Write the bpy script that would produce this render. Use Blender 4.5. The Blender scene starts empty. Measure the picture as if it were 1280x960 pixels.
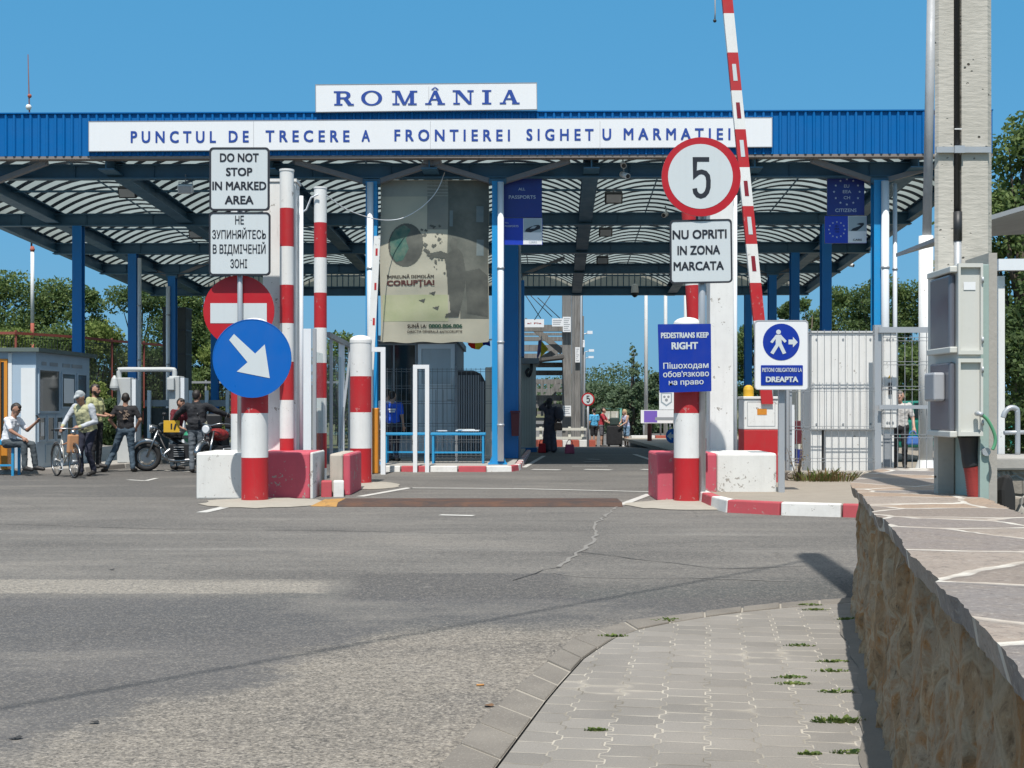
import bpy, bmesh, math, random
import numpy as np
from mathutils import Vector, Matrix
PI = math.pi
R = math.radians
scene = bpy.context.scene
COL = scene.collection
F, EYE, HOR = 1600.0, 1.4, 511.0          # focal length in photo pixels, eye height, horizon row
def X(x, Y): return (x-640.0)/F*Y
def Z(y, Y): return EYE-(y-HOR)/F*Y
def GY(y, z=0.0): return (EYE-z)*F/(y-HOR)  # distance of a ground point on photo row y
def P(x, y, Y): return Vector((X(x, Y), Y, Z(y, Y)))
def prof(Y): return 0.0 if Y < 45 else max(-.5, -.023*(Y-45))
def lin(r, g, b):
    f = lambda c: (c/255/12.92) if c <= 10 else ((c/255+.055)/1.055)**2.4
    return (f(r), f(g), f(b))

# ------------------------------------------------------------------ materials
class NT:
    def __init__(s, name):
        s.m = bpy.data.materials.new(name); s.m.use_nodes = True
        s.t = s.m.node_tree; s.b = s.t.nodes['Principled BSDF']; s.out = s.t.nodes['Material Output']
    def n(s, typ, **kw):
        nd = s.t.nodes.new(typ)
        for k, v in kw.items(): setattr(nd, k, v)
        return nd
    def link(s, a, b): s.t.links.new(a, b)
    def put(s, sock, v):
        if hasattr(v, 'is_output') or isinstance(v, bpy.types.NodeSocket): s.link(v, sock)
        else: sock.default_value = v
    def math(s, op, a, b=None, c=None, clamp=False):
        nd = s.n('ShaderNodeMath', operation=op); nd.use_clamp = clamp
        s.put(nd.inputs[0], a)
        if b is not None: s.put(nd.inputs[1], b)
        if c is not None: s.put(nd.inputs[2], c)
        return nd.outputs[0]
    def mix(s, fac, a, b, blend='MIX'):
        nd = s.n('ShaderNodeMix', data_type='RGBA', blend_type=blend)
        s.put(nd.inputs['Factor'], fac)
        for key, v in ((6, a), (7, b)):
            if isinstance(v, tuple): v = (*v, 1) if len(v) == 3 else v
            s.put(nd.inputs[key], v)
        return nd.outputs[2]
    def coord(s, kind='Object'): return s.n('ShaderNodeTexCoord').outputs[kind]
    def pos(s): return s.n('ShaderNodeNewGeometry').outputs['Position']
    def mapping(s, v, scale=(1,1,1), rot=(0,0,0), loc=(0,0,0)):
        nd = s.n('ShaderNodeMapping'); s.link(v, nd.inputs[0])
        nd.inputs['Scale'].default_value = scale; nd.inputs['Rotation'].default_value = rot; nd.inputs['Location'].default_value = loc
        return nd.outputs[0]
    def noise(s, v, scale, detail=4, rough=.55, dist=0):
        nd = s.n('ShaderNodeTexNoise'); s.link(v, nd.inputs['Vector'])
        nd.inputs['Scale'].default_value = scale; nd.inputs['Detail'].default_value = detail
        nd.inputs['Roughness'].default_value = rough; nd.inputs['Distortion'].default_value = dist
        return nd.outputs[0]
    def vor(s, v, scale, feature='F1', rnd=1.0):
        nd = s.n('ShaderNodeTexVoronoi', feature=feature); s.link(v, nd.inputs['Vector'])
        nd.inputs['Scale'].default_value = scale; nd.inputs['Randomness'].default_value = rnd
        return nd
    def ramp(s, f, stops):
        nd = s.n('ShaderNodeValToRGB'); s.link(f, nd.inputs[0]); e = nd.color_ramp.elements
        while len(e) < len(stops): e.new(.5)
        for q, (p, c) in zip(e, stops):
            q.position = p; q.color = (c, c, c, 1) if isinstance(c, (int, float)) else (*c, 1)
        return nd.outputs[0]
    def range(s, v, a, b, c=0.0, d=1.0):
        nd = s.n('ShaderNodeMapRange'); s.put(nd.inputs[0], v)
        for i, q in enumerate((a, b, c, d)): nd.inputs[i+1].default_value = q
        return nd.outputs[0]
    def bump(s, h, strength=.3, dist=.01):
        nd = s.n('ShaderNodeBump'); s.link(h, nd.inputs['Height'])
        nd.inputs['Strength'].default_value = strength; nd.inputs['Distance'].default_value = dist
        s.link(nd.outputs[0], s.b.inputs['Normal'])
    def set(s, **kw):
        for k, v in kw.items(): s.put(s.b.inputs[k.replace('_', ' ')], v)
_cache = {}
def paint(name, rgb, rough=.5, dirt=.22, metal=0.0, scale=2.2, bump=.08, grime=(.16, .14, .12), spec=.5, chips=0.0, under=(.30, .28, .25)):
    """painted or plain surface with blotchy wear and fine speckle"""
    if name in _cache: return _cache[name]
    t = NT(name); v = t.coord()
    n1 = t.noise(v, scale, 8, .65); n2 = t.noise(v, scale*14, 4, .6)
    st = t.noise(t.mapping(v, (9, 9, .6)), 1.3, 5, .6)
    f = t.range(n1, .42, .78, 0, dirt)
    f2 = t.range(st, .5, .8, 0, dirt*.8)
    c = t.mix(f, rgb, tuple(a*.45+b*.35 for a, b in zip(rgb, grime)))
    c = t.mix(f2, c, tuple(a*.55+b*.3 for a, b in zip(rgb, grime)))
    c = t.mix(t.range(n2, .62, .72, 0, dirt*.9), c, tuple(a*.4+b*.5 for a, b in zip(rgb, grime)))
    if chips:
        ch = t.noise(v, 11, 7, .72); cl_ = t.noise(v, 1.7, 3)
        c = t.mix(t.range(t.math('ADD', ch, t.math('MULTIPLY', t.math('SUBTRACT', cl_, .5), .45)), .70-chips, .715-chips), c, under)
        c = t.mix(t.range(t.noise(t.mapping(v, (14, 14, 1.1)), 2, 5, .7), .60, .72, 0, .35), c, tuple(a*.5+b*.4 for a, b in zip(rgb, grime)))
    t.set(Base_Color=c, Roughness=t.range(n1, .3, .7, max(.05, rough-.12), min(1, rough+.15)), Metallic=metal)
    t.b.inputs['Specular IOR Level'].default_value = spec
    if bump: t.bump(t.mix(.5, n1, n2), bump, .01)
    _cache[name] = t.m; return t.m
def plain(name, rgb, rough=.5, metal=0.0, spec=.5):
    if name in _cache: return _cache[name]
    t = NT(name); v = t.coord(); n = t.noise(v, 9, 4)
    t.set(Base_Color=t.mix(t.range(n, .35, .7, 0, .3), rgb, tuple(c*.7 for c in rgb)), Roughness=rough, Metallic=metal)
    t.b.inputs['Specular IOR Level'].default_value = spec
    _cache[name] = t.m; return t.m

# ------------------------------------------------------------------ mesh builder
class MB:
    def __init__(s): s.v = []; s.f = []; s.m = []; s.mats = []; s.smooth = []
    def mi(s, mat):
        if mat not in s.mats: s.mats.append(mat)
        return s.mats.index(mat)
    def add(s, vs, fs, mat, smooth=False):
        o = len(s.v); i = s.mi(mat)
        s.v += [tuple(q) for q in vs]
        for f in fs: s.f.append([a+o for a in f]); s.m.append(i); s.smooth.append(smooth)
        return s
    def box(s, x0, x1, y0, y1, z0, z1, mat, fn=None):
        c = [(x, y, z) for z in (z0, z1) for y in (y0, y1) for x in (x0, x1)]
        if fn: c = [fn(*q) for q in c]
        return s.add(c, [(0,2,3,1), (4,5,7,6), (0,1,5,4), (2,6,7,3), (0,4,6,2), (1,3,7,5)], mat)
    def obox(s, c, size, mat, rot=(0,0,0)):
        M = Matrix.Rotation(rot[2], 3, 'Z') @ Matrix.Rotation(rot[1], 3, 'Y') @ Matrix.Rotation(rot[0], 3, 'X')
        c = Vector(c); h = [q/2 for q in size]
        return s.box(-h[0], h[0], -h[1], h[1], -h[2], h[2], mat, lambda x, y, z: c+M@Vector((x, y, z)))
    def bar(s, a, b, w, h, mat, up=(0,0,1)):
        """rectangular bar from a to b, w wide, h along up"""
        a, b = Vector(a), Vector(b); d = (b-a).normalized(); u = Vector(up)
        if abs(d.dot(u)) > .98: u = Vector((0,1,0))
        sd = d.cross(u).normalized(); u = sd.cross(d).normalized()
        return s.add([p+sd*i*w/2+u*j*h/2 for p in (a, b) for (i, j) in ((-1,-1),(1,-1),(1,1),(-1,1))],
                     [(0,1,2,3), (7,6,5,4), (0,4,5,1), (1,5,6,2), (2,6,7,3), (3,7,4,0)], mat)
    def tube(s, pts, r, mat, n=8, closed=False):
        pts = [Vector(p) for p in pts]; k = len(pts)
        rs = r if isinstance(r, (list, tuple)) else [r]*k
        vs = []; ref = None
        for i, p in enumerate(pts):
            if closed: d = pts[(i+1) % k]-pts[i-1]
            else: d = pts[min(i+1, k-1)]-pts[max(i-1, 0)]
            d = d.normalized() if d.length else Vector((0,0,1))
            if ref is None:
                ref = Vector((0,0,1)) if abs(d.z) < .9 else Vector((1,0,0))
            a = d.cross(ref).normalized(); b = a.cross(d).normalized(); ref = b
            vs += [p+(a*math.cos(2*PI*j/n)+b*math.sin(2*PI*j/n))*rs[i] for j in range(n)]
        fs = []
        for i in range(k if closed else k-1):
            o, q = i*n, ((i+1) % k)*n
            fs += [(o+j, o+(j+1) % n, q+(j+1) % n, q+j) for j in range(n)]
        s.add(vs, fs, mat, True)
        if not closed:
            i = s.mi(mat); o = len(s.v)-k*n
            s.f += [[o+j for j in reversed(range(n))], [o+(k-1)*n+j for j in range(n)]]; s.m += [i, i]; s.smooth += [False, False]
        return s
    def lathe(s, c, prof_, mat, n=24, axis='Z'):
        """profile of (radius, height); mat may be a list per segment"""
        c = Vector(c)
        def pt(r, h, a):
            x, y = r*math.cos(a), r*math.sin(a)
            return c+Vector({'Z': (x, y, h), 'Y': (x, h, y), 'X': (h, x, y)}[axis])
        for i in range(len(prof_)-1):
            (r0, h0), (r1, h1) = prof_[i], prof_[i+1]
            mt = mat[i] if isinstance(mat, list) else mat
            vs = [pt(r0, h0, 2*PI*j/n) for j in range(n)]+[pt(r1, h1, 2*PI*j/n) for j in range(n)]
            s.add(vs, [(j, (j+1) % n, n+(j+1) % n, n+j) for j in range(n)], mt, abs(r0-r1) < 1.5*abs(h0-h1)+1e-6)
        for (r, h), rev, mt in ((prof_[0], True, mat[0] if isinstance(mat, list) else mat), (prof_[-1], False, mat[-1] if isinstance(mat, list) else mat)):
            if r > 1e-4:
                l = list(range(n)); s.add([pt(r, h, 2*PI*j/n) for j in range(n)], [l[::-1] if rev else l], mt)
        return s
    def sphere(s, c, r, mat, n=12, sc=(1,1,1)):
        vs = []; fs = []; m = n//2
        for i in range(m+1):
            th = PI*i/m
            for j in range(n):
                vs.append((c[0]+r*sc[0]*math.sin(th)*math.cos(2*PI*j/n), c[1]+r*sc[1]*math.sin(th)*math.sin(2*PI*j/n), c[2]+r*sc[2]*math.cos(th)))
        for i in range(m):
            for j in range(n):
                a, b = i*n+j, i*n+(j+1) % n
                fs.append((a, a+n, b+n, b))
        return s.add(vs, fs, mat, True)
    def prism(s, front, back, mat, matb=None):
        """two matching loops -> closed solid"""
        n = len(front)
        s.add(list(front)+list(back), [tuple(range(n))], mat)
        o = len(s.v)-2*n; i = s.mi(matb or mat)
        s.f.append([o+n+j for j in reversed(range(n))]); s.m.append(i); s.smooth.append(False)
        for j in range(n):
            s.f.append([o+j, o+n+j, o+n+(j+1) % n, o+(j+1) % n]); s.m.append(i); s.smooth.append(False)
        return s
    def ring(s, outer, inner, depth, mat):
        """flat frame between two matching loops, extruded by vector depth"""
        n = len(outer); d = Vector(depth)
        vs = [Vector(p) for p in list(outer)+list(inner)]; vs = vs+[p+d for p in vs]
        fs = []
        for j in range(n):
            k = (j+1) % n
            fs += [(j, k, n+k, n+j), (2*n+j, 3*n+j, 3*n+k, 2*n+k), (j, 2*n+j, 2*n+k, k), (n+j, n+k, 3*n+k, 3*n+j)]
        return s.add(vs, fs, mat)
    def build(s, name, parent=None, loc=None, bevel=0, fixn=True):
        me = bpy.data.meshes.new(name)
        o0 = Vector(loc) if loc is not None else Vector((0,0,0))
        base = o0+(WORLDLOC.get(parent.name, Vector((0,0,0))) if parent else Vector((0,0,0)))
        me.from_pydata([(a-base[0], b-base[1], c-base[2]) for a, b, c in s.v], [], s.f)
        for mt in s.mats: me.materials.append(mt)
        me.polygons.foreach_set('material_index', s.m)
        me.polygons.foreach_set('use_smooth', s.smooth)
        if fixn:
            bm = bmesh.new(); bm.from_mesh(me); bmesh.ops.recalc_face_normals(bm, faces=bm.faces); bm.to_mesh(me); bm.free()
        me.update()
        ob = bpy.data.objects.new(name, me); COL.objects.link(ob)
        ob.location = o0
        WORLDLOC[ob.name] = base
        if parent: ob.parent = parent
        if bevel:
            b = ob.modifiers.new('bevel', 'BEVEL'); b.width = bevel; b.segments = 2; b.limit_method = 'ANGLE'; b.angle_limit = R(40)
        return ob
WORLDLOC = {}
def tag(o, label=None, cat=None, group=None, kind=None):
    if label: o['label'] = label
    if cat: o['category'] = cat
    if group: o['group'] = group
    if kind: o['kind'] = kind
    return o
def thing(name, label, cat, loc=(0,0,0), group=None):
    o = bpy.data.objects.new(name, None); COL.objects.link(o); o.location = loc; o.empty_display_size = .2
    WORLDLOC[o.name] = Vector(loc)
    return tag(o, label, cat, group, 'thing')
def solo(mb, name, label, cat, loc=(0,0,0), group=None, bevel=0, fixn=True):
    return tag(mb.build(name, None, loc, bevel, fixn), label, cat, group, 'thing')
def structure(mb, name, loc=(0,0,0), bevel=0, fixn=True):
    return tag(mb.build(name, None, loc, bevel, fixn), kind='structure')
def dup(root, loc, label=None, rotz=None, group=None):
    def rec(o, parent):
        c = o.copy(); COL.objects.link(c)
        if parent: c.parent = parent
        for ch in list(o.children): rec(ch, c)
        return c
    c = rec(root, None); c.location = loc
    if rotz is not None: c.rotation_euler = (0, 0, rotz)
    if label: c['label'] = label
    if group: c['group'] = group
    WORLDLOC[c.name] = Vector(loc)
    return c

# ------------------------------------------------------------------ lettering and sign plates
def text_geo(body, bold=0.0, spacing=1.0):
    cu = bpy.data.curves.new('t', 'FONT'); cu.body = body; cu.size = 1; cu.offset = bold; cu.space_character = spacing
    cu.resolution_u = 3
    ob = bpy.data.objects.new('t', cu); COL.objects.link(ob)
    dg = bpy.context.evaluated_depsgraph_get(); dg.update()
    me = bpy.data.meshes.new_from_object(ob.evaluated_get(dg))
    vs = [(v.co.x, v.co.y) for v in me.vertices]; fs = [list(p.vertices) for p in me.polygons]
    bpy.data.objects.remove(ob); bpy.data.curves.remove(cu); bpy.data.meshes.remove(me)
    return vs, fs
def text_px(mb, body, x0, x1, y0, y1, fn, mat, bold=.0, spacing=1.0, keep=True):
    """letters filling the photo box x0..x1, y0..y1 (capital height), fn maps photo px -> world"""
    vs, fs = text_geo(body, 0, spacing)
    bold *= .9; xs = [a for a, _ in vs]; ys = [b for _, b in vs]
    cap = .727; lo = -bold if keep else min(ys)-bold; hi = cap+bold if keep else max(ys)+bold
    mx, Mx = min(xs)-bold, max(xs)+bold
    for k, (dx, dy) in enumerate(((-1, -.8), (1, -.8), (1, .8), (-1, .8)) if bold > .004 else ((0, 0),)):   # bold strokes: four copies shifted by the stroke weight
        mb.add([fn(x0+(a+dx*bold-mx)/(Mx-mx)*(x1-x0), y1-(b+dy*bold-lo)/(hi-lo)*(y1-y0))+Vector((0, -.0005*k, 0)) for a, b in vs], fs, mat)
def plane(Y, off=0.0, x0=0, x1=1, Yb=None):
    """photo px -> point on an upright plane at distance Y (Y at x0, Yb at x1), off metres in front of it"""
    def fn(x, y):
        D = Y if Yb is None else Y+(Yb-Y)*(x-x0)/(x1-x0)
        return Vector((X(x, D), D-off, Z(y, D)))
    return fn
def rrect(x0, x1, y0, y1, r, n=5):
    pts = []
    for cx, cy, a0 in ((x1-r, y0+r, -90), (x1-r, y1-r, 0), (x0+r, y1-r, 90), (x0+r, y0+r, 180)):
        for i in range(n+1):
            a = R(a0+90*i/n); pts.append((cx+r*math.cos(a), cy+r*math.sin(a)))
    return pts
def circ(cx, cy, r, n=40, ry=None): return [(cx+r*math.cos(2*PI*i/n), cy+(ry or r)*math.sin(2*PI*i/n)) for i in range(n)]
def plate(mb, pts, fn, thick, mat, matb=None):
    fr = [fn(*p) for p in pts]; mb.prism(fr, [p+Vector((0, thick, 0)) for p in fr], mat, matb)
def flat(mb, pts, fn, mat): mb.add([fn(*p) for p in pts], [tuple(range(len(pts)))], mat)
EXPOSURE = 0.55
# ------------------------------------------------------------------ materials used all over
M = {}
M['white'] = paint('white_paint', (.72, .72, .70), .5, .25, chips=.045)
M['white_clean'] = paint('white_board', (.74, .75, .76), .4, .08, bump=.02)
M['red'] = paint('red_paint', (.44, .013, .018), .5, .34, chips=.05, under=(.42, .16, .15))
M['faded_red'] = paint('faded_red_paint', (.56, .11, .14), .6, .3)
M['blue'] = paint('canopy_blue', (.008, .17, .48), .45, .18)
M['fascia'] = paint('fascia_blue', (.001, .115, .35), .5, .10, bump=.03, grime=(.02, .08, .16), spec=.2)
M['blue_dark'] = paint('beam_blue', (.045, .125, .20), .5, .25)
M['cyan'] = paint('cyan_paint', (.02, .27, .52), .5, .25)
M['sign_blue'] = paint('sign_blue', (.001, .105, .42), .35, .08, bump=.02)
M['sign_navy'] = paint('sign_navy', (.003, .028, .30), .35, .12, bump=.02)
M['navy'] = paint('navy_board', (.012, .025, .20), .4, .1, bump=.02)
M['letter_blue'] = plain('letter_blue', (.012, .055, .30), .5)
M['refl'] = paint('reflective_white', (.56, .60, .61), .35, .1, bump=.03)
M['sign_red'] = paint('sign_red', (.42, .008, .014), .38, .08, bump=.02)
M['black'] = plain('sign_black', (.012, .014, .022), .5)
M['rim'] = plain('sign_rim', (.02, .022, .03), .5)
M['galv'] = paint('galvanised_steel', (.42, .44, .46), .42, .2, metal=.35)
M['grey'] = paint('grey_metal', (.26, .28, .30), .5, .2)
M['dark'] = plain('dark_plastic', (.02, .021, .024), .5)
M['rubber'] = plain('rubber', (.018, .018, .019), .8)
M['chrome'] = plain('chrome', (.36, .37, .38), .3, 1.0)
M['concrete'] = paint('concrete', (.36, .34, .31), .9, .35, scale=3, bump=.4)
M['maroon'] = paint('maroon_plastic', (.09, .012, .02), .5, .2)
M['yellow'] = paint('yellow_paint', (.62, .36, .02), .5, .2)
M['orange'] = paint('orange_paint', (.60, .23, .02), .5, .25)
M['cream'] = paint('cream_paint', (.58, .57, .50), .5, .12)
M['cream_wall'] = paint('cream_wall', (.50, .48, .41), .7, .25)
M['pvc'] = paint('white_pvc', (.70, .73, .76), .4, .12)
M['rust'] = paint('rust_red', (.20, .045, .03), .75, .5)
M['brick_red'] = paint('brick_red', (.34, .09, .06), .8, .3)
M['timber'] = None
t = NT('weathered_timber'); v = t.coord()
n = t.noise(t.mapping(v, (6, 6, .5)), 2.0, 8, .7); n2 = t.noise(v, 1.4, 3)
t.set(Base_Color=t.mix(t.range(n2, .35, .7), t.ramp(n, [(.3, (.055, .05, .045)), (.62, (.25, .24, .225))]), (.18, .177, .17)), Roughness=.85); t.bump(n, .5, .02)
M['timber'] = t.m
t = NT('window_glass'); v = t.coord()
t.set(Base_Color=(.018, .026, .028, 1), Roughness=.08); t.b.inputs['Specular IOR Level'].default_value = .9
M['glass'] = t.m
t = NT('clear_pane'); t.set(Base_Color=(.85, .92, .92, 1), Roughness=.06)
t.b.inputs['Transmission Weight'].default_value = .0
tr = t.n('ShaderNodeBsdfTransparent'); tr.inputs[0].default_value = (.78, .86, .88, 1)
gl = t.n('ShaderNodeBsdfGlossy'); gl.inputs['Roughness'].default_value = .05
df = t.n('ShaderNodeBsdfDiffuse'); df.inputs[0].default_value = (.35, .40, .42, 1)
mx = t.n('ShaderNodeMixShader'); mx.inputs[0].default_value = .12; t.link(tr.outputs[0], mx.inputs[1]); t.link(gl.outputs[0], mx.inputs[2])
mx2 = t.n('ShaderNodeMixShader'); mx2.inputs[0].default_value = .14; t.link(mx.outputs[0], mx2.inputs[1]); t.link(df.outputs[0], mx2.inputs[2])
t.link(mx2.outputs[0], t.out.inputs[0]); M['pane'] = t.m
def translucent(name, rgb, tr, mixf=.5):
    t = NT(name); v = t.coord(); n = t.noise(v, 1.1, 5)
    c = t.mix(t.range(n, .3, .75, 0, .6), rgb, tuple(q*.62 for q in rgb))
    d = t.n('ShaderNodeBsdfDiffuse'); t.link(c, d.inputs[0])
    q = t.n('ShaderNodeBsdfTranslucent'); t.link(t.mix(t.range(n, .3, .75, 0, .5), tr, tuple(z*.6 for z in tr)), q.inputs[0])
    m = t.n('ShaderNodeMixShader'); m.inputs[0].default_value = mixf; t.link(d.outputs[0], m.inputs[1]); t.link(q.outputs[0], m.inputs[2])
    t.link(m.outputs[0], t.out.inputs[0]); return t.m
M['vault'] = translucent('translucent_roof_sheet', (.36, .41, .40), (.31, .36, .35), .66)
M['side_sheet'] = translucent('translucent_side_sheet', (.50, .48, .40), (.55, .52, .42), .5)
def leafmat(name, a, b, tr=.35):
    t = NT(name); g = t.n('ShaderNodeNewGeometry')
    c = t.mix(g.outputs['Random Per Island'], a, b)
    d = t.n('ShaderNodeBsdfDiffuse'); t.link(c, d.inputs[0])
    q = t.n('ShaderNodeBsdfTranslucent'); t.link(t.mix(.5, c, (.10, .16, .02)), q.inputs[0])
    m = t.n('ShaderNodeMixShader'); m.inputs[0].default_value = tr; t.link(d.outputs[0], m.inputs[1]); t.link(q.outputs[0], m.inputs[2])
    t.link(m.outputs[0], t.out.inputs[0]); return t.m
M['leaf'] = leafmat('leaves_mid', (.075, .13, .055), (.21, .27, .11), .45)
M['leaf_dark'] = leafmat('leaves_dark', (.06, .105, .05), (.15, .20, .09), .45)
M['leaf_bright'] = leafmat('leaves_bright', (.10, .15, .045), (.25, .30, .10))
M['leaf_far'] = leafmat('leaves_far', (.085, .125, .08), (.14, .185, .115))
M['bark'] = paint('bark', (.10, .08, .06), .9, .4, scale=6, bump=.6)

# ------------------------------------------------------------------ world, sun, camera
SUN_EL, SUN_TO = R(62), Vector((-.07, -1.0))       # direction towards the sun (plan)
w = bpy.data.worlds.new('World'); scene.world = w; w.use_nodes = True
bg = w.node_tree.nodes['Background']; sky = w.node_tree.nodes.new('ShaderNodeTexSky')
sky.sky_type = 'NISHITA'; sky.sun_disc = False; sky.sun_elevation = SUN_EL
sky.sun_rotation = math.atan2(SUN_TO.x, SUN_TO.y)
sky.altitude = 250; sky.air_density = 1.0; sky.dust_density = .35; sky.ozone_density = 2.2
mxs = w.node_tree.nodes.new('ShaderNodeMix'); mxs.data_type = 'RGBA'; mxs.inputs['Factor'].default_value = .87; mxs.inputs[7].default_value = (.25, 1.45, 2.72, 1)
w.node_tree.links.new(sky.outputs[0], mxs.inputs[6]); hz_ = w.node_tree.nodes.new('ShaderNodeTexCoord'); hs_ = w.node_tree.nodes.new('ShaderNodeSeparateXYZ'); hm_ = w.node_tree.nodes.new('ShaderNodeMapRange'); h2_ = w.node_tree.nodes.new('ShaderNodeMix'); h2_.data_type = 'RGBA'
w.node_tree.links.new(hz_.outputs['Generated'], hs_.inputs[0]); w.node_tree.links.new(hs_.outputs[2], hm_.inputs[0]); hm_.inputs[1].default_value = .34; hm_.inputs[2].default_value = .75   # upper sky out of view, made paler and brighter to fill the shade
w.node_tree.links.new(hm_.outputs[0], h2_.inputs['Factor']); w.node_tree.links.new(mxs.outputs[2], h2_.inputs[6]); h2_.inputs[7].default_value = (3.0, 3.35, 3.75, 1)
h3_ = w.node_tree.nodes.new('ShaderNodeMix'); h3_.data_type = 'RGBA'; h4_ = w.node_tree.nodes.new('ShaderNodeMapRange'); w.node_tree.links.new(hs_.outputs[2], h4_.inputs[0]); h4_.inputs[1].default_value = .16; h4_.inputs[2].default_value = -.01; h4_.inputs[4].default_value = .8
w.node_tree.links.new(h4_.outputs[0], h3_.inputs['Factor']); w.node_tree.links.new(h2_.outputs[2], h3_.inputs[6]); h3_.inputs[7].default_value = (.72, 1.75, 2.65, 1)
w.node_tree.links.new(h3_.outputs[2], bg.inputs[0]); bg.inputs[1].default_value = .15
sd = bpy.data.lights.new('sun', 'SUN'); sd.energy = 3.8; sd.angle = R(.53); sd.color = (1, .955, .89)
so = bpy.data.objects.new('sun', sd); COL.objects.link(so)
d = Vector((SUN_TO.x, SUN_TO.y, math.tan(SUN_EL)*SUN_TO.length)).normalized()
so.rotation_euler = d.to_track_quat('Z', 'Y').to_euler(); so.location = (0, -10, 30)
cam = bpy.data.cameras.new('camera'); cam.sensor_width = 36; cam.lens = 36*F/1280; cam.shift_y = (HOR-480)/1280
cam.clip_start = .05; cam.clip_end = 5000
co = bpy.data.objects.new('camera', cam); COL.objects.link(co); co.location = (0, 0, EYE); co.rotation_euler = (PI/2, 0, 0)
scene.camera = co
scene.view_settings.view_transform = 'Standard'; scene.view_settings.look = 'None'
scene.view_settings.exposure = EXPOSURE; scene.view_settings.gamma = 1
scene.render.resolution_x = 1024; scene.render.resolution_y = 768

# ------------------------------------------------------------------ ground and road
t = NT('dry_ground'); v = t.pos(); n = t.noise(v, .8, 8, .65); n2 = t.noise(v, 14, 4)
c = t.ramp(n, [(.3, (.10, .085, .055)), (.55, (.13, .13, .05)), (.75, (.07, .10, .03))])
t.set(Base_Color=t.mix(t.range(n2, .4, .7, 0, .5), c, (.06, .06, .03)), Roughness=.95); t.bump(n2, .6, .03); M['dirt'] = t.m

t = NT('worn_asphalt'); v = t.pos(); sep = t.n('ShaderNodeSeparateXYZ'); t.link(v, sep.inputs[0]); px, py = sep.outputs[0], sep.outputs[1]
wob = t.math('SUBTRACT', t.noise(v, 1.1, 6, .65), .5); wob2 = t.math('SUBTRACT', t.noise(v, 9, 5, .7), .5)
wv = t.math('ADD', t.math('MULTIPLY', wob, 1.3), t.math('MULTIPLY', wob2, .5))
def ge(a, val, wid=.12, k=1.0):   # soft step with a ragged edge
    return t.range(t.math('ADD', a, t.math('MULTIPLY', wv, k)), val-wid, val+wid)
def band(a, lo, hi, wid=.1, k=1.0): return t.math('MULTIPLY', ge(a, lo, wid, k), t.math('SUBTRACT', 1.0, ge(a, hi, wid, k)))
big = t.noise(v, .35, 5, .6); mid = t.noise(t.mapping(v, (.35, 2.2, 1)), 1.0, 7, .65); grit = t.noise(v, 75, 3, .7); grit2 = t.vor(v, 120).outputs['Distance']
stone = t.vor(v, 85).outputs['Color']
c = t.mix(t.range(big, .3, .7), (.118, .115, .112), (.155, .149, .142))
c = t.mix(t.range(mid, .45, .75, 0, .55), c, (.225, .215, .200))
c = t.mix(t.range(mid, .42, .25, 0, .5), c, (.105, .105, .106))
# pale worn chippings in front, beside the pavement
front = t.math('MULTIPLY', ge(t.math('SUBTRACT', px, t.math('MULTIPLY', t.math('SUBTRACT', py, 5.16), .42)), -2.0, .13, 1.0), t.math('SUBTRACT', 1.0, ge(py, 8.3, .35, 1.1)))
c = t.mix(t.math('MULTIPLY', front, t.range(big, .3, .68, .55, .95)), c, (.235, .212, .182))
# dark smooth band beyond it and a dark patch
drk = t.math('MULTIPLY', band(t.math('ADD', py, t.math('MULTIPLY', px, -.25)), 8.2, 10.0, .4, .7), ge(px, -4.0, 2.0, .6))
c = t.mix(t.math('MULTIPLY', drk, .8), c, (.066, .073, .077))
c = t.mix(t.math('MULTIPLY', t.math('MULTIPLY', band(py, 9.25, 10.9, .03, .22), band(px, -1.25, .45, .05, .4)), .85), c, (.078, .078, .082))
lft = t.math('MULTIPLY', band(py, 3.0, 9.45, .06, .2), t.math('SUBTRACT', 1.0, front))
c = t.mix(t.math('MULTIPLY', lft, t.range(big, .3, .7, .45, .9)), c, (.088, .088, .094))
# pale rough strip on the left and long pale wheel streaks
strip = t.math('MULTIPLY', band(py, 9.7, 10.5, .03, .16), t.math('SUBTRACT', 1.0, ge(px, -1.45, .08, .6)))
c = t.mix(t.math('MULTIPLY', strip, t.range(t.noise(v, 24, 5, .75), .38, .60, .15, 1.0)), c, (.33, .305, .265))
for lo, hi, a in ((12.6, 12.85, .5), (14.2, 14.5, .45), (11.4, 11.55, .3), (16.0, 16.3, .3)):
    c = t.mix(t.math('MULTIPLY', t.math('MULTIPLY', band(t.math('ADD', py, t.math('MULTIPLY', px, .02)), lo, hi, .1, .16), t.range(t.noise(t.mapping(v, (.4, 3, 1)), 1.5, 5), .4, .6)), a), c, (.27, .26, .245))
# newer dark surfacing by the left lane and inside the canopy
lane = t.math('MULTIPLY', ge(t.math('ADD', py, t.math('MULTIPLY', px, -.05)), 20.6, .07, .06), t.math('SUBTRACT', 1.0, ge(px, -4.5, .1, .1)))
c = t.mix(t.math('MULTIPLY', lane, .75), c, (.088, .088, .09))
c = t.mix(t.math('MULTIPLY', ge(py, 28.8, .1, .06), .55), c, (.085, .085, .088))
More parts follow.
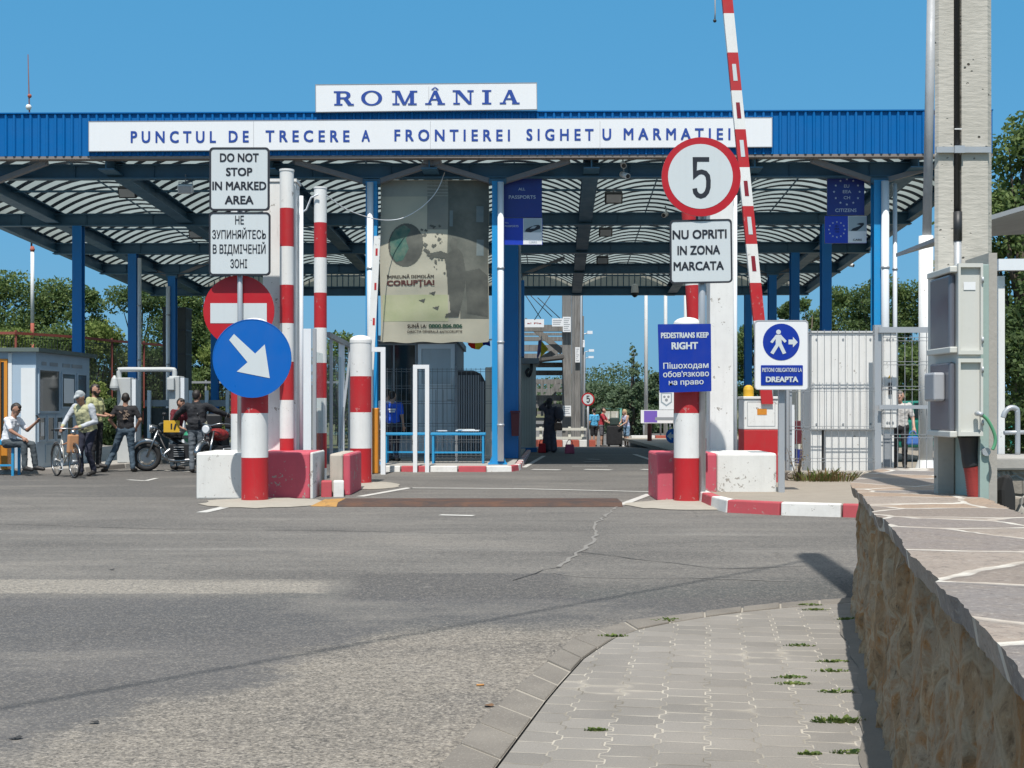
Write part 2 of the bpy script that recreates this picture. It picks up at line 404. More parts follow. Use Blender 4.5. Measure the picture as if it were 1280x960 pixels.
# cracks and oil
cr = t.vor(t.mapping(t.mix(.12, v, t.n('ShaderNodeTexNoise').outputs['Color']), (.5, .8, 1)), .9, 'DISTANCE_TO_EDGE').outputs['Distance']
c = t.mix(t.math('MULTIPLY', t.range(cr, .010, .002), t.range(big, .5, .62, 0, .55)), c, (.05, .05, .05))
oil = t.range(t.noise(v, 2.6, 3), .70, .76, 0, .6)
c = t.mix(oil, c, (.07, .07, .072))
low = t.noise(t.mapping(v, (.45, .9, 1)), .7, 6, .62); c = t.mix(t.range(low, .50, .66, 0, .6), c, (.085, .083, .083)); c = t.mix(t.range(low, .46, .32, 0, .5), c, (.24, .225, .205))
# visible aggregate
smo = t.math('SUBTRACT', 1.0, t.math('MULTIPLY', lft, .55))
gr3 = t.math('ADD', t.math('MULTIPLY', t.noise(v, 16, 5, .8), .5), t.math('MULTIPLY', t.noise(v, 48, 3, .75), .5)); stn = t.n('ShaderNodeSeparateColor'); t.link(stone, stn.inputs[0])
c = t.mix(t.math('MULTIPLY', t.math('MULTIPLY', t.range(gr3, .52, .62), smo), t.range(front, 0, 1, .36, .80)), c, (.40, .365, .31))
c = t.mix(t.math('MULTIPLY', t.math('MULTIPLY', t.range(gr3, .49, .40), smo), t.range(front, 0, 1, .55, .85)), c, (.055, .052, .05))
c = t.mix(t.math('MULTIPLY', t.range(stn.outputs[0], .62, .95), t.range(front, 0, 1, .25, .48)), c, (.42, .385, .34))
c = t.mix(t.math('MULTIPLY', t.range(stn.outputs[1], .62, .95), t.range(front, 0, 1, .3, .45)), c, (.06, .058, .055))
spot = t.noise(v, 5.5, 5, .7); c = t.mix(t.range(spot, .60, .72, 0, .45), c, (.075, .075, .077)); c = t.mix(t.range(spot, .38, .28, 0, .4), c, (.27, .255, .235))
c = t.mix(1.0, c, (.93, .915, .89), 'MULTIPLY')
t.set(Base_Color=c, Roughness=.88); t.b.inputs['Specular IOR Level'].default_value = .3
t.bump(t.math('ADD', grit, grit2), .55, .008); M['asphalt'] = t.m

t = NT('paving_blocks'); v = t.pos(); v = t.mapping(v, rot=(0, 0, R(8.7)))
sep = t.n('ShaderNodeSeparateXYZ'); t.link(v, sep.inputs[0])
wv = t.math('SUBTRACT', t.noise(v, 2.5, 4), .5)
u, q = t.math('ADD', sep.outputs[0], t.math('MULTIPLY', wv, .034)), t.math('ADD', sep.outputs[1], t.math('MULTIPLY', wv, .045))
qq = t.math('DIVIDE', q, .165)
tri = t.math('ABSOLUTE', t.math('SUBTRACT', t.math('FRACT', t.math('MULTIPLY', qq, 1.0)), .5))        # 0..0.5
zig = t.math('MULTIPLY', t.math('SUBTRACT', t.range(tri, .18, .32), .5), .026)
uu = t.math('DIVIDE', t.math('ADD', u, zig), .2)
colid = t.math('FLOOR', uu); fu = t.math('FRACT', uu)
vv = t.math('ADD', qq, t.math('MULTIPLY', colid, .5)); rowid = t.math('FLOOR', vv); fv = t.math('FRACT', vv)
du = t.math('MULTIPLY', t.math('MINIMUM', fu, t.math('SUBTRACT', 1.0, fu)), .2); dv = t.math('MULTIPLY', t.math('MINIMUM', fv, t.math('SUBTRACT', 1.0, fv)), .165)
dj = t.math('MINIMUM', du, dv)
wn = t.n('ShaderNodeTexWhiteNoise', noise_dimensions='2D'); cb = t.n('ShaderNodeCombineXYZ'); t.link(colid, cb.inputs[0]); t.link(rowid, cb.inputs[1]); t.link(cb.outputs[0], wn.inputs['Vector'])
grit = t.noise(v, 140, 3, .7); blot = t.noise(v, 1.5, 6, .65)
base = t.mix(wn.outputs[0], (.178, .168, .155), (.25, .234, .214))
base = t.mix(t.range(blot, .35, .7, 0, .5), base, (.27, .245, .215))
base = t.mix(t.range(grit, .55, .7, 0, .4), base, (.40, .37, .33)); base = t.mix(t.range(grit, .42, .3, 0, .45), base, (.11, .105, .095))
jw = t.range(t.noise(v, 7, 4), .3, .7, .0010, .0052)
jm = t.math('LESS_THAN', dj, jw)
jc = t.mix(t.range(t.noise(v, 3.2, 4), .42, .64), (.42, .385, .325), (.15, .135, .11))
sandy = t.range(t.noise(v, 1.1, 5, .6), .58, .68, 0, .6)
base = t.mix(t.range(t.noise(v, .8, 4), .35, .65, 0, .35), base, (.14, .13, .112))
c = t.mix(jm, t.mix(t.math('MULTIPLY', sandy, t.range(dj, .035, .0)), base, (.44, .40, .335)), jc)
t.set(Base_Color=c, Roughness=.92); t.b.inputs['Specular IOR Level'].default_value = .25
t.bump(t.math('ADD', t.range(dj, 0, .012), t.math('MULTIPLY', grit, .35)), .5, .006); M['pavers'] = t.m

def gridsheet(mb, xs, ys, zf, mat):
    n = len(xs); mb.add([(x, y, zf(x, y)) for y in ys for x in xs], [(j*n+i, j*n+i+1, (j+1)*n+i+1, (j+1)*n+i) for j in range(len(ys)-1) for i in range(n-1)], mat, True)
mb = MB(); xs = [-900, -300, -120, -60, -30, 0, 30, 60, 120, 300, 900]; ys = [-200, -40, 0, 45, 55, 67, 90, 140, 200, 260, 330, 420, 600, 1500]
def gz(x, y):
    if y < 200: return prof(y)-.05
    return prof(y)-.05+ (max(0, min(1, (y-200)/220)))**1.3*6.0*(1 if y < 700 else .8)
gridsheet(mb, xs, ys, gz, M['dirt']); structure(mb, 'ground', fixn=False)
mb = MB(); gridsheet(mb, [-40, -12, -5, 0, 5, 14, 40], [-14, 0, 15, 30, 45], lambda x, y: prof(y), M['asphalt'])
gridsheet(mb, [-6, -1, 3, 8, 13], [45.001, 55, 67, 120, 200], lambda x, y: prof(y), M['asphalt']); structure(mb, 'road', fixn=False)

# near pavement with its kerb stones; outlines read off the photo at kerb height
KZ = .06
def gp(x, y, z=KZ): D = GY(y, z); return Vector((X(x, D), D, z))
outer = [(545, 960), (608, 891), (655, 849), (720, 795), (781, 776), (856, 767), (922, 759), (997, 751), (1070, 746), (1180, 741)]
inner = [(617, 960), (687, 867), (730, 820), (777, 790), (847, 776), (898, 768), (950, 762), (1010, 756.5), (1072, 752), (1180, 747)]
O = [gp(*p) for p in outer]; I = [gp(*p) for p in inner]
O = [Vector((O[0].x-1.75, -4.0, KZ))]+O; I = [Vector((I[0].x-1.75, -4.0, KZ))]+I
def resample(pts, step):
    out = [pts[0].copy()]; acc = 0
    L = [0]
    for a, b in zip(pts, pts[1:]): L.append(L[-1]+(b-a).length)
    n = int(L[-1]/step); res = []
    for i in range(n+1):
        s_ = L[-1]*i/n; k = 0
        while k < len(L)-2 and L[k+1] < s_: k += 1
        f_ = (s_-L[k])/(L[k+1]-L[k]); res.append(pts[k].lerp(pts[k+1], f_))
    return res
n_k = 44
def resn(pts, n):
    L = [0]
    for a, b in zip(pts, pts[1:]): L.append(L[-1]+(b-a).length)
    res = []
    for i in range(n+1):
        s_ = L[-1]*i/n; k = 0
        while k < len(L)-2 and L[k+1] < s_: k += 1
        res.append(pts[k].lerp(pts[k+1], (s_-L[k])/(L[k+1]-L[k])))
    return res
Ok = resn(O, n_k); Ik = resn(I, n_k)
t = NT('kerb_stone'); v = t.pos(); n = t.noise(v, 3, 6, .6); g = t.noise(v, 110, 3, .7)
c = t.mix(t.range(n, .3, .7), (.14, .125, .107), (.20, .18, .153)); c = t.mix(t.range(g, .58, .7, 0, .5), c, (.40, .37, .33)); c = t.mix(t.range(g, .42, .3, 0, .5), c, (.10, .095, .09))
t.set(Base_Color=c, Roughness=.9); t.bump(g, .4, .006); M['kerbstone'] = t.m
M['mortar'] = paint('pale_mortar', (.31, .28, .235), .9, .3, bump=.3)
rng = random.Random(4)
mb = MB()
for i in range(n_k):
    a, b, c_, d_ = Ok[i], Ok[i+1], Ik[i+1], Ik[i]
    g = .018
    q = [a.lerp(b, g), a.lerp(b, 1-g), d_.lerp(c_, 1-g), d_.lerp(c_, g)]
    dz = rng.uniform(-.006, .006)
    top = [p.lerp(sum(q, Vector())/4, .015)+Vector((0, 0, dz)) for p in q]; bot = [Vector((p.x, p.y, -.1)) for p in q]
    mb.prism(top, bot, M['kerbstone'])
structure(mb, 'kerb_stones', bevel=.008)
mb = MB()
for i in range(n_k):
    mb.add([Vector((p.x, p.y, KZ-.006)) for p in (Ok[i].lerp(Ik[i], .05), Ok[i+1].lerp(Ik[i+1], .05), Ik[i+1], Ik[i])], [(0, 1, 2, 3)], M['mortar'])
structure(mb, 'kerb_bedding', fixn=False)
mb = MB()
rgt = [Vector((6.0, p.y, KZ)) for p in Ik]
for i in range(n_k):
    a, b = Ik[i], Ik[i+1]; e = .012
    mb.add([Vector((a.x+e, a.y-e*.6, KZ-.002)), Vector((b.x+e, b.y-e*.6, KZ-.002)), rgt[i+1], rgt[i]], [(0, 1, 2, 3)], M['pavers'])
structure(mb, 'pavement', fixn=False)
# ------------------------------------------------------------------ the border canopy (local: a across, b away from the camera)
def C(a, b, z): return Vector((a+.034*(b-29.6), b-.015*(a+1.85), z))
def zb(b): return 6.72-.047*(b-29.6)            # underside of the beams: the roof falls away from the camera
canopy = thing('border_canopy', 'huge steel canopy over the lanes with blue ribbed fascia and arched translucent roof', 'canopy', (-1.85, 29.6, 0))
A0, A1, B0, B1 = -14.70, 10.74, 28.72, 50.2
ROWS = [29.6, 35.3, 39.9, 44.0, 49.5]
LONG = [-1.85+3.67*k for k in range(-3, 4)]
COLA = [-12.2, -3.24, -.33, 8.42]
def cbar(mb, a, b, w, h, mat, up=(0,0,1)): return mb.bar(C(*a), C(*b), w, h, mat, up)
# ribbed front fascia
mb = MB(); prof_ = []
pitch = .187; k = int((A1-A0)/pitch); pitch = (A1-A0)/k
for i in range(k):
    a = A0+i*pitch
    prof_ += [(a, 0), (a+.105, 0), (a+.125, -.036), (a+pitch-.022, -.036)]
prof_ = [(a, -d if False else d) for a, d in prof_]+[(A1, 0)]
vs = [C(a, B0+d, z) for z in (7.09, 8.04) for a, d in prof_]; n = len(prof_)
mb.add(vs, [(i, i+1, n+i+1, n+i) for i in range(n-1)], M['fascia'])
vs = [C(a, B0+.012, z) for z in (7.09, 8.04) for a in (A0, A1)]
mb.add(vs, [(0, 1, 3, 2)], M['fascia'])
f = mb.build('fascia', canopy, fixn=False)
mb = MB(); cbar(mb, (A0, B0+.06, 8.055), (A1, B0+.06, 8.055), .22, .026, M['fascia']); mb.build('fascia_capping', canopy)
mb = MB(); cbar(mb, (A0, B0+.12, 7.055), (A1, B0+.12, 7.055), .26, .06, M['rust'] if False else paint('gutter_metal', (.22, .19, .17), .5, .3)); mb.build('eaves_gutter', canopy)
# steel behind the fascia
mb = MB()
for z in (7.2, 7.9): cbar(mb, (A0, B0+.13, z), (A1, B0+.13, z), .1, .1, M['blue_dark'])
for i in range(15):
    a = A0+.1+i*(A1-A0-.2)/14; cbar(mb, (a, B0+.2, 7.09), (a, B0+.2, 8.0), .06, .06, M['blue_dark'])
mb.build('fascia_rails', canopy)
# cross beams: I sections
def ibeam(mb, p, q, w, h, mat):
    up = Vector((0, 0, 1)); p, q = Vector(p), Vector(q); tf = .028
    for dz, hh, ww in ((-h/2+tf/2, tf, w), (h/2-tf/2, tf, w), (0, h-2*tf, .03)):
        mb.bar(p+up*dz, q+up*dz, ww, hh, mat)
for b in ROWS:
    mb = MB(); z = zb(b)+.17; ibeam(mb, C(A0, b, z), C(A1, b, z), .24, .34, M['blue_dark'])
    a = A0+.9
    while a < A1:
        mb.bar(C(a, b-.06, z), C(a, b+.06, z), .012, .28, M['blue_dark']); a += 1.835
    mb.build('cross_beam', canopy)
for a in LONG:
    mb = MB(); ibeam(mb, C(a, B0+.2, zb(B0)+.235), C(a, B1-.05, zb(B1)+.235), .36, .34, M['blue_dark']); mb.build('long_beam', canopy)
for a in (A0+.06, A1-.06):
    mb = MB(); ibeam(mb, C(a, B0+.2, zb(B0)+.25), C(a, B1-.05, zb(B1)+.25), .2, .36, M['blue_dark']); mb.build('edge_beam', canopy)
# vaults with arched ribs
edges = [A0+.12]+LONG+[A1-.12]
NA = 14
for a0, a1 in zip(edges, edges[1:]):
    wd = a1-a0; rise = .60*(wd/3.67); spring = .40
    am = (a0+a1)/2
    def arc(s_, b, dz=0.0): # s_ -1..1
        return C(am+s_*wd/2, b, zb(b)+spring+rise*(1-s_*s_)+dz)
    mb = MB(); nb = 30; bs = [B0+.25+(B1-B0-.3)*i/nb for i in range(nb+1)]
    vs = [arc(-1+2*j/NA, b) for b in bs for j in range(NA+1)]
    mb.add(vs, [(i*(NA+1)+j, i*(NA+1)+j+1, (i+1)*(NA+1)+j+1, (i+1)*(NA+1)+j) for i in range(nb) for j in range(NA)], M['vault'], True)
    mb.build('vault_sheet', canopy, fixn=False)
    mb = MB(); b = B0+.5
    while b < B1-.1:
        for j in range(NA):
            s0, s1 = -1+2*j/NA, -1+2*(j+1)/NA
            mb.bar(arc(s0, b, -.012), arc(s1, b, -.012), .23, .014, paint('rib_grey', (.075, .10, .125), .6, .25))
        b += .56
    for s_ in (0.0,):
        mb.bar(arc(s_, B0+.4, -.13), arc(s_, B1-.1, -.13), .03, .03, M['blue_dark'])
    if wd > 3:
        for b in ((ROWS[0]+ROWS[1])/2, (ROWS[1]+ROWS[2])/2, (ROWS[2]+ROWS[3])/2, (ROWS[3]+ROWS[4])/2):
            mb.bar(arc(-1, b, -.05), arc(1, b, -.05), .05, .05, M['blue_dark'])
    mb.build('vault_ribs', canopy)
# sheeted gable sides and back, seen from inside as pale sheets between dark ribs
for a in (A0+.02, A1-.02):
    mb = MB(); sgn = 1 if a < 0 else -1
    mb.add([C(a, B0+.1, zb(B0)+.43), C(a, B1, zb(B1)+.43), C(a, B1, zb(B1)+1.2), C(a, B0+.1, 8.04)], [(0, 1, 2, 3)], M['side_sheet'])
    mb.build('side_sheet', canopy, fixn=False)
    mb = MB(); b = B0+.4
    while b < B1:
        cbar(mb, (a+sgn*.05, b, zb(b)+.43), (a+sgn*.05, b, zb(b)+1.25), .12, .07, M['blue_dark'], (0, 1, 0)); b += .46
    mb.build('side_ribs', canopy)
mb = MB()
mb.add([C(A0, B1, zb(B1)+.43), C(A1, B1, zb(B1)+.43), C(A1, B1, zb(B1)+1.25), C(A0, B1, zb(B1)+1.25)], [(0, 1, 2, 3)], M['side_sheet'])
mb.build('back_sheet', canopy, fixn=False)
mb = MB(); a = A0+.1
while a < A1:
    cbar(mb, (a, B1-.05, zb(B1)+.43), (a, B1-.05, zb(B1)+1.25), .035, .03, M['blue_dark'], (0, 1, 0)); a += .22
cbar(mb, (A0, B1-.06, zb(B1)+.4), (A1, B1-.06, zb(B1)+.4), .08, .1, M['blue_dark']); mb.build('back_ribs', canopy)
# columns: H sections with base plates, and forked heads on the first and fourth rows
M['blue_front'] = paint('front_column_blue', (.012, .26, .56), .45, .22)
def column(a, b):
    fork = b in (ROWS[0], ROWS[3]); top = zb(b)-(.08 if fork else 0)
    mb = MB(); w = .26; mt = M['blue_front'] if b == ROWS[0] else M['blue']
    for y_ in (-w/2, w/2): mb.box(-w/2, w/2, y_-.012, y_+.012, .14, top, mt, lambda x, y, z: C(a, b, 0)+Vector((x, y, z)))
    mb.box(-.012, .012, -w/2+.013, w/2-.013, .14, top, mt, lambda x, y, z: C(a, b, 0)+Vector((x, y, z)))
    mb.box(-.22, .22, -.22, .22, .121, .15, mt, lambda x, y, z: C(a, b, 0)+Vector((x, y, z)))
    c_ = mb.build('column', canopy)
    for q in (-1, 1):
        g = MB(); p = C(a, b, 0)
        g.add([p+Vector((q*.13, s_*.012, .15)) for s_ in (-1, 1)]+[p+Vector((q*.2, s_*.012, .15)) for s_ in (-1, 1)]+[p+Vector((q*.13, s_*.012, .32)) for s_ in (-1, 1)],
              [(0, 2, 4), (1, 5, 3), (2, 3, 5, 4), (0, 4, 5, 1), (0, 1, 3, 2)], M['cyan'])
        g.build('gusset', c_)
    if fork:
        m2 = MB(); fb = B0+.25 if b == ROWS[0] else b
        for q in (-1, 1):
            end = C(a+q*1.65, fb, 7.0 if b == ROWS[0] else zb(b)+.55)
            m2.bar(C(a+q*.05, b, top-.02), end, .11, .11, paint('brace_grey', (.20, .20, .21), .5, .25))
        m2.box(-.2, .2, -.14, .14, top-.06, top+.06, M['blue_dark'], lambda x, y, z: C(a, b, 0)+Vector((x, y, z)))
        m2.build('forked_brace', canopy)
    return c_
for b in ROWS:
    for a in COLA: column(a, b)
def downpipe(a, b, dx, dy, r, z0, z1):
    mb = MB(); p = C(a, b, 0)+Vector((dx, dy, 0))
    mb.tube([p+Vector((0, 0, z0)), p+Vector((0, 0, z1))], r, M['pvc'], 10)
    for z in (1.0, 2.9, 4.6): mb.tube([p+Vector((0, 0, z)), p+Vector((0, 0, z+.05))], r+.012, M['galv'], 10)
    mb.build('downpipe', canopy)
downpipe(-3.24, 29.6, -.02, -.21, .075, .2, 6.6); downpipe(-.33, 29.6, .07, -.21, .075, .2, 6.6); downpipe(8.42, 29.6, .1, -.22, .09, .1, 6.6)
downpipe(8.42, 29.6, .42, .1, .05, .1, 6.6); downpipe(-12.2, 39.9, .22, -.1, .06, .1, 6.1); downpipe(-12.2, 44.0, -.1, -.2, .07, .1, 5.6)
# ------------------------------------------------------------------ big name boards on the fascia
def board(name, label, cat, px, Yf, thick, mat, rim=None, rad=1.0, rimw=1.6, lines=(), lmat=None, bold=.02, extra=None, cor=None, lettering='lettering', group=None, Yb=None, backmat=None):
    """flat sign: panel, raised border, lettering; cor gives four corner px (tl, tr, br, bl) for a tilted board"""
    x0, x1, y0, y1 = px; base = plane(Yf, 0, x0, x1, Yb); 
    def warp(q, off):
        fn = plane(Yf, off, x0, x1, Yb)
        def g(x, y):
            if cor:
                s_, t_ = (x-x0)/(x1-x0), (y-y0)/(y1-y0)
                (ax, ay), (bx, by), (cx, cy), (dx, dy) = cor
                xx = (1-t_)*((1-s_)*ax+s_*bx)+t_*((1-s_)*dx+s_*cx); yy = (1-t_)*((1-s_)*ay+s_*by)+t_*((1-s_)*dy+s_*cy)
                return fn(xx, yy)
            return fn(x, y)
        return g
    loc = base((x0+x1)/2, y1)
    o = thing(name, label, cat, loc, group)
    mb = MB(); plate(mb, rrect(x0, x1, y0, y1, rad), warp(None, 0), thick, mat, backmat or M['grey']); mb.build('panel', o, fixn=True)
    if rim:
        mb = MB(); mb.ring([warp(None, .006)(*p) for p in rrect(x0-.3, x1+.3, y0-.3, y1+.3, rad+.3)], [warp(None, .006)(*p) for p in rrect(x0+rimw, x1-rimw, y0+rimw, y1-rimw, max(.3, rad-rimw*.5))], (0, thick+.012, 0), rim); mb.build('border', o)
    if lines:
        mb = MB()
        for l in lines:
            mb = MB(); body, a, b_, c_, d_ = l[:5]
            text_px(mb, body, a, b_, c_, d_, warp(None, .005), lmat, l[5] if len(l) > 5 else bold, l[6] if len(l) > 6 else 1.0)
            mb.build(lettering, o, fixn=False)
    if extra: extra(o, lambda off: warp(None, off))
    return o
def seams(xs, y0, y1, mat):
    def ex(o, w):
        for x in xs:
            mb = MB(); flat(mb, [(x-.25, y0), (x+.25, y0), (x+.25, y1), (x-.25, y1)], w(.004), mat); mb.build('panel_seam', o, fixn=False)
    return ex
M['seam'] = plain('seam_grey', (.42, .43, .45), .6)
cx = [(-.011, 0)]
PL = [('PUNCTUL', 163.5, 270), ('DE', 286, 311), ('TRECERE', 332, 437), ('A', 452, 462.5), ('FRONTIEREI', 493, 637.5), ('SIGHET', 658, 742), ('U', 753, 764), ('MARMATIEI', 779.5, 913)]
def tl(x): return 163.3-4.3*(x-163)/(913-163)
lines = [(w_, a, b_, tl((a+b_)/2), tl((a+b_)/2)+15.6, .028, 1.62 if len(w_) > 1 else 1) for w_, a, b_ in PL]
def px_un(l): return l
punct = None
def board_flat(name, label, cat, corners, Ya, Yb_, lines_, lmat, ex=None):
    """tilted board whose lettering is given directly in photo px"""
    x0, x1 = corners[0][0], corners[1][0]
    o = thing(name, label, cat, plane(Ya, 0, x0, x1, Yb_)((x0+x1)/2, corners[2][1]))
    f0, f1 = plane(Ya, 0, x0, x1, Yb_), plane(Ya, .005, x0, x1, Yb_)
    mb = MB(); plate(mb, corners, f0, .05, M['white_clean'], M['grey']); mb.build('panel', o)
    mb = MB()
    cen = [sum(p[0] for p in corners)/4, sum(p[1] for p in corners)/4]
    grow = lambda d: [(x+(d if x > cen[0] else -d), y+(d if y > cen[1] else -d)) for x, y in corners]
    mb.ring([f1(*p) for p in grow(.5)], [f1(*p) for p in grow(-.35)], (0, .06, 0), M['grey']); mb.build('border', o)
    lines_(o, plane(Ya, .008, x0, x1, Yb_))
    if ex: ex(o, lambda off: plane(Ya, off, x0, x1, Yb_))
    return o
fy = lambda x: B0-.015*(X(x, 28.6)+1.85)
def punct_text(o, fn):
    for l in lines: mb = MB(); text_px(mb, l[0], l[1], l[2], l[3], l[4], fn, M['letter_blue'], l[5], l[6]); mb.build('lettering', o, fixn=False)
    # comma-like cedilla under the T of MARMATIEI is hidden by the round sign in front
board_flat('crossing_name_board', 'long white board on the blue fascia naming the border crossing in spaced blue capitals', 'sign board',
           [(111, 152), (965, 147), (965, 183.5), (111, 189)], fy(111)-.09, fy(965)-.09, punct_text, M['letter_blue'], seams((317, 538, 750), 152.6 if False else 151.5, 186, M['seam']))
# ROMANIA in wide slab-serif capitals, built stroke by stroke
def serif_word(o, fn0):
    k = [0]; cur = [MB()]
    def new():
        if cur[0].v: cur[0].build('lettering', o, fixn=False)
        cur[0] = MB(); k[0] = 0
    def q(pts, step=1):
        k[0] += step; off = .0007*k[0]
        cur[0].add([fn0(*p)+Vector((0, -off, 0)) for p in pts], [tuple(range(len(pts)))], M['letter_blue'])
    def rect(x0, x1, y0, y1): q([(x0, y0), (x1, y0), (x1, y1), (x0, y1)])
    def foot(x, w_, y, t_=1.9): rect(x-w_/2, x+w_/2, y-t_/2, y+t_/2)
    def T(x): return 114.2-1.9*(x-417)/(650-417)
    def arcring(cx, cy, rx, ry, tx, ty, a0, a1, n=22):
        for i in range(n):
            u0, u1 = R(a0+(a1-a0)*i/n), R(a0+(a1-a0)*(i+1)/n)
            q([(cx+rx*math.cos(u0), cy+ry*math.sin(u0)), (cx+rx*math.cos(u1), cy+ry*math.sin(u1)), (cx+(rx-tx)*math.cos(u1), cy+(ry-ty)*math.sin(u1)), (cx+(rx-tx)*math.cos(u0), cy+(ry-ty)*math.sin(u0))], 1 if i == 0 else 0)
    H = 17.6
    t_ = T(428); b_ = t_+H                                     # R
    rect(420.5, 425.5, t_, b_); foot(422.5, 10.5, t_+.9); foot(423, 10.5, b_-.9)
    rect(425, 431, t_, t_+2); rect(425, 432, t_+7.6, t_+9.6); arcring(431, t_+4.8, 7.2, 4.8, 4.8, 2.0, -90, 90, 14)
    q([(429, t_+9), (434.5, t_+9), (441, b_), (435.3, b_)]); foot(439, 7, b_-.9)
    new(); t_ = T(465); arcring(464.6, t_+8.8, 13.2, 9.4, 4.9, 1.9, 0, 360, 32)   # O
    new(); t_ = T(506); b_ = t_+H                                     # M
    rect(494, 496.4, t_, b_); rect(512.6, 517.6, t_, b_); foot(494.5, 9.5, t_+.9); foot(517, 9.5, t_+.9); foot(495, 9, b_-.9); foot(515.5, 11, b_-.9)
    q([(494, t_), (499.8, t_), (507.5, b_), (503.6, b_)]); q([(513.5, t_), (516, t_), (507.2, b_), (504.2, b_)])
    for cx_, hat in ((543.8, True), (637, False)):             # the two A
        new(); t_ = T(cx_); b_ = t_+H
        q([(cx_-1.5, t_), (cx_+2.2, t_), (cx_-7, b_), (cx_-9.6, b_)]); q([(cx_-2, t_), (cx_+2.4, t_), (cx_+10.3, b_), (cx_+4.6, b_)])
        rect(cx_-5, cx_+5, t_+10.4, t_+12.2); foot(cx_-8.3, 8.2, b_-.9); foot(cx_+7.8, 9.6, b_-.9)
        if hat:
            q([(cx_-5, t_-1.1), (cx_-.2, t_-4.6), (cx_-.2, t_-2.9), (cx_-3.4, t_-.7)]); q([(cx_+5, t_-1.1), (cx_+.2, t_-4.6), (cx_+.2, t_-2.9), (cx_+3.4, t_-.7)])
    new(); t_ = T(579); b_ = t_+H                                     # N
    rect(569.6, 572, t_, b_); rect(587, 589.4, t_, b_); q([(568.5, t_), (575, t_), (590, b_), (585.6, b_)]); foot(569.5, 7.5, t_+.9); foot(588.2, 8, t_+.9); foot(570.8, 8.4, b_-.9)
    new(); t_ = T(608); b_ = t_+H                                     # I
    rect(605.8, 611, t_, b_); foot(608.4, 11.6, t_+.9); foot(608.4, 11.6, b_-.9)
    new()
board_flat('country_name_board', 'white board reading the country name in blue serif capitals above the fascia', 'sign board',
           [(394.5, 106), (670.8, 103.6), (671.2, 136.6), (394.8, 140)], fy(394)-.13, fy(671)-.13, serif_word, M['letter_blue'], seams((536,), 108, 136, M['seam']))
# ------------------------------------------------------------------ bollards, poles, blocks, kerbs in front of the lanes
def bollard(name, label, loc, h=2.75, r=.2, bands=4, top_round=True, first='red', group=None):
    o = thing(name, label, 'bollard', loc, group)
    bh = (h-.08)/bands; prf = [(r, 0)]; mats = []
    for i in range(bands):
        prf.append((r, bh*(i+1))); mats.append(M['red'] if (i % 2 == 0) == (first == 'red') else M['white'])
    mb = MB(); mb.lathe((*loc[:2], loc[2]), prf, mats, 28); mb.build('post', o)
    mb = MB(); n = 6
    mb.lathe(loc, [(r+.006, bh*bands-.05)]+[(r*math.cos(i*PI/2/n)+.006*(1-i/n), bh*bands+.1*math.sin(i*PI/2/n)) for i in range(n+1)], M['white'], 28); mb.build('cap', o)
    mb = MB(); mb.lathe(loc, [(r+.03, 0), (r+.02, .02), (r+.003, .03)], M['concrete'], 28); mb.build('collar', o)
    return o
G1 = 'thick red and white bollards at the lane entrances'
bl = bollard('bollard', 'thick red and white bollard in front of the left block, carrying the arrow disc', (X(318.5, 19.3), 19.3, 0), group=G1)
dup(bl, (X(859, 19.15), 19.15, 0), 'thick red and white bollard behind the blue pedestrians board on the right')
dup(bl, (X(451, 23.8), 23.8, 0), 'thick red and white round topped bollard standing free left of the open lane')
# tall thin striped poles
def pole(label, px, Y, ytop, pxtop=None, k=1.0):
    loc = (X(px, Y), Y, 0); o = thing('striped_pole', label, 'pole', loc, 'tall thin red and white poles')
    h = Z(ytop, Y); r = .128*k; n = 8; bh = .7*k; mb = MB(); z = h; i = 0
    prf = [(r, h)]; mats = []
    while z > .01:
        z = max(0, z-bh); prf.append((r, z)); mats.append(M['white'] if i % 2 == 0 else M['red']); i += 1
    mb.lathe(loc, prf, mats, 22); mb.build('post', o, fixn=True)
    mb = MB(); mb.lathe(loc, [(r+.008, h-.02), (r+.008, h+.012), (.02, h+.03)], M['white'], 22); mb.build('cap', o)
    if pxtop is not None: o.rotation_euler = (0, math.atan((X(pxtop, Y)-loc[0])/h), 0)
    return o
pole('tall red and white pole in front of the white column on the left island', 358.5, 20.95, 213, None, .895)
pole('tall red and white pole nearest the left bollard, mostly behind signs', 297.5, 23.4, 230)
pole('tall red and white pole with a cable tied near its top', 400.5, 25.6, 235)
pole('tall red and white pole behind the five and no stopping signs', 878, 23.4, 213, 858)
# tall white columns
def white_col(label, x0, x1, Y):
    o = thing('white_column', label, 'column', (X((x0+x1)/2, Y), Y+.2, 0), 'tall square white steel columns')
    mb = MB(); mb.box(X(x0, Y), X(x1, Y), Y, Y+.42, 0, 5.15, M['white']); mb.build('shaft', o, bevel=.015)
    mb = MB(); mb.box(X(x0, Y)-.02, X(x1, Y)+.02, Y-.02, Y+.44, 5.152, 5.2, M['white']); mb.build('cap', o)
    mb = MB(); mb.tube([(X(x1, Y)+.06, Y+.2, 0), (X(x1, Y)+.06, Y+.2, 4.95)], .035, M['pvc'], 8); mb.build('conduit', o)
    return o
white_col('tall square white column among the left poles, behind the arrow disc', 328.5, 369.5, 21.15)
white_col('tall square white column right of the blue pedestrians board', 887.5, 917, 21.1)
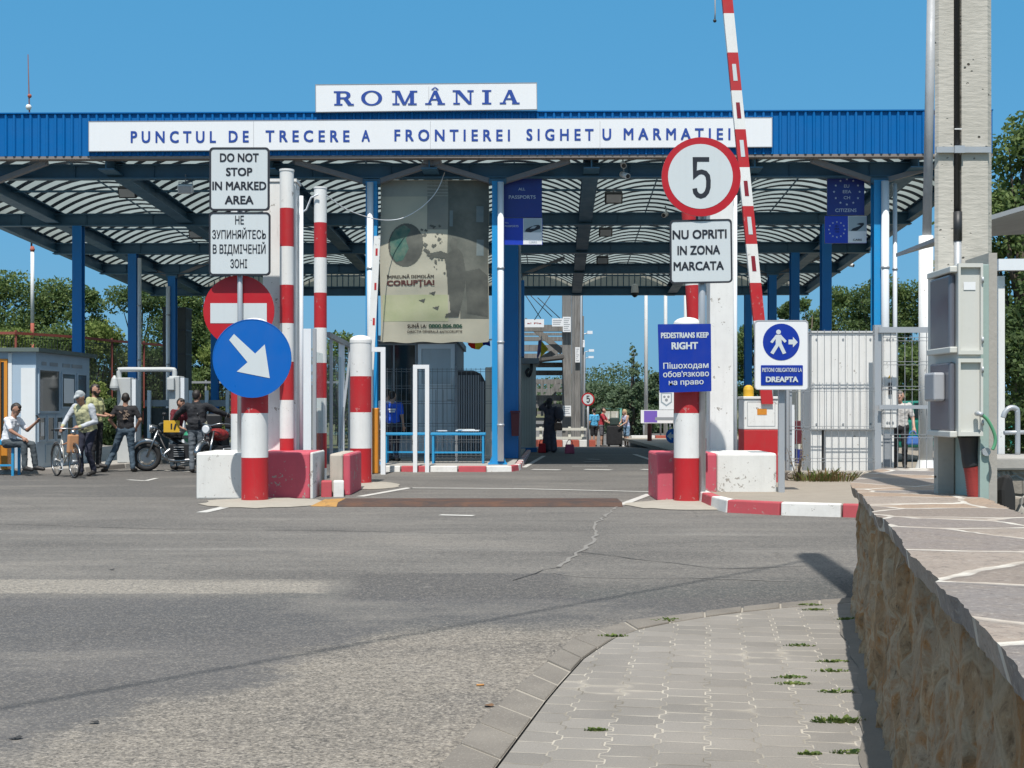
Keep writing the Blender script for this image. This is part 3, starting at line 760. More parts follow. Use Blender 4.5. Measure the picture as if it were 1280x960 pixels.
# concrete blocks painted red and white
def block(name, label, segs, Y0, Y1, h, group='painted concrete barrier blocks'):
    o = thing(name, label, 'barrier block', (segs[0][0], Y0, 0), group)
    for i, (x0, x1, mt) in enumerate(segs):
        mb = MB(); mb.box(x0, x1-.002, Y0, Y1, -.02, h, mt); mb.build('block_section', o, bevel=.035)
    return o
M['pink'] = paint('faded_pink_paint', (.50, .075, .11), .7, .25, bump=.25, chips=.085)
M['whitewash'] = paint('whitewashed_concrete', (.66, .66, .63), .8, .22, bump=.35, chips=.085)
M['old_white'] = paint('old_cream_paint', (.44, .40, .34), .8, .3, bump=.3, chips=.085)
block('barrier_block', 'whitewashed and pink concrete block behind the left bollard', [(X(245, 19.95), X(320, 19.95), M['whitewash']), (X(320, 19.95), -3.15, M['pink']), (-3.149, -3.10, M['whitewash'])], 19.95, 21.2, .72)
block('barrier_block', 'small cream and red concrete block beside the free standing bollard', [(-2.96, -2.74, M['old_white']), (-2.74, -2.62, M['pink'])], 20.75, 22.3, .67)
block('barrier_block', 'pink and white chipped concrete block behind the right bollard', [(X(822, 19.45), X(897, 19.45), M['pink']), (X(897, 19.45), X(972, 19.45), M['whitewash'])], 19.5, 20.8, .725)
def kerb(name, label, pts, seg, w, h, group=None, z0=0.0, colours=None, kind='thing', base=0):
    """painted kerb along a polyline: pts are the traffic-side foot points"""
    P_ = resample([Vector(p) for p in pts], seg)
    o = thing(name, label, 'kerb', P_[0], group)
    cols = colours or [M['kred'], M['kwhite']]
    for i in range(len(P_)-1):
        a, b = P_[i], P_[i+1]; d_ = (b-a).normalized(); nrm = Vector((-d_.y, d_.x, 0)); g = d_*.012
        a2, b2 = a+g, b-g; mb = MB()
        ft = [a2, b2, b2+nrm*w, a2+nrm*w]
        tp = [a2+nrm*.02, b2+nrm*.02, b2+nrm*(w-.01), a2+nrm*(w-.01)]
        mb.prism([Vector((p.x, p.y, p.z+h)) for p in tp], [Vector((p.x, p.y, p.z-.03)) for p in ft], cols[(i+base) % len(cols)]); mb.build('kerb_stone', o, bevel=.018)
    return o
M['kred'] = paint('kerb_red', (.42, .06, .075), .75, .45, scale=4, bump=.35, chips=.05)
M['kwhite'] = paint('kerb_white', (.64, .63, .60), .75, .4, scale=4, bump=.35, chips=.05)
def g0(x, y, z=0): D = GY(y, z); return Vector((X(x, D), D, z))
kerb('painted_kerb', 'red and white kerb curving in front of the pedestrian sign on the right', [g0(866, 625), g0(884, 634), g0(905, 640.5), g0(940, 643), g0(1000, 645), g0(1064, 647), g0(1300, 652)], .72, .18, .17, 'painted kerbs', base=1)
kerb('painted_kerb', 'short red and white kerb between the left blocks', [Vector((-3.04, 20.3, 0)), Vector((-2.66, 20.35, 0))], .19, .35, .25, 'painted kerbs')
kerb('painted_kerb', 'red and white kerb along the front of the middle island under the banner', [Vector((-3.75, 28.5, 0)), Vector((-.30, 28.35, 0)), Vector((-.02, 28.45, 0)), Vector((.14, 28.8, 0)), Vector((.22, 29.6, 0)), Vector((.9, 49.5, -.1))], .63, .16, .13, 'painted kerbs', base=0)
# island fill, aprons, right pavement
M['apron'] = paint('concrete_apron', (.34, .31, .26), .9, .4, scale=4, bump=.5)
mb = MB(); mb.box(-3.8, .02, 28.62, 50, .05, .118, M['concrete'], lambda x, y, z: Vector((x+(.034*(y-29.6) if y > 30 else 0), y, z))); structure(mb, 'island_paving')
def apron(cx, cy, rx, ry, seed, sq=.8):
    rg = random.Random(seed); mb = MB(); n = 26
    pts = [(cx+rx*math.cos(2*PI*i/n)*rg.uniform(.85, 1.1), cy+ry*math.sin(2*PI*i/n)*rg.uniform(.85, 1.1)) for i in range(n)]
    mb.add([(x, y, .008) for x, y in pts]+[(cx+(x-cx)*.8, cy+(y-cy)*.8, .03) for x, y in pts]+[(cx, cy, .035)],
           [(i, (i+1) % n, n+(i+1) % n, n+i) for i in range(n)]+[(n+i, n+(i+1) % n, 2*n) for i in range(n)], M['apron'], True)
    structure(mb, 'concrete_apron', fixn=False)
apron(X(325, 18.9), 19.0, .95, 1.0, 1); apron(X(862, 18.3), 18.6, .95, .9, 2); apron(X(465, 23), 23.2, .5, 1.1, 3)
M['pave_right'] = paint('right_pavement', (.27, .235, .19), .95, .4, scale=3, bump=.5)
mb = MB(); pts = [g0(868, 624), g0(884, 633), g0(905, 639.5), g0(940, 642), g0(1000, 644), g0(1064, 646), g0(1300, 651)]
fr = [Vector((p.x, p.y+.12, .135)) for p in pts]; bk = [Vector((p.x*1.0+(1.2 if i else .1), 24.0, .135)) for i, p in enumerate(pts)]
n = len(fr); mb.add(fr+bk, [(i, i+1, n+i+1, n+i) for i in range(n-1)], M['pave_right']); structure(mb, 'right_pavement', fixn=False)
mb = MB(); mb.box(4.9, 30, 24.0, 60, .0, .12, M['pave_right']); structure(mb, 'yard_paving')
# steel plate across the lane
t = NT('rusty_plate'); v = t.coord(); n = t.noise(v, 3, 7, .7)
t.set(Base_Color=t.mix(t.range(n, .35, .65), (.055, .045, .042), (.13, .065, .04)), Roughness=.65, Metallic=.35); t.bump(n, .4, .01); M['plate'] = t.m
o = thing('steel_threshold', 'dark rusty steel strip across the lane entrance with a yellow end', 'threshold', (-.7, 18.6, 0))
mb = MB(); xa, xb = X(425, 18.6), X(776, 18.6)
mb.prism([(xa, 18.25, .004), (xa, 18.4, .055), (xa, 19.25, .055), (xa, 19.4, .004)], [(xb, 18.25, .004), (xb, 18.4, .055), (xb, 19.25, .055), (xb, 19.4, .004)], M['plate']); mb.build('ramp_plate', o)
mb = MB(); xc = X(391, 18.6)
mb.prism([(xc, 18.35, .004), (xc+.1, 18.5, .05), (xc+.1, 19.15, .05), (xc, 19.3, .004)], [(xa-.003, 18.25, .004), (xa-.003, 18.4, .055), (xa-.003, 19.25, .055), (xa-.003, 19.4, .004)], paint('worn_yellow', (.40, .21, .05), .7, .7, scale=5, chips=.1, under=(.12, .07, .04))); mb.build('end_piece', o)
# painted lines
M['line'] = paint('road_line', (.50, .49, .46), .8, .55, scale=5, bump=.1)
mb = MB()
def stripe(p, q, w, z=.006): 
    p, q = g0(*p), g0(*q); d_ = (q-p); nrm = Vector((-d_.y, d_.x, 0)).normalized()*w/2
    mb.add([(v_.x, v_.y, prof(v_.y)+z) for v_ in (p+nrm, q+nrm, q-nrm, p-nrm)], [(0, 1, 2, 3)], M['line'])
stripe((450, 621), (512, 610), .14); stripe((512, 610.2), (640, 611), .13); stripe((640, 611), (812, 615), .13, .0065); stripe((775, 632), (812, 618), .13, .007); stripe((550, 644), (592, 645), .16); stripe((252, 641), (300, 630), .16)
for a, b in ((665, 700), (731, 764), (802, 832)): stripe((a, 587), (b, 587.6), .3)
stripe((655, 584.5), (680, 570), .12); stripe((793, 568), (826, 579), .14)
stripe((160, 600), (182, 601.3), .12); stripe((182, 601.3), (196, 598), .1, .0066); stripe((190, 587.5), (245, 590), .12)
stripe((715, 583), (760, 583), .1); stripe((730, 577), (752, 577.5), .12, .007); stripe((734, 574), (750, 574.4), .2)
structure(mb, 'road_markings', fixn=False)
M['filler'] = paint('crack_filler', (.20, .19, .175), .9, .5, scale=6); M['crack'] = plain('open_crack', (.03, .03, .03), .9)
def crack(pts, w, mat, seed, z=.005):
    rg = random.Random(seed); P_ = resample([g0(*p) for p in pts], .22); mb = MB(); L_, R_ = [], []
    for i, p in enumerate(P_):
        d_ = (P_[min(i+1, len(P_)-1)]-P_[max(i-1, 0)]).normalized(); n_ = Vector((-d_.y, d_.x, 0)); q = p+n_*rg.uniform(-.03, .03); ww = w*rg.uniform(.35, 1.3)/2
        L_.append(q+n_*ww+Vector((0, 0, z))); R_.append(q-n_*ww+Vector((0, 0, z)))
    n = len(L_); mb.add(L_+R_, [(i, i+1, n+i+1, n+i) for i in range(n-1)], mat); structure(mb, 'road_crack', fixn=False)
crack([(772, 632), (745, 655), (742, 675), (725, 690), (698, 709)], .045, M['filler'], 1); crack([(698, 709), (670, 716), (640, 726)], .014, M['crack'], 2); crack([(725, 690), (900, 712), (1010, 708)], .018, M['crack'], 3)
crack([(0, 655), (180, 661), (420, 664), (640, 668)], .02, M['crack'], 4); crack([(690, 716), (720, 722), (860, 722), (1000, 728)], .025, M['filler'], 7)

# ------------------------------------------------------------------ round signs
def disc(name, label, cx, cy, r, Y, faces, extra=None, cat='road sign', rot=None):
    fn = plane(Y); o = thing(name, label, cat, fn(cx, cy+r))
    mb = MB(); plate(mb, circ(cx, cy, r, 48), fn, .025, faces[0], M['grey']); mb.build('plate', o)
    if extra: extra(o, lambda off: plane(Y, off))
    return o
def part(o, name, pts_list, fn, mat):
    mb = MB()
    for pts in pts_list: flat(mb, pts, fn, mat)
    return mb.build(name, o, fixn=False)
def arrow_ex(o, w):
    mb = MB(); mb.ring([w(.004)(*p) for p in circ(315, 448, 49.3, 48)], [w(.004)(*p) for p in circ(315, 448, 48.3, 48)], (0, .03, 0), M['sign_blue']); mb.build('rim', o)
    part(o, 'arrow', [[(286.5, 425), (292.5, 417.5), (319, 442), (331, 430.5), (337.3, 472.7), (296, 464.5), (309.5, 452.8)]], w(.005), M['refl'])
disc('arrow_sign', 'round blue sign with a white arrow pointing down right on the left bollard', 315, 448, 49, 19.02, [M['sign_blue']], arrow_ex)
def noentry_ex(o, w): part(o, 'white_bar', [[(263, 379), (333.5, 379), (333.5, 404), (263, 404)]], w(.004), M['refl'])
disc('no_entry_sign', 'round red no entry sign half hidden by the blue arrow disc', 298.5, 388.5, 44.5, 20.235, [M['sign_red']], noentry_ex)
def strokes(mb, fn, paths, wd, mat):
    """numeral drawn as mitred strokes"""
    for k, path in enumerate(paths):
        p = [Vector(q) for q in path]; L_, R_ = [], []
        for i, q in enumerate(p):
            d0 = (q-p[i-1]).normalized() if i else (p[1]-q).normalized(); d1 = (p[i+1]-q).normalized() if i < len(p)-1 else d0
            n0, n1 = Vector((-d0.y, d0.x)), Vector((-d1.y, d1.x)); m = (n0+n1).normalized(); m = m/max(.5, m.dot(n0)); L_.append(q+m*wd/2); R_.append(q-m*wd/2)
        for i in range(len(p)-1): mb.add([fn(*L_[i])+Vector((0, -.0006*k, 0)), fn(*L_[i+1])+Vector((0, -.0006*k, 0)), fn(*R_[i+1])+Vector((0, -.0006*k, 0)), fn(*R_[i])+Vector((0, -.0006*k, 0))], [(0, 1, 2, 3)], mat)
def five_path(cx, cy, s_):
    q = [[(886.5, 199.3), (868.6, 199.3), (868.6, 219.5), (872.5, 215.8), (877, 214.8), (881.5, 216.2), (884.6, 220), (885.5, 226), (885.3, 234), (883.6, 240), (880.2, 244), (876, 245.4), (872, 244), (869.2, 240.4), (868.3, 235.5)]]
    return [[(cx+(x-877)*s_, cy+(y-222.5)*s_) for x, y in l] for l in q]
def five_ex(o, w):
    part(o, 'white_field', [circ(875.5, 220.5, 40.5, 48)], w(.003), M['refl'])
    mb = MB(); strokes(mb, w(.006), five_path(877, 222.5, 1), 5.8, M['black']); mb.build('numeral', o, fixn=False)
disc('speed_sign', 'large round red rimmed sign with the number 5 above the lane', 876.5, 221, 49.5, 18.9, [M['sign_red']], five_ex)
def smallfive_ex(o, w):
    part(o, 'white_field', [circ(735, 499, 6.5, 32)], w(.003), M['refl'])
    mb = MB(); strokes(mb, w(.008), five_path(735.2, 499, .17), 1.25, M['black']); mb.build('numeral', o, fixn=False)
    mb = MB(); mb.tube([(X(735, 55), 55.06, -.25), (X(735, 55), 55.06, Z(492, 55))], .05, M['galv'], 8); mb.build('post', o)
disc('speed_sign', 'tiny distant round sign with the number 5 beside the wooden gate', 735, 499, 8.2, 55, [M['sign_red']], smallfive_ex)
def farrow_ex(o, w):
    part(o, 'arrow', [[(833.5, 545), (839, 540), (839, 543), (846, 543), (846, 547), (839, 547), (839, 550)]], w(.004), M['refl'])
    mb = MB(); mb.tube([(X(841, 48), 48.05, -.1), (X(841, 48), 48.05, Z(545, 48))], .04, M['galv'], 8); mb.build('post', o)
disc('arrow_sign', 'small far round blue sign with a white arrow pointing left', 841.5, 545, 9.3, 48, [M['sign_blue']], farrow_ex)
# ------------------------------------------------------------------ rectangular signs
bt = M['black']
board('stopping_board', 'white board reading do not stop in marked area, topmost on the left', 'sign', (262, 336.5, 184.5, 263), 20.1, .03, M['refl'], M['rim'], 4.5, 2.0,
      [('DO NOT', 275, 323.5, 191, 202.5), ('STOP', 282.5, 315.5, 209, 220), ('IN MARKED', 265.5, 333, 226.3, 237.6), ('AREA', 281, 317, 244, 255.3)], bt, .03)
board('stopping_board', 'white board with Ukrainian text directly below the do not stop board', 'sign', (261.5, 337.5, 265.5, 344), 20.1, .03, M['refl'], M['rim'], 4.5, 1.8,
      [('НЕ', 294, 305, 269.5, 280.5, .012), ('ЗУПИНЯЙТЕСЬ', 265.3, 332.5, 287.5, 298.5, .012), ('В ВІДМІЧЕНІЙ', 266, 332, 305.5, 317, .012), ('ЗОНІ', 288, 309, 324, 335, .012)], bt, .012)
board('stopping_board', 'white board below the large five sign, text in Romanian', 'sign', (838, 915.5, 275, 354), 18.95, .03, M['refl'], M['rim'], 4.5, 1.8,
      [('NU OPRITI', 841, 909, 286.8, 298.8), ('IN ZONA', 847, 900.5, 306.5, 318.5), ('MARCATA', 842, 905, 326.5, 338)], bt, .03,
      cor=[(837.5, 275.5), (914.5, 273.8), (915.5, 353), (838, 354.5)])
board('pedestrian_board', 'blue board telling pedestrians in white letters to keep right', 'sign', (822.5, 889, 405.5, 490), 18.85, .02, M['sign_navy'], None, .6, 1,
      [('PEDESTRIANS KEEP', 826, 886, 415.5, 423), ('RIGHT', 839, 872.5, 427.5, 437), ('Пішоходам', 828, 885.5, 453.2, 460.8, .018), ('обов\'язково', 827.5, 886, 463.5, 471.2, .018), ('на право', 834.5, 879, 474, 481, .018)], M['refl'], .045,
      cor=[(822.3, 405.3), (888.6, 404.7), (889.3, 489), (824.5, 491)])
def walk_ex(o, w):
    part(o, 'blue_disc', [circ(976.5, 427.5, 23, 40)], w(.004), M['sign_navy'])
    k = [(971, 417.5), (976, 417.5), (982.5, 422), (980.5, 424.6), (976.5, 424.5), (978, 432), (981, 441), (976, 441.5), (973.6, 434), (968, 442), (964.3, 439.3), (970, 431), (969.5, 423.8), (967, 427), (965, 426)]
    mb = MB(); flat(mb, circ(973, 415, 3, 14), w(.008), M['refl'])
    for q in ([(969.5, 418.5), (976.5, 418.5), (977, 431), (969.5, 431)], [(970, 429.5), (974.5, 430.5), (966.6, 443), (962.8, 441)], [(972.5, 430.5), (977, 429.5), (982.6, 441.3), (978.4, 442.8)], [(969.6, 418.6), (970.5, 422.5), (965.5, 429), (962.6, 427.5)], [(976, 418.6), (983.2, 426.3), (980.8, 428.6), (975.2, 423)]):
        k0 = .0082+.0004*len(mb.f); flat(mb, q, w(k0), M['refl'])
    mb.build('walking_figure', o, fixn=False)
    part(o, 'arrow', [[(985.5, 424.5), (991, 424.5), (991, 421), (997, 427.8), (991, 434.3), (991, 430.5), (985.5, 430.5)]], w(.008), M['refl'])
    mb = MB(); plate(mb, rrect(951, 1003.5, 456.5, 481.5, 1), w(.008), .006, M['sign_navy']); mb.build('text_panel', o)
board('pedestrian_sign', 'white sign with blue walking figure disc on the grey post by the right kerb', 'sign', (943.5, 1010, 400.5, 487), 19.25, .03, M['white_clean'], M['seam'], 4, .7,
      [('PIETONI OBLIGATORIU LA', 952.5, 1002, 459.5, 465, .02), ('DREAPTA', 957, 997.5, 470.3, 477.8, .05)], M['refl'], .03, walk_ex)
for o in [q for q in COL.objects if q.name.startswith('lettering') and q.parent and q.parent.name.startswith('pedestrian_sign')]: o.location.y -= .012
# posts
def post(name, label, px, Y, ytop, r, z0=0.0, mat=None, cat='post', pxtop=None):
    mb = MB(); p = Vector((X(px, Y), Y, z0)); q = Vector((X(pxtop if pxtop else px, Y), Y, Z(ytop, Y)))
    mb.tube([p, q], r, mat or M['galv'], 12); mb.tube([q, q+Vector((0, 0, .02))], r+.006, M['dark'], 12)
    return solo(mb, name, label, cat, p)
post('sign_post', 'thin grey post carrying the two left stopping boards', 300, 20.185, 190, .042)
post('sign_post', 'thin grey post behind the large five sign on the right', 877.5, 19.05, 176, .055)
mb = MB(); Y = 19.35; mb.box(X(973.5, Y), X(981, Y), Y, Y+.08, .13, Z(399, Y), M['galv']); solo(mb, 'sign_post', 'square grey post holding the walking figure sign', 'post', (X(977, Y), Y, .13), bevel=.006)
# ------------------------------------------------------------------ raised barrier on the right
o = thing('barrier', 'raised red and white boom barrier with white and red drive box', 'barrier', (X(951, 22), 22.2, 0))
Y = 22.0
mb = MB(); mb.box(X(930, Y), X(973, Y), Y, Y+.55, Z(537, Y), Z(499, Y), M['white']); mb.build('housing', o, bevel=.015)
mb = MB(); mb.box(X(930, Y), X(973, Y), Y, Y+.55, 0, Z(537, Y)-.002, M['red']); mb.build('housing_base', o, bevel=.01)
mb = MB(); mb.box(X(929, Y), X(974, Y), Y-.02, Y+.57, Z(499, Y)+.002, Z(497, Y)+.02, M['white']); mb.build('lid', o, bevel=.008)
mb = MB(); mb.ring([plane(Y, .003)(*p) for p in rrect(934, 969, 502, 533, .6)], [plane(Y, .003)(*p) for p in rrect(934.6, 968.4, 502.6, 532.4, .6)], (0, .004, 0), M['grey']); mb.build('service_door', o)
mb = MB(); plate(mb, rrect(946.5, 958.5, 511, 518.5, .4), plane(Y, .005), .004, M['orange']); mb.build('warning_sticker', o)
mb = MB(); mb.lathe((X(939, Y), Y+.25, Z(497, Y)+.02), [(.09, 0), (.09, .12), (.075, .17), (.03, .2)], M['yellow'], 16); mb.build('beacon', o)
arm_pts = [(958.5, 495), (909.5, 0)]; Ya = 21.95
def ap(y): return 958.5+(909.5-958.5)*(495-y)/495
mb = MB(); bands = [(505, 487, 'red'), (487, 401, 'white'), (401, 353.5, 'red'), (353.5, 305, 'white'), (305, 257.5, 'red'), (257.5, 209, 'white'), (209, 161.5, 'red'), (161.5, 113, 'white'), (113, 65.5, 'red'), (65.5, 16.5, 'white'), (16.5, -31, 'red'), (-31, -80, 'white')]
for y0, y1, c_ in bands:
    w0, w1 = 7.2-(495-y0)*.0016, 7.2-(495-y1)*.0016
    fn = plane(Ya); fr = [fn(ap(y0)-w0, y0), fn(ap(y0)+w0, y0), fn(ap(y1)+w1, y1), fn(ap(y1)-w1, y1)]
    mb.prism(fr, [p+Vector((0, .09, 0)) for p in fr], M[c_])
mb.build('boom', o)
for y0, y1, c_ in ((339, 320, 'red'), (293, 271, 'white'), (245, 226, 'red'), (196, 175, 'white'), (148, 128, 'red'), (101, 80, 'white')):
    mb = MB(); fn = plane(Ya, .004); flat(mb, [fn and (ap(y0)-2.6, y0), (ap(y0)+2.6, y0), (ap(y1)+2.4, y1), (ap(y1)-2.4, y1)], fn, M['refl'] if c_ == 'white' else paint('reflector_red', (.22, .012, .02), .4, .1)); mb.build('reflector_strip', o, fixn=False)
mb = MB(); mb.box(X(952, Y), X(966, Y), Y-.03, Y+.16, Z(497, Y), Z(484, Y), M['grey']); mb.build('boom_clamp', o)
# far raised barrier on the middle island, with its orange box
o = thing('barrier', 'slim raised white boom with small red marks left of the banner', 'barrier', (X(467, 27.6), 27.6, .0)); Y = 27.6
fn = plane(Y); fr = [fn(457.5, 470), fn(466.5, 470), fn(475.5, 295), fn(467.5, 295)]
mb = MB(); mb.prism(fr, [p+Vector((0, .06, 0)) for p in fr], M['white']); mb.build('boom', o)
for x, y in ((471, 315), (469.5, 358), (467.5, 402)): mb = MB(); flat(mb, [(x-1.5, y-4.5), (x+1.2, y-4.5), (x+1, y+4.5), (x-1.7, y+4.5)], plane(Y, .004), M['red']); mb.build('reflector_strip', o, fixn=False)
mb = MB(); mb.box(X(456, Y), X(472.5, Y), Y, Y+.35, 0, Z(510, Y), M['orange']); mb.build('housing', o, bevel=.02)
# white U frames
def uframe(label, x0, x1, y0, Y, r, z0=0):
    o = thing('hoop_barrier', label, 'frame', (X((x0+x1)/2, Y), Y, z0), 'white upside down U frames'); zt = Z(y0, Y)
    for x in (x0, x1):
        mb = MB(); mb.box(X(x, Y)-r, X(x, Y)+r, Y-r, Y+r, z0, zt-2*r, M['white_clean']); mb.build('upright', o)
    mb = MB(); mb.box(X(x0, Y)-r, X(x1, Y)+r, Y-r, Y+r, zt-2*r+.001, zt, M['white_clean']); mb.build('top_bar', o)
uframe('white upside down U frame in front of the grey door', 519, 534, 456, 28.25, .045)
uframe('white upside down U frame right of the free standing bollard', 462, 479, 434, 27.3, .05)
# glazed walkway screen behind the left poles
o = thing('glazed_screen', 'grey framed glass screen running back from the left island', 'screen', (-3.6, 24.5, 0))
def rp(x, y, Y): return P(x, y, Y)
for (x, yt, Y, w_) in ((384, 411, 24.6, .16), (393, 411, 24.7, .07), (414, 420, 26.4, .06), (427, 427, 27.3, .12), (437, 432, 28.0, .06)):
    mb = MB(); p = P(x, yt, Y); mb.box(p.x-w_/2, p.x+w_/2, Y-.04, Y+.04, 0, p.z, M['galv'] if w_ < .1 else M['pvc']); mb.build('upright', o)
mb = MB(); mb.bar(P(410, 418, 26.0), P(441, 434, 28.2), .08, .1, M['grey']); mb.build('top_rail', o)
mb = MB(); mb.bar(P(424, 560, 27.2), P(438, 440, 27.4), .05, .05, M['galv']); mb.build('brace', o)
for a, b in (((395, 24.75), (413, 26.3)), ((415, 26.45), (436, 27.95))):
    p, q = Vector((X(a[0], a[1]), a[1], 0)), Vector((X(b[0], b[1]), b[1], 0)); mb = MB()
    zt = 2.5; mb.add([p+Vector((0, 0, .3)), q+Vector((0, 0, .3)), q+Vector((0, 0, zt)), p+Vector((0, 0, zt))], [(0, 1, 2, 3)], M['pane']); mb.build('glass_pane', o, fixn=False)
# ------------------------------------------------------------------ banner between the two middle columns
bx0, bx1, by0, by1, BY = 475.5, 611, 225, 428, 29.72
def bsurf(x, y, off=0.0):
    u, v = (x-bx0)/(bx1-bx0), (y-by0)/(by1-by0)
    bulge = .20*math.sin(PI*u)*math.sin(PI*min(1, max(0, v)))+.014*math.sin(13*u+5*v)*v+.010*math.sin(31*v+3*u)*u*(1-u)*4
    hem = .02*math.sin(18*u)*max(0, v-.85)/.15
    D = BY-bulge-hem-off
    return Vector((X(x, BY)+.01*math.sin(9*v), D, Z(y, BY)+.015*math.sin(20*u)*max(0, v-.9)*10))
def bgrid(mb, x0, x1, y0, y1, nx, ny, mat, off=0.0):
    vs = [bsurf(x0+(x1-x0)*i/nx, y0+(y1-y0)*j/ny, off) for j in range(ny+1) for i in range(nx+1)]
    mb.add(vs, [(j*(nx+1)+i, j*(nx+1)+i+1, (j+1)*(nx+1)+i+1, (j+1)*(nx+1)+i) for j in range(ny) for i in range(nx)], mat, True)
def bpoly(mb, pts, mat, off):
    """filled outline draped on the banner (fan from its centre, edges subdivided)"""
    xs, ys = [p[0] for p in pts], [p[1] for p in pts]; st = .8; n = len(pts)
    def inside(x, y):
        c = False
        for i in range(n):
            (ax, ay), (bx, by) = pts[i], pts[i-1]
            if (ay > y) != (by > y) and x < (bx-ax)*(y-ay)/(by-ay)+ax: c = not c
        return c
    nx, ny = int((max(xs)-min(xs))/st)+1, int((max(ys)-min(ys))/st)+1; ids = {}; vs = []; fs = []
    def vid(i, j):
        if (i, j) not in ids: ids[(i, j)] = len(vs); vs.append(bsurf(min(xs)+i*st, min(ys)+j*st, off))
        return ids[(i, j)]
    for i in range(nx):
        for j in range(ny):
            if inside(min(xs)+(i+.5)*st, min(ys)+(j+.5)*st): fs.append((vid(i, j), vid(i+1, j), vid(i+1, j+1), vid(i, j+1)))
    if fs: mb.add(vs, fs, mat, True)
def cloth(name, rgb, rgb2=None, sc=1.2, tr=.12):
    t = NT(name); v = t.coord(); n = t.noise(v, sc, 6, .6)
    c = t.mix(t.range(n, .35, .68), rgb, rgb2 or tuple(q*.75 for q in rgb))
    d_ = t.n('ShaderNodeBsdfDiffuse'); t.link(c, d_.inputs[0]); q = t.n('ShaderNodeBsdfTranslucent'); t.link(c, q.inputs[0])
    m = t.n('ShaderNodeMixShader'); m.inputs[0].default_value = tr; t.link(d_.outputs[0], m.inputs[1]); t.link(q.outputs[0], m.inputs[2]); t.link(m.outputs[0], t.out.inputs[0]); return t.m
ban = thing('banner', 'large faded anti corruption poster banner hung between two blue columns', 'banner', (X(543, BY), BY, Z(428, BY)))
c1 = cloth('banner_cloth', (.50, .47, .37), (.42, .41, .33)); c2 = cloth('banner_green', (.40, .43, .26), (.50, .50, .34)); c3 = cloth('banner_print_grey', (.12, .13, .115), (.21, .215, .185), 1.6); c4 = cloth('banner_print_dark', (.095, .10, .092), (.15, .155, .135), 2.5)
c5 = cloth('banner_globe_green', (.05, .14, .12), (.16, .22, .17), 4); c6 = plain('banner_text', (.035, .028, .025), .8); c7 = cloth('banner_top', (.40, .40, .34), (.30, .31, .28)); c8 = cloth('banner_window', (.16, .21, .22), (.25, .28, .27), 3)
mb = MB(); bgrid(mb, bx0, bx1, by0, by1, 34, 48, c1); mb.build('cloth', ban, fixn=False)
mb = MB()
bgrid(mb, 477, 611, 226, 246, 30, 6, c7, .003); bgrid(mb, 478, 560, 369, 402, 20, 8, c2, .003); bgrid(mb, 560, 610.5, 226, 369, 14, 34, c3, .004); bgrid(mb, 575, 610.5, 326, 398, 10, 16, c3, .006)
bgrid(mb, 534, 563, 226, 288, 8, 16, cloth('banner_print_mid', (.30, .30, .26), (.22, .225, .2)), .003)
mb.build('printed_backdrop', ban, fixn=False)
mb = MB()
for x0_, y0_ in ((595, 258), (596, 300), (562, 264)): bgrid(mb, x0_, x0_+(9 if x0_ > 570 else 4), y0_, y0_+20, 3, 4, c8, .008)
mb.build('printed_windows', ban, fixn=False)
mb = MB(); bpoly(mb, circ(508, 307, 22, 30, 27), c4, .007); bpoly(mb, [(488, 300), (494, 288), (506, 282), (514, 288), (508, 300), (512, 312), (505, 326), (496, 328), (489, 318)], c5, .010); mb.build('printed_globe', ban, fixn=False)
rg = random.Random(8); mb = MB()
for i in range(34):
    t_ = rg.random(); cx_, cy_ = 528+t_*26+rg.uniform(-4, 6), 283+t_*14+rg.uniform(-10, 46); r_ = rg.uniform(1.0, 3.2)*(1.2-t_*.5)
    bpoly(mb, [(cx_+r_*math.cos(a), cy_+r_*rg.uniform(.5, 1.1)*math.sin(a)) for a in (0, 1.5, 2.9, 4.3)], c4, .008+.0002*i)
for cx_, cy_ in ((528, 376), (545, 385), (541, 367)): bpoly(mb, [(cx_-4, cy_), (cx_+4, cy_-2), (cx_+2, cy_+3)], c4, .009)
mb.build('printed_fragments', ban, fixn=False)
mb = MB()
bpoly(mb, [(563, 303), (566, 298), (572, 300), (572, 310), (579, 318), (584, 345), (579, 372), (573, 396), (556, 397), (557, 393), (563, 391), (560, 350), (558, 330), (556, 322), (566, 314)], c4, .010)
bpoly(mb, [(538, 318), (552, 315), (560, 318), (566, 316), (566, 322), (556, 324), (540, 322)], c4, .0115); bpoly(mb, [(582, 340), (600, 336), (610, 345), (609, 396), (584, 392)], c4, .009)
mb.build('printed_figure', ban, fixn=False)
mb = MB()
bt = lambda off: (lambda x, y: bsurf(x, y, off))
text_px(mb, 'ÎMPREUNĂ DEMOLĂM', 484, 543.5, 344.5, 348.5, bt(.012), c6, .03); text_px(mb, 'CORUPȚIA!', 484, 544, 350.5, 357.5, bt(.012), plain('banner_text_brown', (.09, .028, .025), .8), .045)
text_px(mb, 'SUNĂ LA:', 509, 533, 405.5, 410, bt(.012), c6, .03); text_px(mb, '0800.806.806', 535.5, 577.5, 405, 410, bt(.012), plain('banner_text_green', (.03, .08, .05), .8), .05); text_px(mb, 'DIRECȚIA GENERALĂ ANTICORUPȚIE', 509, 577.5, 413, 416, bt(.012), c6, .02)
mb.build('lettering', ban, fixn=False)
mb = MB()
for x, y in ((475.5, 226), (611, 226), (475.5, 330), (611, 330), (477, 427), (610, 427)):
    p = bsurf(x, y); q = C(-3.24 if x < 540 else -.33, 29.6, 0); mb.tube([p, Vector((q.x, q.y, p.z+.06))], .008, M['galv'], 5)
mb.build('tie', ban)
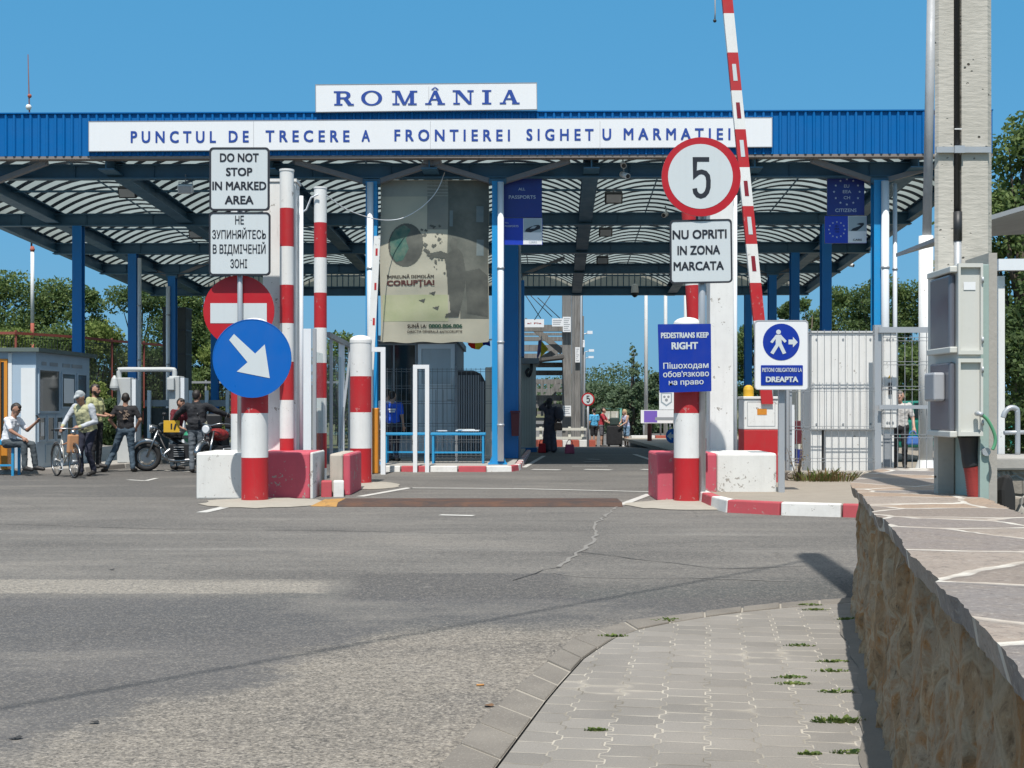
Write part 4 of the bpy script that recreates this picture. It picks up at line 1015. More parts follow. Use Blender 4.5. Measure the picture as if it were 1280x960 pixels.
# ------------------------------------------------------------------ lane signs hanging under the front beam
def star(cx, cy, r): return [(cx+(r if i % 2 == 0 else r*.42)*math.sin(PI*i/5), cy-(r if i % 2 == 0 else r*.42)*math.cos(PI*i/5)) for i in range(10)]
M['sky_panel'] = paint('pale_panel', (.33, .40, .43), .5, .1); M['light_blue'] = plain('star_white', (.50, .56, .66), .5)
LY = 29.62
board('lane_sign', 'dark blue board lettered for all passports hung under the canopy front', 'lane sign', (627, 677.5, 221, 272), LY, .04, M['navy'], None, .3, 1,
      [('ALL', 648, 656.5, 234.5, 238, .01), ('PASSPORTS', 636, 669.5, 244, 248.5, .01)], M['light_blue'], .01)
def carex(o, w):
    part(o, 'picture_panel', [[(654, 273), (677.5, 273), (677.5, 305.5), (654, 305.5)]], w(.003), M['white_clean']); part(o, 'sky_strip', [[(654.5, 273.5), (677, 273.5), (677, 290.5), (654.5, 290.5)]], w(.005), M['sky_panel'])
    part(o, 'car_picture', [[(656, 289.5), (658, 286), (663, 283.5), (668, 281.8), (673, 281), (675.5, 282.5), (675, 286), (667, 289), (663, 290.5)]], w(.008), M['black']); part(o, 'windscreen_picture', [[(662, 286), (666, 283), (671, 282.8), (668, 285.5)]], w(.010), M['sky_panel'])
board('lane_sign', 'blue and white lane board with a small car picture, left of the centre lane', 'lane sign', (627, 678, 272.8, 306), LY-.02, .04, paint('lane_blue', (.01, .04, .42), .4, .1), None, .3, 1,
      [('ALL', 631, 636, 277.5, 279.5, .01), ('PASSPORTS', 631, 648, 281.5, 284, .01), ('CARS', 661, 671, 300.5, 303, .02)], M['light_blue'], .01, carex)
for o in [q for q in COL.objects if q.name.startswith('lettering') and q.parent and q.parent['label'].startswith('blue and white lane board with a small car')]:
    o.location.y -= .012
def stars(cx, cy, rx, ry, r, name='stars'):
    def ex(o, w): part(o, name, [star(cx+rx*math.sin(2*PI*i/12), cy-ry*math.cos(2*PI*i/12), r) for i in range(12)], w(.006), M['light_blue'])
    return ex
board('lane_sign', 'dark blue board with a star circle reading EU EEA CH citizens', 'lane sign', (1034, 1080.5, 220.5, 269), LY, .04, M['navy'], None, .3, 1,
      [('EU', 1055, 1061.5, 230.5, 234.5, .01), ('EEA', 1053.5, 1064, 237.5, 241.5, .01), ('CH', 1054.5, 1062.5, 245, 249, .01), ('CITIZENS', 1044, 1070.5, 260.5, 265, .01)], M['light_blue'], .01, stars(1058.5, 239.8, 16, 15.8, 1.7))
def roadex(o, w):
    part(o, 'picture_panel', [[(1060, 270), (1083, 270), (1083, 303.5), (1060, 303.5)]], w(.003), M['white_clean']); part(o, 'sky_strip', [[(1060.5, 270.5), (1082.5, 270.5), (1082.5, 289), (1060.5, 289)]], w(.005), M['sky_panel'])
    part(o, 'road_picture', [[(1063, 288.5), (1066, 285.5), (1073, 283), (1076, 281.5), (1070.5, 280.3), (1074, 278.8), (1079.5, 278.5), (1080, 281), (1076, 285), (1071, 288.5)]], w(.008), M['black'])
    part(o, 'stars', [star(1046+10*math.sin(2*PI*i/12), 287-9.5*math.cos(2*PI*i/12), 1.4) for i in range(12)], w(.006), M['light_blue'])
board('lane_sign', 'blue lane board with a star ring and a winding road picture', 'lane sign', (1031, 1083.3, 270, 304), LY-.02, .04, paint('lane_blue', (.01, .04, .42), .4, .1), None, .3, 1,
      [('EU', 1044, 1048, 281.5, 283.5, .01), ('EEA', 1043, 1049, 285, 287, .01), ('CH', 1044, 1048.5, 288.7, 290.7, .01), ('CARS', 1066, 1077, 298.5, 301, .02)], M['black'], .01, roadex)
for o in [q for q in COL.objects if q.name.startswith('lettering') and q.parent and q.parent['label'].startswith('blue lane board with a star ring')]: o.location.y -= .012
# ------------------------------------------------------------------ lamps and cameras under the canopy
def floodlight(label, x, y, Y, s_=.22, white=False):
    p = P(x, y, Y); o = thing('floodlight', label, 'lamp', p, 'floodlights under the canopy')
    mb = MB(); mb.obox(p, (s_*1.3, s_*.6, s_*.8), M['white'] if white else M['dark'], (R(25), 0, 0)); mb.build('lamp_body', o, bevel=.015)
    mb = MB(); mb.obox(p+Vector((0, -s_*.31, -s_*.12)), (s_*1.1, .02, s_*.6), M['galv'], (R(25), 0, 0)); mb.build('lens', o)
    mb = MB(); zt = max(p.z+.15, zb(Y)+.1)
    mb.tube([p+Vector((-s_*.6, 0, 0)), p+Vector((-s_*.6, 0, s_*.6)), p+Vector((s_*.6, 0, s_*.6)), p+Vector((s_*.6, 0, 0))], .012, M['grey'], 6); mb.tube([p+Vector((0, 0, s_*.6)), Vector((p.x, p.y, zt))], .015, M['grey'], 6); mb.build('bracket', o); return o
floodlight('grey floodlight under the front beam left of the do not stop board', 232, 236, 29.6, .26, True)
floodlight('dark floodlight under the second roof bay beside the left roof beam', 160, 240, 32.2, .34)
floodlight('dark floodlight under the roof bay right of the passports board', 767, 247, 32.2, .34)
floodlight('dark floodlight under the third roof bay right of the passports board', 757, 290, 37.5, .3)
floodlight('distant dark floodlight under the fourth roof bay right of the car picture board', 753, 325, 42, .3)
floodlight('distant dark floodlight at the back left of the roof behind the round no entry sign', 245, 292, 37.5, .3)
def camera_(label, x, y, Y, dirx=0):
    p = P(x, y, Y); o = thing('security_camera', label, 'camera', p, 'security cameras')
    mb = MB(); d_ = Vector((dirx, -1, -.35)).normalized(); mb.tube([p-d_*.16, p+d_*.16], .065, M['white'], 10); mb.build('housing', o)
    mb = MB(); mb.tube([p+d_*.161, p+d_*.17], .05, M['dark'], 10); mb.build('lens', o)
    mb = MB(); mb.tube([p-d_*.05, p-d_*.05+Vector((0, .05, .18)), Vector((p.x, p.y+.1, max(p.z+.25, zb(Y)+.05)))], .018, M['grey'], 6); mb.build('bracket', o)
camera_('white camera at the front beam left of the large five sign', 779, 206, 29.3)
camera_('small white camera just below another on the front beam', 781, 219, 29.2, .4)
camera_('white camera on the second beam left of the no stopping board', 832, 268, 35.1, -.5)
camera_('white camera at the right canopy edge above the trees', 1062, 331, 43.9, .9)
o = thing('dome_camera', 'white dome camera hanging from the back beam above the lane', 'camera', P(793.5, 372, 49.3)); p = P(793.5, 366, 49.3)
mb = MB(); mb.lathe(p, [(.02, .35), (.12, .3), (.15, .1), (.15, 0)], M['white'], 14); mb.build('housing', o)
mb = MB(); mb.lathe(p, [(.14, -.002), (.12, -.1), (.06, -.16), (.01, -.18)], M['dark'], 14); mb.build('dome', o)
# loose white cable strung from the pole across the banner
mb = MB(); pts = [P(398, 243, 25.4), P(389, 247, 25.5), P(383, 262, 25.6), P(377, 266, 25.6)]; mb.tube(pts, .018, M['pvc'], 6)
pts = [P(x, y, 25.5+(29-25.5)*min(1, (x-402)/75)) for x, y in ((408, 244), (430, 260), (455, 270), (478, 275), (500, 273.5), (520, 264), (537, 250), (548, 235), (556, 215))]
pts = [P(*p, D) for p, D in zip(((408, 244), (430, 260), (455, 270), (478, 275), (500, 273.5), (520, 264), (537, 250), (548, 235), (556, 215)), (25.6, 26.6, 27.8, 29.0, 29.35, 29.42, 29.45, 29.45, 29.5))]
def smooth_path(p, n=6):
    out = []
    for i in range(len(p)-1):
        a, b, c_, d_ = p[max(i-1, 0)], p[i], p[i+1], p[min(i+2, len(p)-1)]
        for k in range(n):
            t_ = k/n; out.append(.5*((2*b)+(c_-a)*t_+(2*a-5*b+4*c_-d_)*t_*t_+(3*b-a-3*c_+d_)*t_**3))
    return out+[p[-1]]
mb.tube(smooth_path(pts), .0105, M['pvc'], 6); solo(mb, 'cable', 'thin white cable sagging from the striped pole across the banner', 'cable', pts[0])
mb = MB(); pts = [P(385, 250, 25.6)]
# ------------------------------------------------------------------ island under the banner: office, door, fence, tables
off = thing('office_cabin', 'dark glazed office cabin with a pale grey door behind the banner', 'cabin', (X(520, 34), 34, .12)); Y = 34.0
mb = MB(); mb.box(X(462, Y), X(570, Y), Y, Y+5.5, .12, Z(428, Y), paint('cabin_grey', (.36, .38, .40), .6, .25)); mb.build('wall', off)
mb = MB(); mb.box(X(458, Y), X(573, Y), Y-.25, Y+5.8, Z(428, Y)+.003, Z(420, Y), M['grey']); mb.build('roof', off)
w_ = MB(); w_.box(X(466, Y), X(519, Y), Y-.03, Y-.004, Z(545, Y), Z(431, Y), M['glass']); fr_ = w_.build('window', off)
mb = MB(); mb.ring([plane(Y, .05)(*p) for p in ((464, 429), (521, 429), (521, 548), (464, 548))], [plane(Y, .05)(*p) for p in ((466, 431.5), (519, 431.5), (519, 545), (466, 545))], (0, .045, 0), M['grey']); mb.box(X(491.5, Y), X(493.5, Y), Y-.05, Y-.031, Z(545, Y), Z(431.5, Y), M['grey']); mb.build('frame', fr_)
M['door_white'] = paint('door_white', (.74, .80, .84), .4, .12)
dr = MB(); dr.ring([plane(Y, .07)(*p) for p in ((522.5, 430), (568.5, 430), (568.5, 567), (522.5, 567))], [plane(Y, .07)(*p) for p in ((527, 436), (563.5, 436), (563.5, 562), (527, 562))], (0, .06, 0), M['door_white'])
dr.box(X(527, Y), X(563.5, Y), Y-.05, Y-.012, Z(562, Y), Z(484, Y), M['door_white']); dr.box(X(527, Y), X(563.5, Y), Y-.06, Y-.012, Z(483.8, Y), Z(480, Y), M['door_white'])
for x in (536, 545, 554): dr.box(X(x, Y)-.008, X(x, Y)+.008, Y-.056, Y-.0502, Z(560, Y), Z(487, Y), M['grey'])
dr = dr.build('door', off)
mb = MB(); mb.box(X(527, Y), X(563.5, Y), Y-.03, Y-.015, Z(479.8, Y), Z(436, Y), paint('frosted_pane', (.50, .56, .60), .15, .2)); mb.build('pane', dr)
mb = MB(); mb.tube([(X(565, Y), Y-.07, Z(500, Y)), (X(565, Y), Y-.12, Z(500, Y)), (X(559, Y), Y-.12, Z(500, Y))], .015, M['galv'], 6); mb.build('handle', dr)
# dark slatted unit and cream box beside it
o = thing('slatted_unit', 'dark slatted unit with a rounded corner right of the grey door', 'unit', (X(588, 33), 33, .12)); Y = 33.0
mb = MB(); plate(mb, [(569.5, 463), (592, 463), (601, 467), (606, 476), (606, 566), (569.5, 566)], plane(Y), .5, plain('unit_dark', (.03, .03, .032), .6)); mb.build('body', o)
mb = MB(); x = 571.0
while x < 606: mb.box(X(x, Y)-.018, X(x, Y)+.018, Y-.03, Y-.002, Z(564, Y), Z(469 if x < 600 else 477, Y), M['grey']); x += 3.0
mb.build('slats', o)
mb = MB(); mb.box(X(606.5, Y), X(616, Y), Y, Y+.6, .12, Z(459, Y), M['cream_wall']); solo(mb, 'electric_cabinet', 'narrow cream cabinet between the slatted unit and the blue column', 'cabinet', (X(611, Y), Y, .12), bevel=.02)
# mesh fence of the island
def mesh_fence(o, x0, x1, Y, z0, z1, mat, vstep=.1, hz=None, r=.004, slope=0):
    mb = MB(); x = x0
    while x <= x1+1e-6: mb.box(x-r, x+r, Y-r, Y+r, z0, z1, mat); x += vstep
    for z in (hz or (z0+.05, (z0+z1)/2, z1-.05)):
        for dz in (-.03, .03): mb.box(x0, x1, Y-r*3.2, Y-r*1.05, z+dz-r, z+dz+r, mat)
    return mb.build('mesh_panel', o)
o = thing('mesh_fence', 'grey welded mesh fence along the island under the banner', 'fence', (X(545, 30.85), 30.85, .12)); Y = 30.85; M['wire'] = paint('fence_wire', (.16, .17, .18), .5, .2, metal=.3)
for a, b in ((478, 516), (517, 570), (571, 616)):
    mesh_fence(o, X(a, Y), X(b, Y), Y, .2, Z(460, Y), M['wire'], .115, [Z(y, Y) for y in (463, 484, 503, 531, 551, 571)], .005)
for x in (478, 516.5, 570.5, 616): mb = MB(); mb.box(X(x, Y)-.03, X(x, Y)+.03, Y+.012, Y+.072, .12, Z(458, Y), M['grey']); mb.build('fence_post', o)
def table(label, x0, x1, Y, ytop):
    z = Z(ytop, Y); o = thing('metal_table', label, 'table', (X((x0+x1)/2, Y), Y, .12), 'long blue metal tables'); a, b = X(x0, Y), X(x1, Y)
    mb = MB(); mb.box(a, b, Y, Y+.5, z-.06, z, M['cyan']); mb.build('table_top', o, bevel=.01)
    for x in (a+.06, b-.06):
        for y in (Y+.04, Y+.46): mb = MB(); mb.box(x-.025, x+.025, y-.025, y+.025, .12, z-.061, M['cyan']); mb.build('leg', o)
    mb = MB(); mb.box(a+.09, b-.09, Y+.03, Y+.05, .36, .40, M['cyan']); mb.build('stretcher', o)
    return o
table('long blue metal table right of the slim white U frame', 538, 607, 29.9, 541); table('blue metal table behind the two white U frames, left one', 479, 535, 30.1, 541)
mb = MB(); mb.obox(P(552, 540, 30.1)+Vector((0, 0, .03)), (.22, .2, .02), M['white_clean'], (0, 0, .3)); solo(mb, 'paper_sheet', 'white paper lying on the right blue table, the smaller left one', 'paper', P(552, 540, 30.1))
mb = MB(); mb.obox(P(585, 540, 30.15)+Vector((0, 0, .035)), (.55, .3, .025), M['white_clean'], (0, 0, -.1)); mb.obox(P(582, 540, 30.15)+Vector((0, 0, .058)), (.4, .25, .02), M['refl'], (0, 0, .2)); solo(mb, 'paper_sheet', 'pile of white papers near the right end of the blue table', 'paper', P(585, 540, 30.15))
# flags hung by the cabin
def flag(label, stripes, pole_pts, Y):
    o = thing('flag', label, 'flag', P(*pole_pts[0], Y)); mb = MB(); mb.tube([P(*p, Y) for p in pole_pts], .018, M['galv'], 6); mb.build('flagpole', o)
    mb = MB()
    for pts, m in stripes:
        fr = [P(x, y, Y-.05-.04*math.sin(x*.9+y*.4)) for x, y in pts]; mb.prism(fr, [p+Vector((0, .006, 0)) for p in fr], m)
    mb.build('flag_cloth', o); return o
fb, fyw, frd = cloth('flag_blue', (.03, .05, .30), None, 3, .3), cloth('flag_yellow', (.70, .58, .06), None, 3, .3), cloth('flag_red', (.50, .03, .02), None, 3, .3)
flag('small Romanian tricolour flag hanging below the banner', [([(585, 427), (594, 425), (594, 436.5), (589, 435), (585, 431)], frd), ([(594, 425), (603, 427), (604, 432), (599, 437), (594, 436.5)], fyw), ([(603, 427), (612, 424), (613, 433), (607, 431), (604, 432)], fb)], [(616, 424), (584, 428)], 30.9)
flag('yellow and violet flag on a slanted pole by the wooden gate', [([(673, 426), (677, 424), (676, 440), (672, 449), (671, 446)], cloth('flag_violet', (.22, .20, .42), None, 3, .3)), ([(677, 426), (685.5, 436.5), (676, 446.5), (676, 440)], fyw)], [(676, 452), (677, 420)], 43)
# blue clad pilasters and their bin
o = thing('blue_pilaster', 'wide deep blue sheet metal pilaster right of the banner column', 'pilaster', (X(638, 33), 33, .12)); Y = 33.0
mb = MB(); mb.box(X(626, Y), X(648, Y), Y, Y+1.4, .12, Z(306, Y), M['blue']); mb.build('cladding', o, bevel=.02)
mb = MB(); mb.box(X(629, Y), X(645, Y), Y-.012, Y-.002, Z(568, Y), Z(366, Y), M['blue']); mb.build('panel', o)
mb = MB(); mb.tube([(X(649.5, Y), Y+.1, .12), (X(649.5, Y), Y+.1, Z(306, Y))], .04, M['galv'], 8); mb.build('conduit', o)
Y = 38.0; mb = MB(); mb.box(X(648, Y), X(655.5, Y), Y, Y+1.0, Z(446, Y), Z(350, Y), M['blue']); solo(mb, 'blue_duct', 'short blue duct hanging behind the deep blue pilaster', 'duct', (X(651, Y), Y, Z(446, Y)), bevel=.02)
Y = 32.6; o = thing('waste_bin', 'maroon waste bin hung on the deep blue pilaster', 'bin', (X(644, Y), Y, Z(545, Y)))
mb = MB(); plate(mb, [(638.5, 516), (649.5, 516), (648.5, 545), (639.5, 545)], plane(Y), .32, M['maroon']); mb.build('bucket', o, bevel=.01)
mb = MB(); plate(mb, [(637.8, 513.5), (650.2, 513.5), (650.2, 515.8), (637.8, 515.8)], plane(Y, .02), .36, M['maroon']); mb.build('rim', o)
# cream kiosk behind
Y = 41.5; o = thing('cream_kiosk', 'narrow cream kiosk with a blue plinth behind the blue pilaster', 'kiosk', (X(660, Y), Y, 0))
mb = MB(); mb.box(X(649, Y), X(670, Y), Y, Y+3, .14, Z(455, Y), M['cream']); mb.build('wall', o)
mb = MB(); mb.box(X(648.5, Y), X(671, Y), Y-.02, Y+3.02, 0, .14, M['blue']); mb.build('plinth', o)
mb = MB(); mb.box(X(647, Y), X(674, Y), Y-.3, Y+3.3, Z(455, Y)+.003, Z(448, Y), M['grey']); mb.build('roof', o)
mb = MB(); mb.tube(smooth_path([P(664, 452, Y-.1), P(664.5, 462, Y-.25), P(661, 470, Y-.2), P(658, 465, Y-.15), P(661, 461, Y-.1)]), .05, M['dark'], 8); mb.build('lamp_arm', o)
mb = MB(); x = 652.0
while x < 668: mb.box(X(x, Y)-.01, X(x, Y)+.01, Y-.012, Y-.002, .2, Z(458, Y), M['cream_wall']); x += 3.2
mb.build('panel_joints', o)
# ------------------------------------------------------------------ timber gate and bridge beyond
o = thing('timber_gate', 'tall weathered grey timber bridge gate in the far centre', 'gate', (X(700, 58), 56, -.3))
T = M['timber']
def tb(x0, x1, y0, y1, Y, d_, name='beam'): mb = MB(); mb.box(X(x0, Y), X(x1, Y), Y, Y+d_, Z(y1, Y), Z(y0, Y), T); return mb.build(name, o)
tb(703, 714.5, 350, 562, 57.5, .4, 'post'); tb(718, 725.5, 340, 560, 60, .35, 'post'); tb(726, 730, 395, 560, 66, .3, 'post'); tb(715, 718, 360, 556, 63, .3, 'post'); tb(640, 652, 365, 560, 57.5, .4, 'post')
for y0, y1, Y in ((406, 414, 57.6), (421, 426, 60), (431, 439, 62.5), (453, 459, 58), (463, 469, 58.2), (474, 480, 60), (494, 501, 58), (505, 510, 60), (514, 518, 64), (522, 526, 62), (444, 448, 68), (416, 419, 70), (486, 490, 66), (530, 534, 58)): tb(652, 703, y0, y1, Y, .35, 'cross_beam')
for a, b, Y in (((655, 400), (703, 440), 58.5), ((700, 436), (672, 452), 59), ((655, 520), (700, 480), 62)): mb = MB(); mb.bar(P(*a, Y), P(*b, Y), .22, .26, T); mb.build('brace', o)
for x in (660, 668, 676, 684, 692): tb(x, x+3.4, 478, 520, 62, .2, 'baluster')
tb(652, 703, 442, 450, 64, .3, 'cross_beam')
mb = MB(); mb.bar(P(660, 452, 57), P(704, 447, 57), 2.5, .12, paint('shingles', (.10, .095, .09), .9, .4)); mb.build('shingle_roof', o)
def notice(label, px, Y, txt=None):
    x0, x1, y0, y1 = px; oo = thing('notice', label, 'notice', P((x0+x1)/2, y1, Y)); mb = MB(); plate(mb, [(x0, y0), (x1, y0), (x1, y1), (x0, y1)], plane(Y), .03, M['white_clean']); mb.build('panel', oo)
    mb = MB(); x = x0+1.5
    k = 0; y = y0+2
    while y < y1-1.5:
        flat(mb, [(x0+1.2, y), (x1-1.2-(k % 3), y), (x1-1.2-(k % 3), y+.7), (x0+1.2, y+.7)], plane(Y, .005), M['grey']); y += 2.4; k += 1
    if txt:
        mb = MB(); text_px(mb, txt, x0+3, x1-3, y0+4, y1-4, plane(Y, .005), plain('notice_red', (.35, .04, .04), .6), .02)
    mb.build('printing', oo, fixn=False)
notice('white board with red words on the top beam of the timber gate', (656, 680, 399, 409), 57.2, 'al Pla')
notice('white notice on the top beam beside the tall gate post', (690, 703.5, 398, 408), 57.2)
notice('white notice high on the tall timber gate post', (703.5, 713.5, 396, 415), 57.2); notice('white notice low on the tall timber gate post', (703.5, 713.8, 507, 520), 57.2)
notice('white paper on the second timber post', (719, 725, 434, 453), 59.8); notice('small white paper near the top of the rear timber post', (726.5, 731, 425, 434), 65.8)
o = thing('white_railing', 'low white wooden railing in front of the timber gate', 'railing', (X(700, 56), 56, prof(56))); Y = 56
for y in (536.5, 547.5): mb = MB(); mb.box(X(668, Y), X(733, Y), Y-.04, Y+.04, Z(y+1.6, Y), Z(y-1.6, Y), M['cream']); mb.build('rail', o)
for x in (676, 694, 712, 728): mb = MB(); mb.box(X(x-1.7, Y), X(x+1.7, Y), Y+.05, Y+.17, -.3, Z(533.5, Y), M['cream']); mb.build('post', o)
# striped kerbs beyond
M['brick_paint'] = paint('orange_red_paint', (.36, .075, .045), .75, .35)
kerb('painted_kerb', 'far red and white striped kerb at the left of the road by the railing', [Vector((X(672, 54.6), 54.6, prof(54))), Vector((X(745, 55.4), 55.4, prof(55)))], .34, .3, .28, 'painted kerbs', colours=[M['brick_paint'], M['kwhite']])
kerb('painted_kerb', 'far striped block row in front of the white flagpoles, front row', [Vector((X(787, 54.8), 54.8, prof(54.8)-.03)), Vector((X(880, 54.8), 54.8, prof(54.8)-.03))], .85, .35, .27, 'painted kerbs', colours=[M['kwhite'], M['brick_paint']])
kerb('painted_kerb', 'far striped block row in front of the white flagpoles, upper back row', [Vector((X(789, 55.8), 55.8, prof(55.8)+.02)), Vector((X(880, 55.8), 55.8, prof(55.8)+.02))], .95, .35, .46, 'painted kerbs', colours=[M['kwhite'], M['brick_paint'], M['brick_paint']])
for lab, x in (('left one of three white far flagpoles', 807.5), ('middle one of three white far flagpoles, behind the pedestrians board', 832), ('right one of three white far flagpoles, beside the striped pole', 857)):
    mb = MB(); mb.tube([(X(x, 57.5), 57.5, -.3), (X(x, 57.5), 57.5, 10)], [.095, .07], M['white'], 10); solo(mb, 'flagpole', lab, 'flagpole', (X(x, 57.5), 57.5, -.3))
def simple_board(name, label, cat, px, Y, mat, posts=(), extra=None, thick=.04):
    x0, x1, y0, y1 = px; oo = thing(name, label, cat, P((x0+x1)/2, y1, Y)); mb = MB(); plate(mb, [(x0, y0), (x1, y0), (x1, y1), (x0, y1)], plane(Y), thick, mat); mb.build('panel', oo)
    for x in posts: mb = MB(); mb.tube([(X(x, Y), Y+.08, prof(Y)), (X(x, Y), Y+.08, Z(y0, Y))], .04, M['galv'], 8); mb.build('post', oo)
    if extra: extra(oo, lambda off: plane(Y, off))
    return oo
simple_board('info_board', 'violet and white information board in front of the far flagpoles', 'board', (801, 842, 512.5, 529), 56.6, M['white_clean'], (805, 838), lambda oo, w: part(oo, 'violet_panel', [[(805, 513.5), (821.5, 513.5), (821.5, 528), (805, 528)]], w(.005), paint('violet_paint', (.17, .10, .44), .5, .1)))
def crest(oo, w):
    part(oo, 'crest', [[(826, 491), (840, 491), (840, 503), (833, 508), (826, 503)]], w(.005), paint('crest_grey', (.30, .36, .40), .5, .1)); part(oo, 'crest_field', [[(827.5, 492.5), (838.5, 492.5), (838.5, 502), (833, 505.8), (827.5, 502)]], w(.008), M['white_clean'])
    mb = MB()
    for i, (x, y, r_) in enumerate(((830.5, 496, 1.6), (835.5, 496, 1.6), (833, 500, 2))): flat(mb, circ(x, y, r_, 8), w(.011+.001*i), M['grey'])
    mb.build('emblem', oo, fixn=False)
simple_board('crest_board', 'white board with a shield crest behind the right bollard', 'board', (824, 846, 488, 512), 56.9, M['white_clean'], (826,), crest)
simple_board('pointer_board', 'grey pointed direction board under the crest board', 'board', (819, 845, 521.5, 525.5), 56.4, M['grey'], (843,))
mb = MB(); mb.tube([(X(812, 51), 51, -.2), (X(812, 51), 51, Z(530, 51))], .09, M['rust'], 8); solo(mb, 'rusty_post', 'short rusty red post between the far white flagpoles', 'post', (X(812, 51), 51, -.2))
o = thing('notice_board', 'pair of pale notice panels on a green frame behind the far travellers', 'notice board', (X(765, 62), 62, -.4)); Y = 62
for a, b in ((755, 763), (764, 773)): mb = MB(); mb.box(X(a, Y), X(b, Y), Y, Y+.05, Z(524, Y), Z(514, Y), M['cream_wall']); mb.build('panel', o)
mb = MB(); mb.tube([P(753, 560, Y), P(753, 511, Y), P(776, 511, Y), P(776, 560, Y)], .06, paint('green_frame', (.06, .22, .20), .6, .2), 6); mb.build('frame', o)
# street lamps beyond
for i, (x, y, Y) in enumerate(((731, 365, 62), (733, 418, 75), (735, 440, 95), (734.5, 448, 110))):
    o = thing('street_lamp', ('nearest far street lamp by the timber gate', 'second far street lamp along the bridge', 'third far street lamp along the bridge', 'farthest street lamp along the bridge')[i], 'street lamp', (X(x-4, Y), Y, -.5), 'far street lamps')
    mb = MB(); mb.tube([(X(x-4, Y), Y, -.5), (X(x-4, Y), Y, Z(y, Y)), (X(x+4, Y), Y, Z(y, Y)+.1)], .06, M['galv'], 6); mb.build('pole', o)
    mb = MB(); mb.box(X(x+1, Y), X(x+7.5, Y), Y-.12, Y+.12, Z(y, Y)+.02, Z(y, Y)+.2, M['pvc']); mb.build('lamp_head', o)
mb = MB()
for a, b in (((655, 366), (676, 398)), ((690, 366), (668, 400)), ((672, 372), (700, 398)), ((660, 366), (690, 396))): mb.tube([P(*a, 56), P(*b, 56)], .018, M['dark'], 4)
solo(mb, 'guy_wires', 'thin crossing dark wires above the timber gate', 'wire', P(676, 398, 56))
# ------------------------------------------------------------------ right: mesh fence, white cabinets, gate
Y = 23.0; zg = .135
o = thing('mesh_fence', 'welded grey mesh fence in front of the white cabinets on the right', 'fence', (X(1040, Y), Y, zg)); M['wire2'] = paint('fence_wire_pale', (.30, .31, .32), .45, .2, metal=.3)
mesh_fence(o, X(987, Y), X(1094, Y), Y, zg+.02, Z(412, Y), M['wire2'], .125, [Z(y, Y) for y in (416, 487, 535, 575, 595)], .005)
for x, w_ in ((987, .05), (1098, .06)): mb = MB(); mb.box(X(x, Y)-w_, X(x, Y)+w_, Y+.03, Y+.15, zg, Z(406, Y), M['galv']); mb.build('fence_post', o)
o = thing('mesh_gate', 'mesh gate with a bolt bar between the fence post and the white pole', 'gate', (X(1130, Y), Y, zg))
mesh_fence(o, X(1104, Y), X(1168, Y), Y, .25, Z(412, Y), M['wire2'], .13, [Z(y, Y) for y in (424, 454, 485, 545, 590)], .005)
mb = MB(); mb.box(X(1098, Y), X(1170, Y), Y-.05, Y-.02, Z(416, Y), Z(409, Y), M['galv']); mb.build('top_rail', o)
mb = MB(); mb.box(X(1098, Y), X(1172, Y), Y-.07, Y-.025, Z(511, Y), Z(506.5, Y), M['galv']); mb.box(X(1097, Y), X(1119, Y), Y-.1, Y-.071, Z(511.5, Y), Z(506, Y), M['galv']); mb.build('bolt_bar', o)
def cabinet(label, up, low, Y, d_, ribs):
    o = thing('switch_cabinet', label, 'cabinet', (X((up[0]+up[1])/2, Y), Y, zg), 'white ribbed switch cabinets')
    mb = MB(); mb.box(X(up[0], Y), X(up[1], Y), Y, Y+d_, Z(up[3], Y), Z(up[2], Y), M['white']); mb.build('upper_box', o, bevel=.015)
    mb = MB(); x = up[0]+3
    while x < up[1]-2: mb.box(X(x, Y)-.006, X(x, Y)+.006, Y-.012, Y-.002, Z(up[3]-3, Y), Z(up[2]+3, Y), M['white']); x += ribs
    for xx in (up[0]+6, (up[0]+up[1])/2, up[1]-5):
        for yy in (up[2]+8, up[3]-7): mb.lathe((X(xx, Y), Y-.014, Z(yy, Y)), [(.018, 0), (.018, .01)], M['grey'], 8, 'Y')
    mb.build('fixings', o)
    mb = MB(); mb.box(X(up[0]-.5, Y), X(up[1]+.5, Y), Y-.03, Y+d_+.03, Z(up[2], Y)+.003, Z(up[2]-2, Y), M['white']); mb.build('cap', o)
    mb = MB(); mb.box(X(low[0], Y), X(low[1], Y), Y+.08, Y+d_, zg, Z(up[3], Y)-.003, M['white']); mb.build('plinth', o)
    return o
o = cabinet('large white ribbed cabinet behind the mesh fence on the right', (1014.5, 1093, 416, 537), (1033, 1093), 23.5, .9, 10.5)
mb = MB(); mb.box(X(1014.5, 23.5), X(1028, 23.5), 23.56, 24.3, zg, Z(537, 23.5)-.003, M['white']); mb.build('leg', o)
mb = MB(); mb.box(X(1028, 23.5)+.003, X(1033, 23.5)-.003, 23.9, 24.3, zg, Z(537, 23.5)-.003, M['grey']); mb.build('recess', o)
o = cabinet('narrow white cabinet with a black handle behind the mesh gate', (1103, 1121, 416, 535), (1103, 1119), 23.45, .8, 9)
mb = MB(); Y = 23.45; mb.box(X(1110.3, Y), X(1114, Y), Y-.05, Y-.002, Z(493, Y), Z(478, Y), M['dark']); mb.build('handle', o, bevel=.01)
mb = MB(); plate(mb, [(1109.5, 473), (1112, 469), (1114.5, 473)], plane(Y, .006), .005, M['yellow']); mb.build('warning_sticker', o)
mb = MB(); mb.box(X(1105, Y), X(1116, Y), Y+.05, Y+.075, zg+.2, Z(542, Y), M['grey']); mb.build('vent', o)
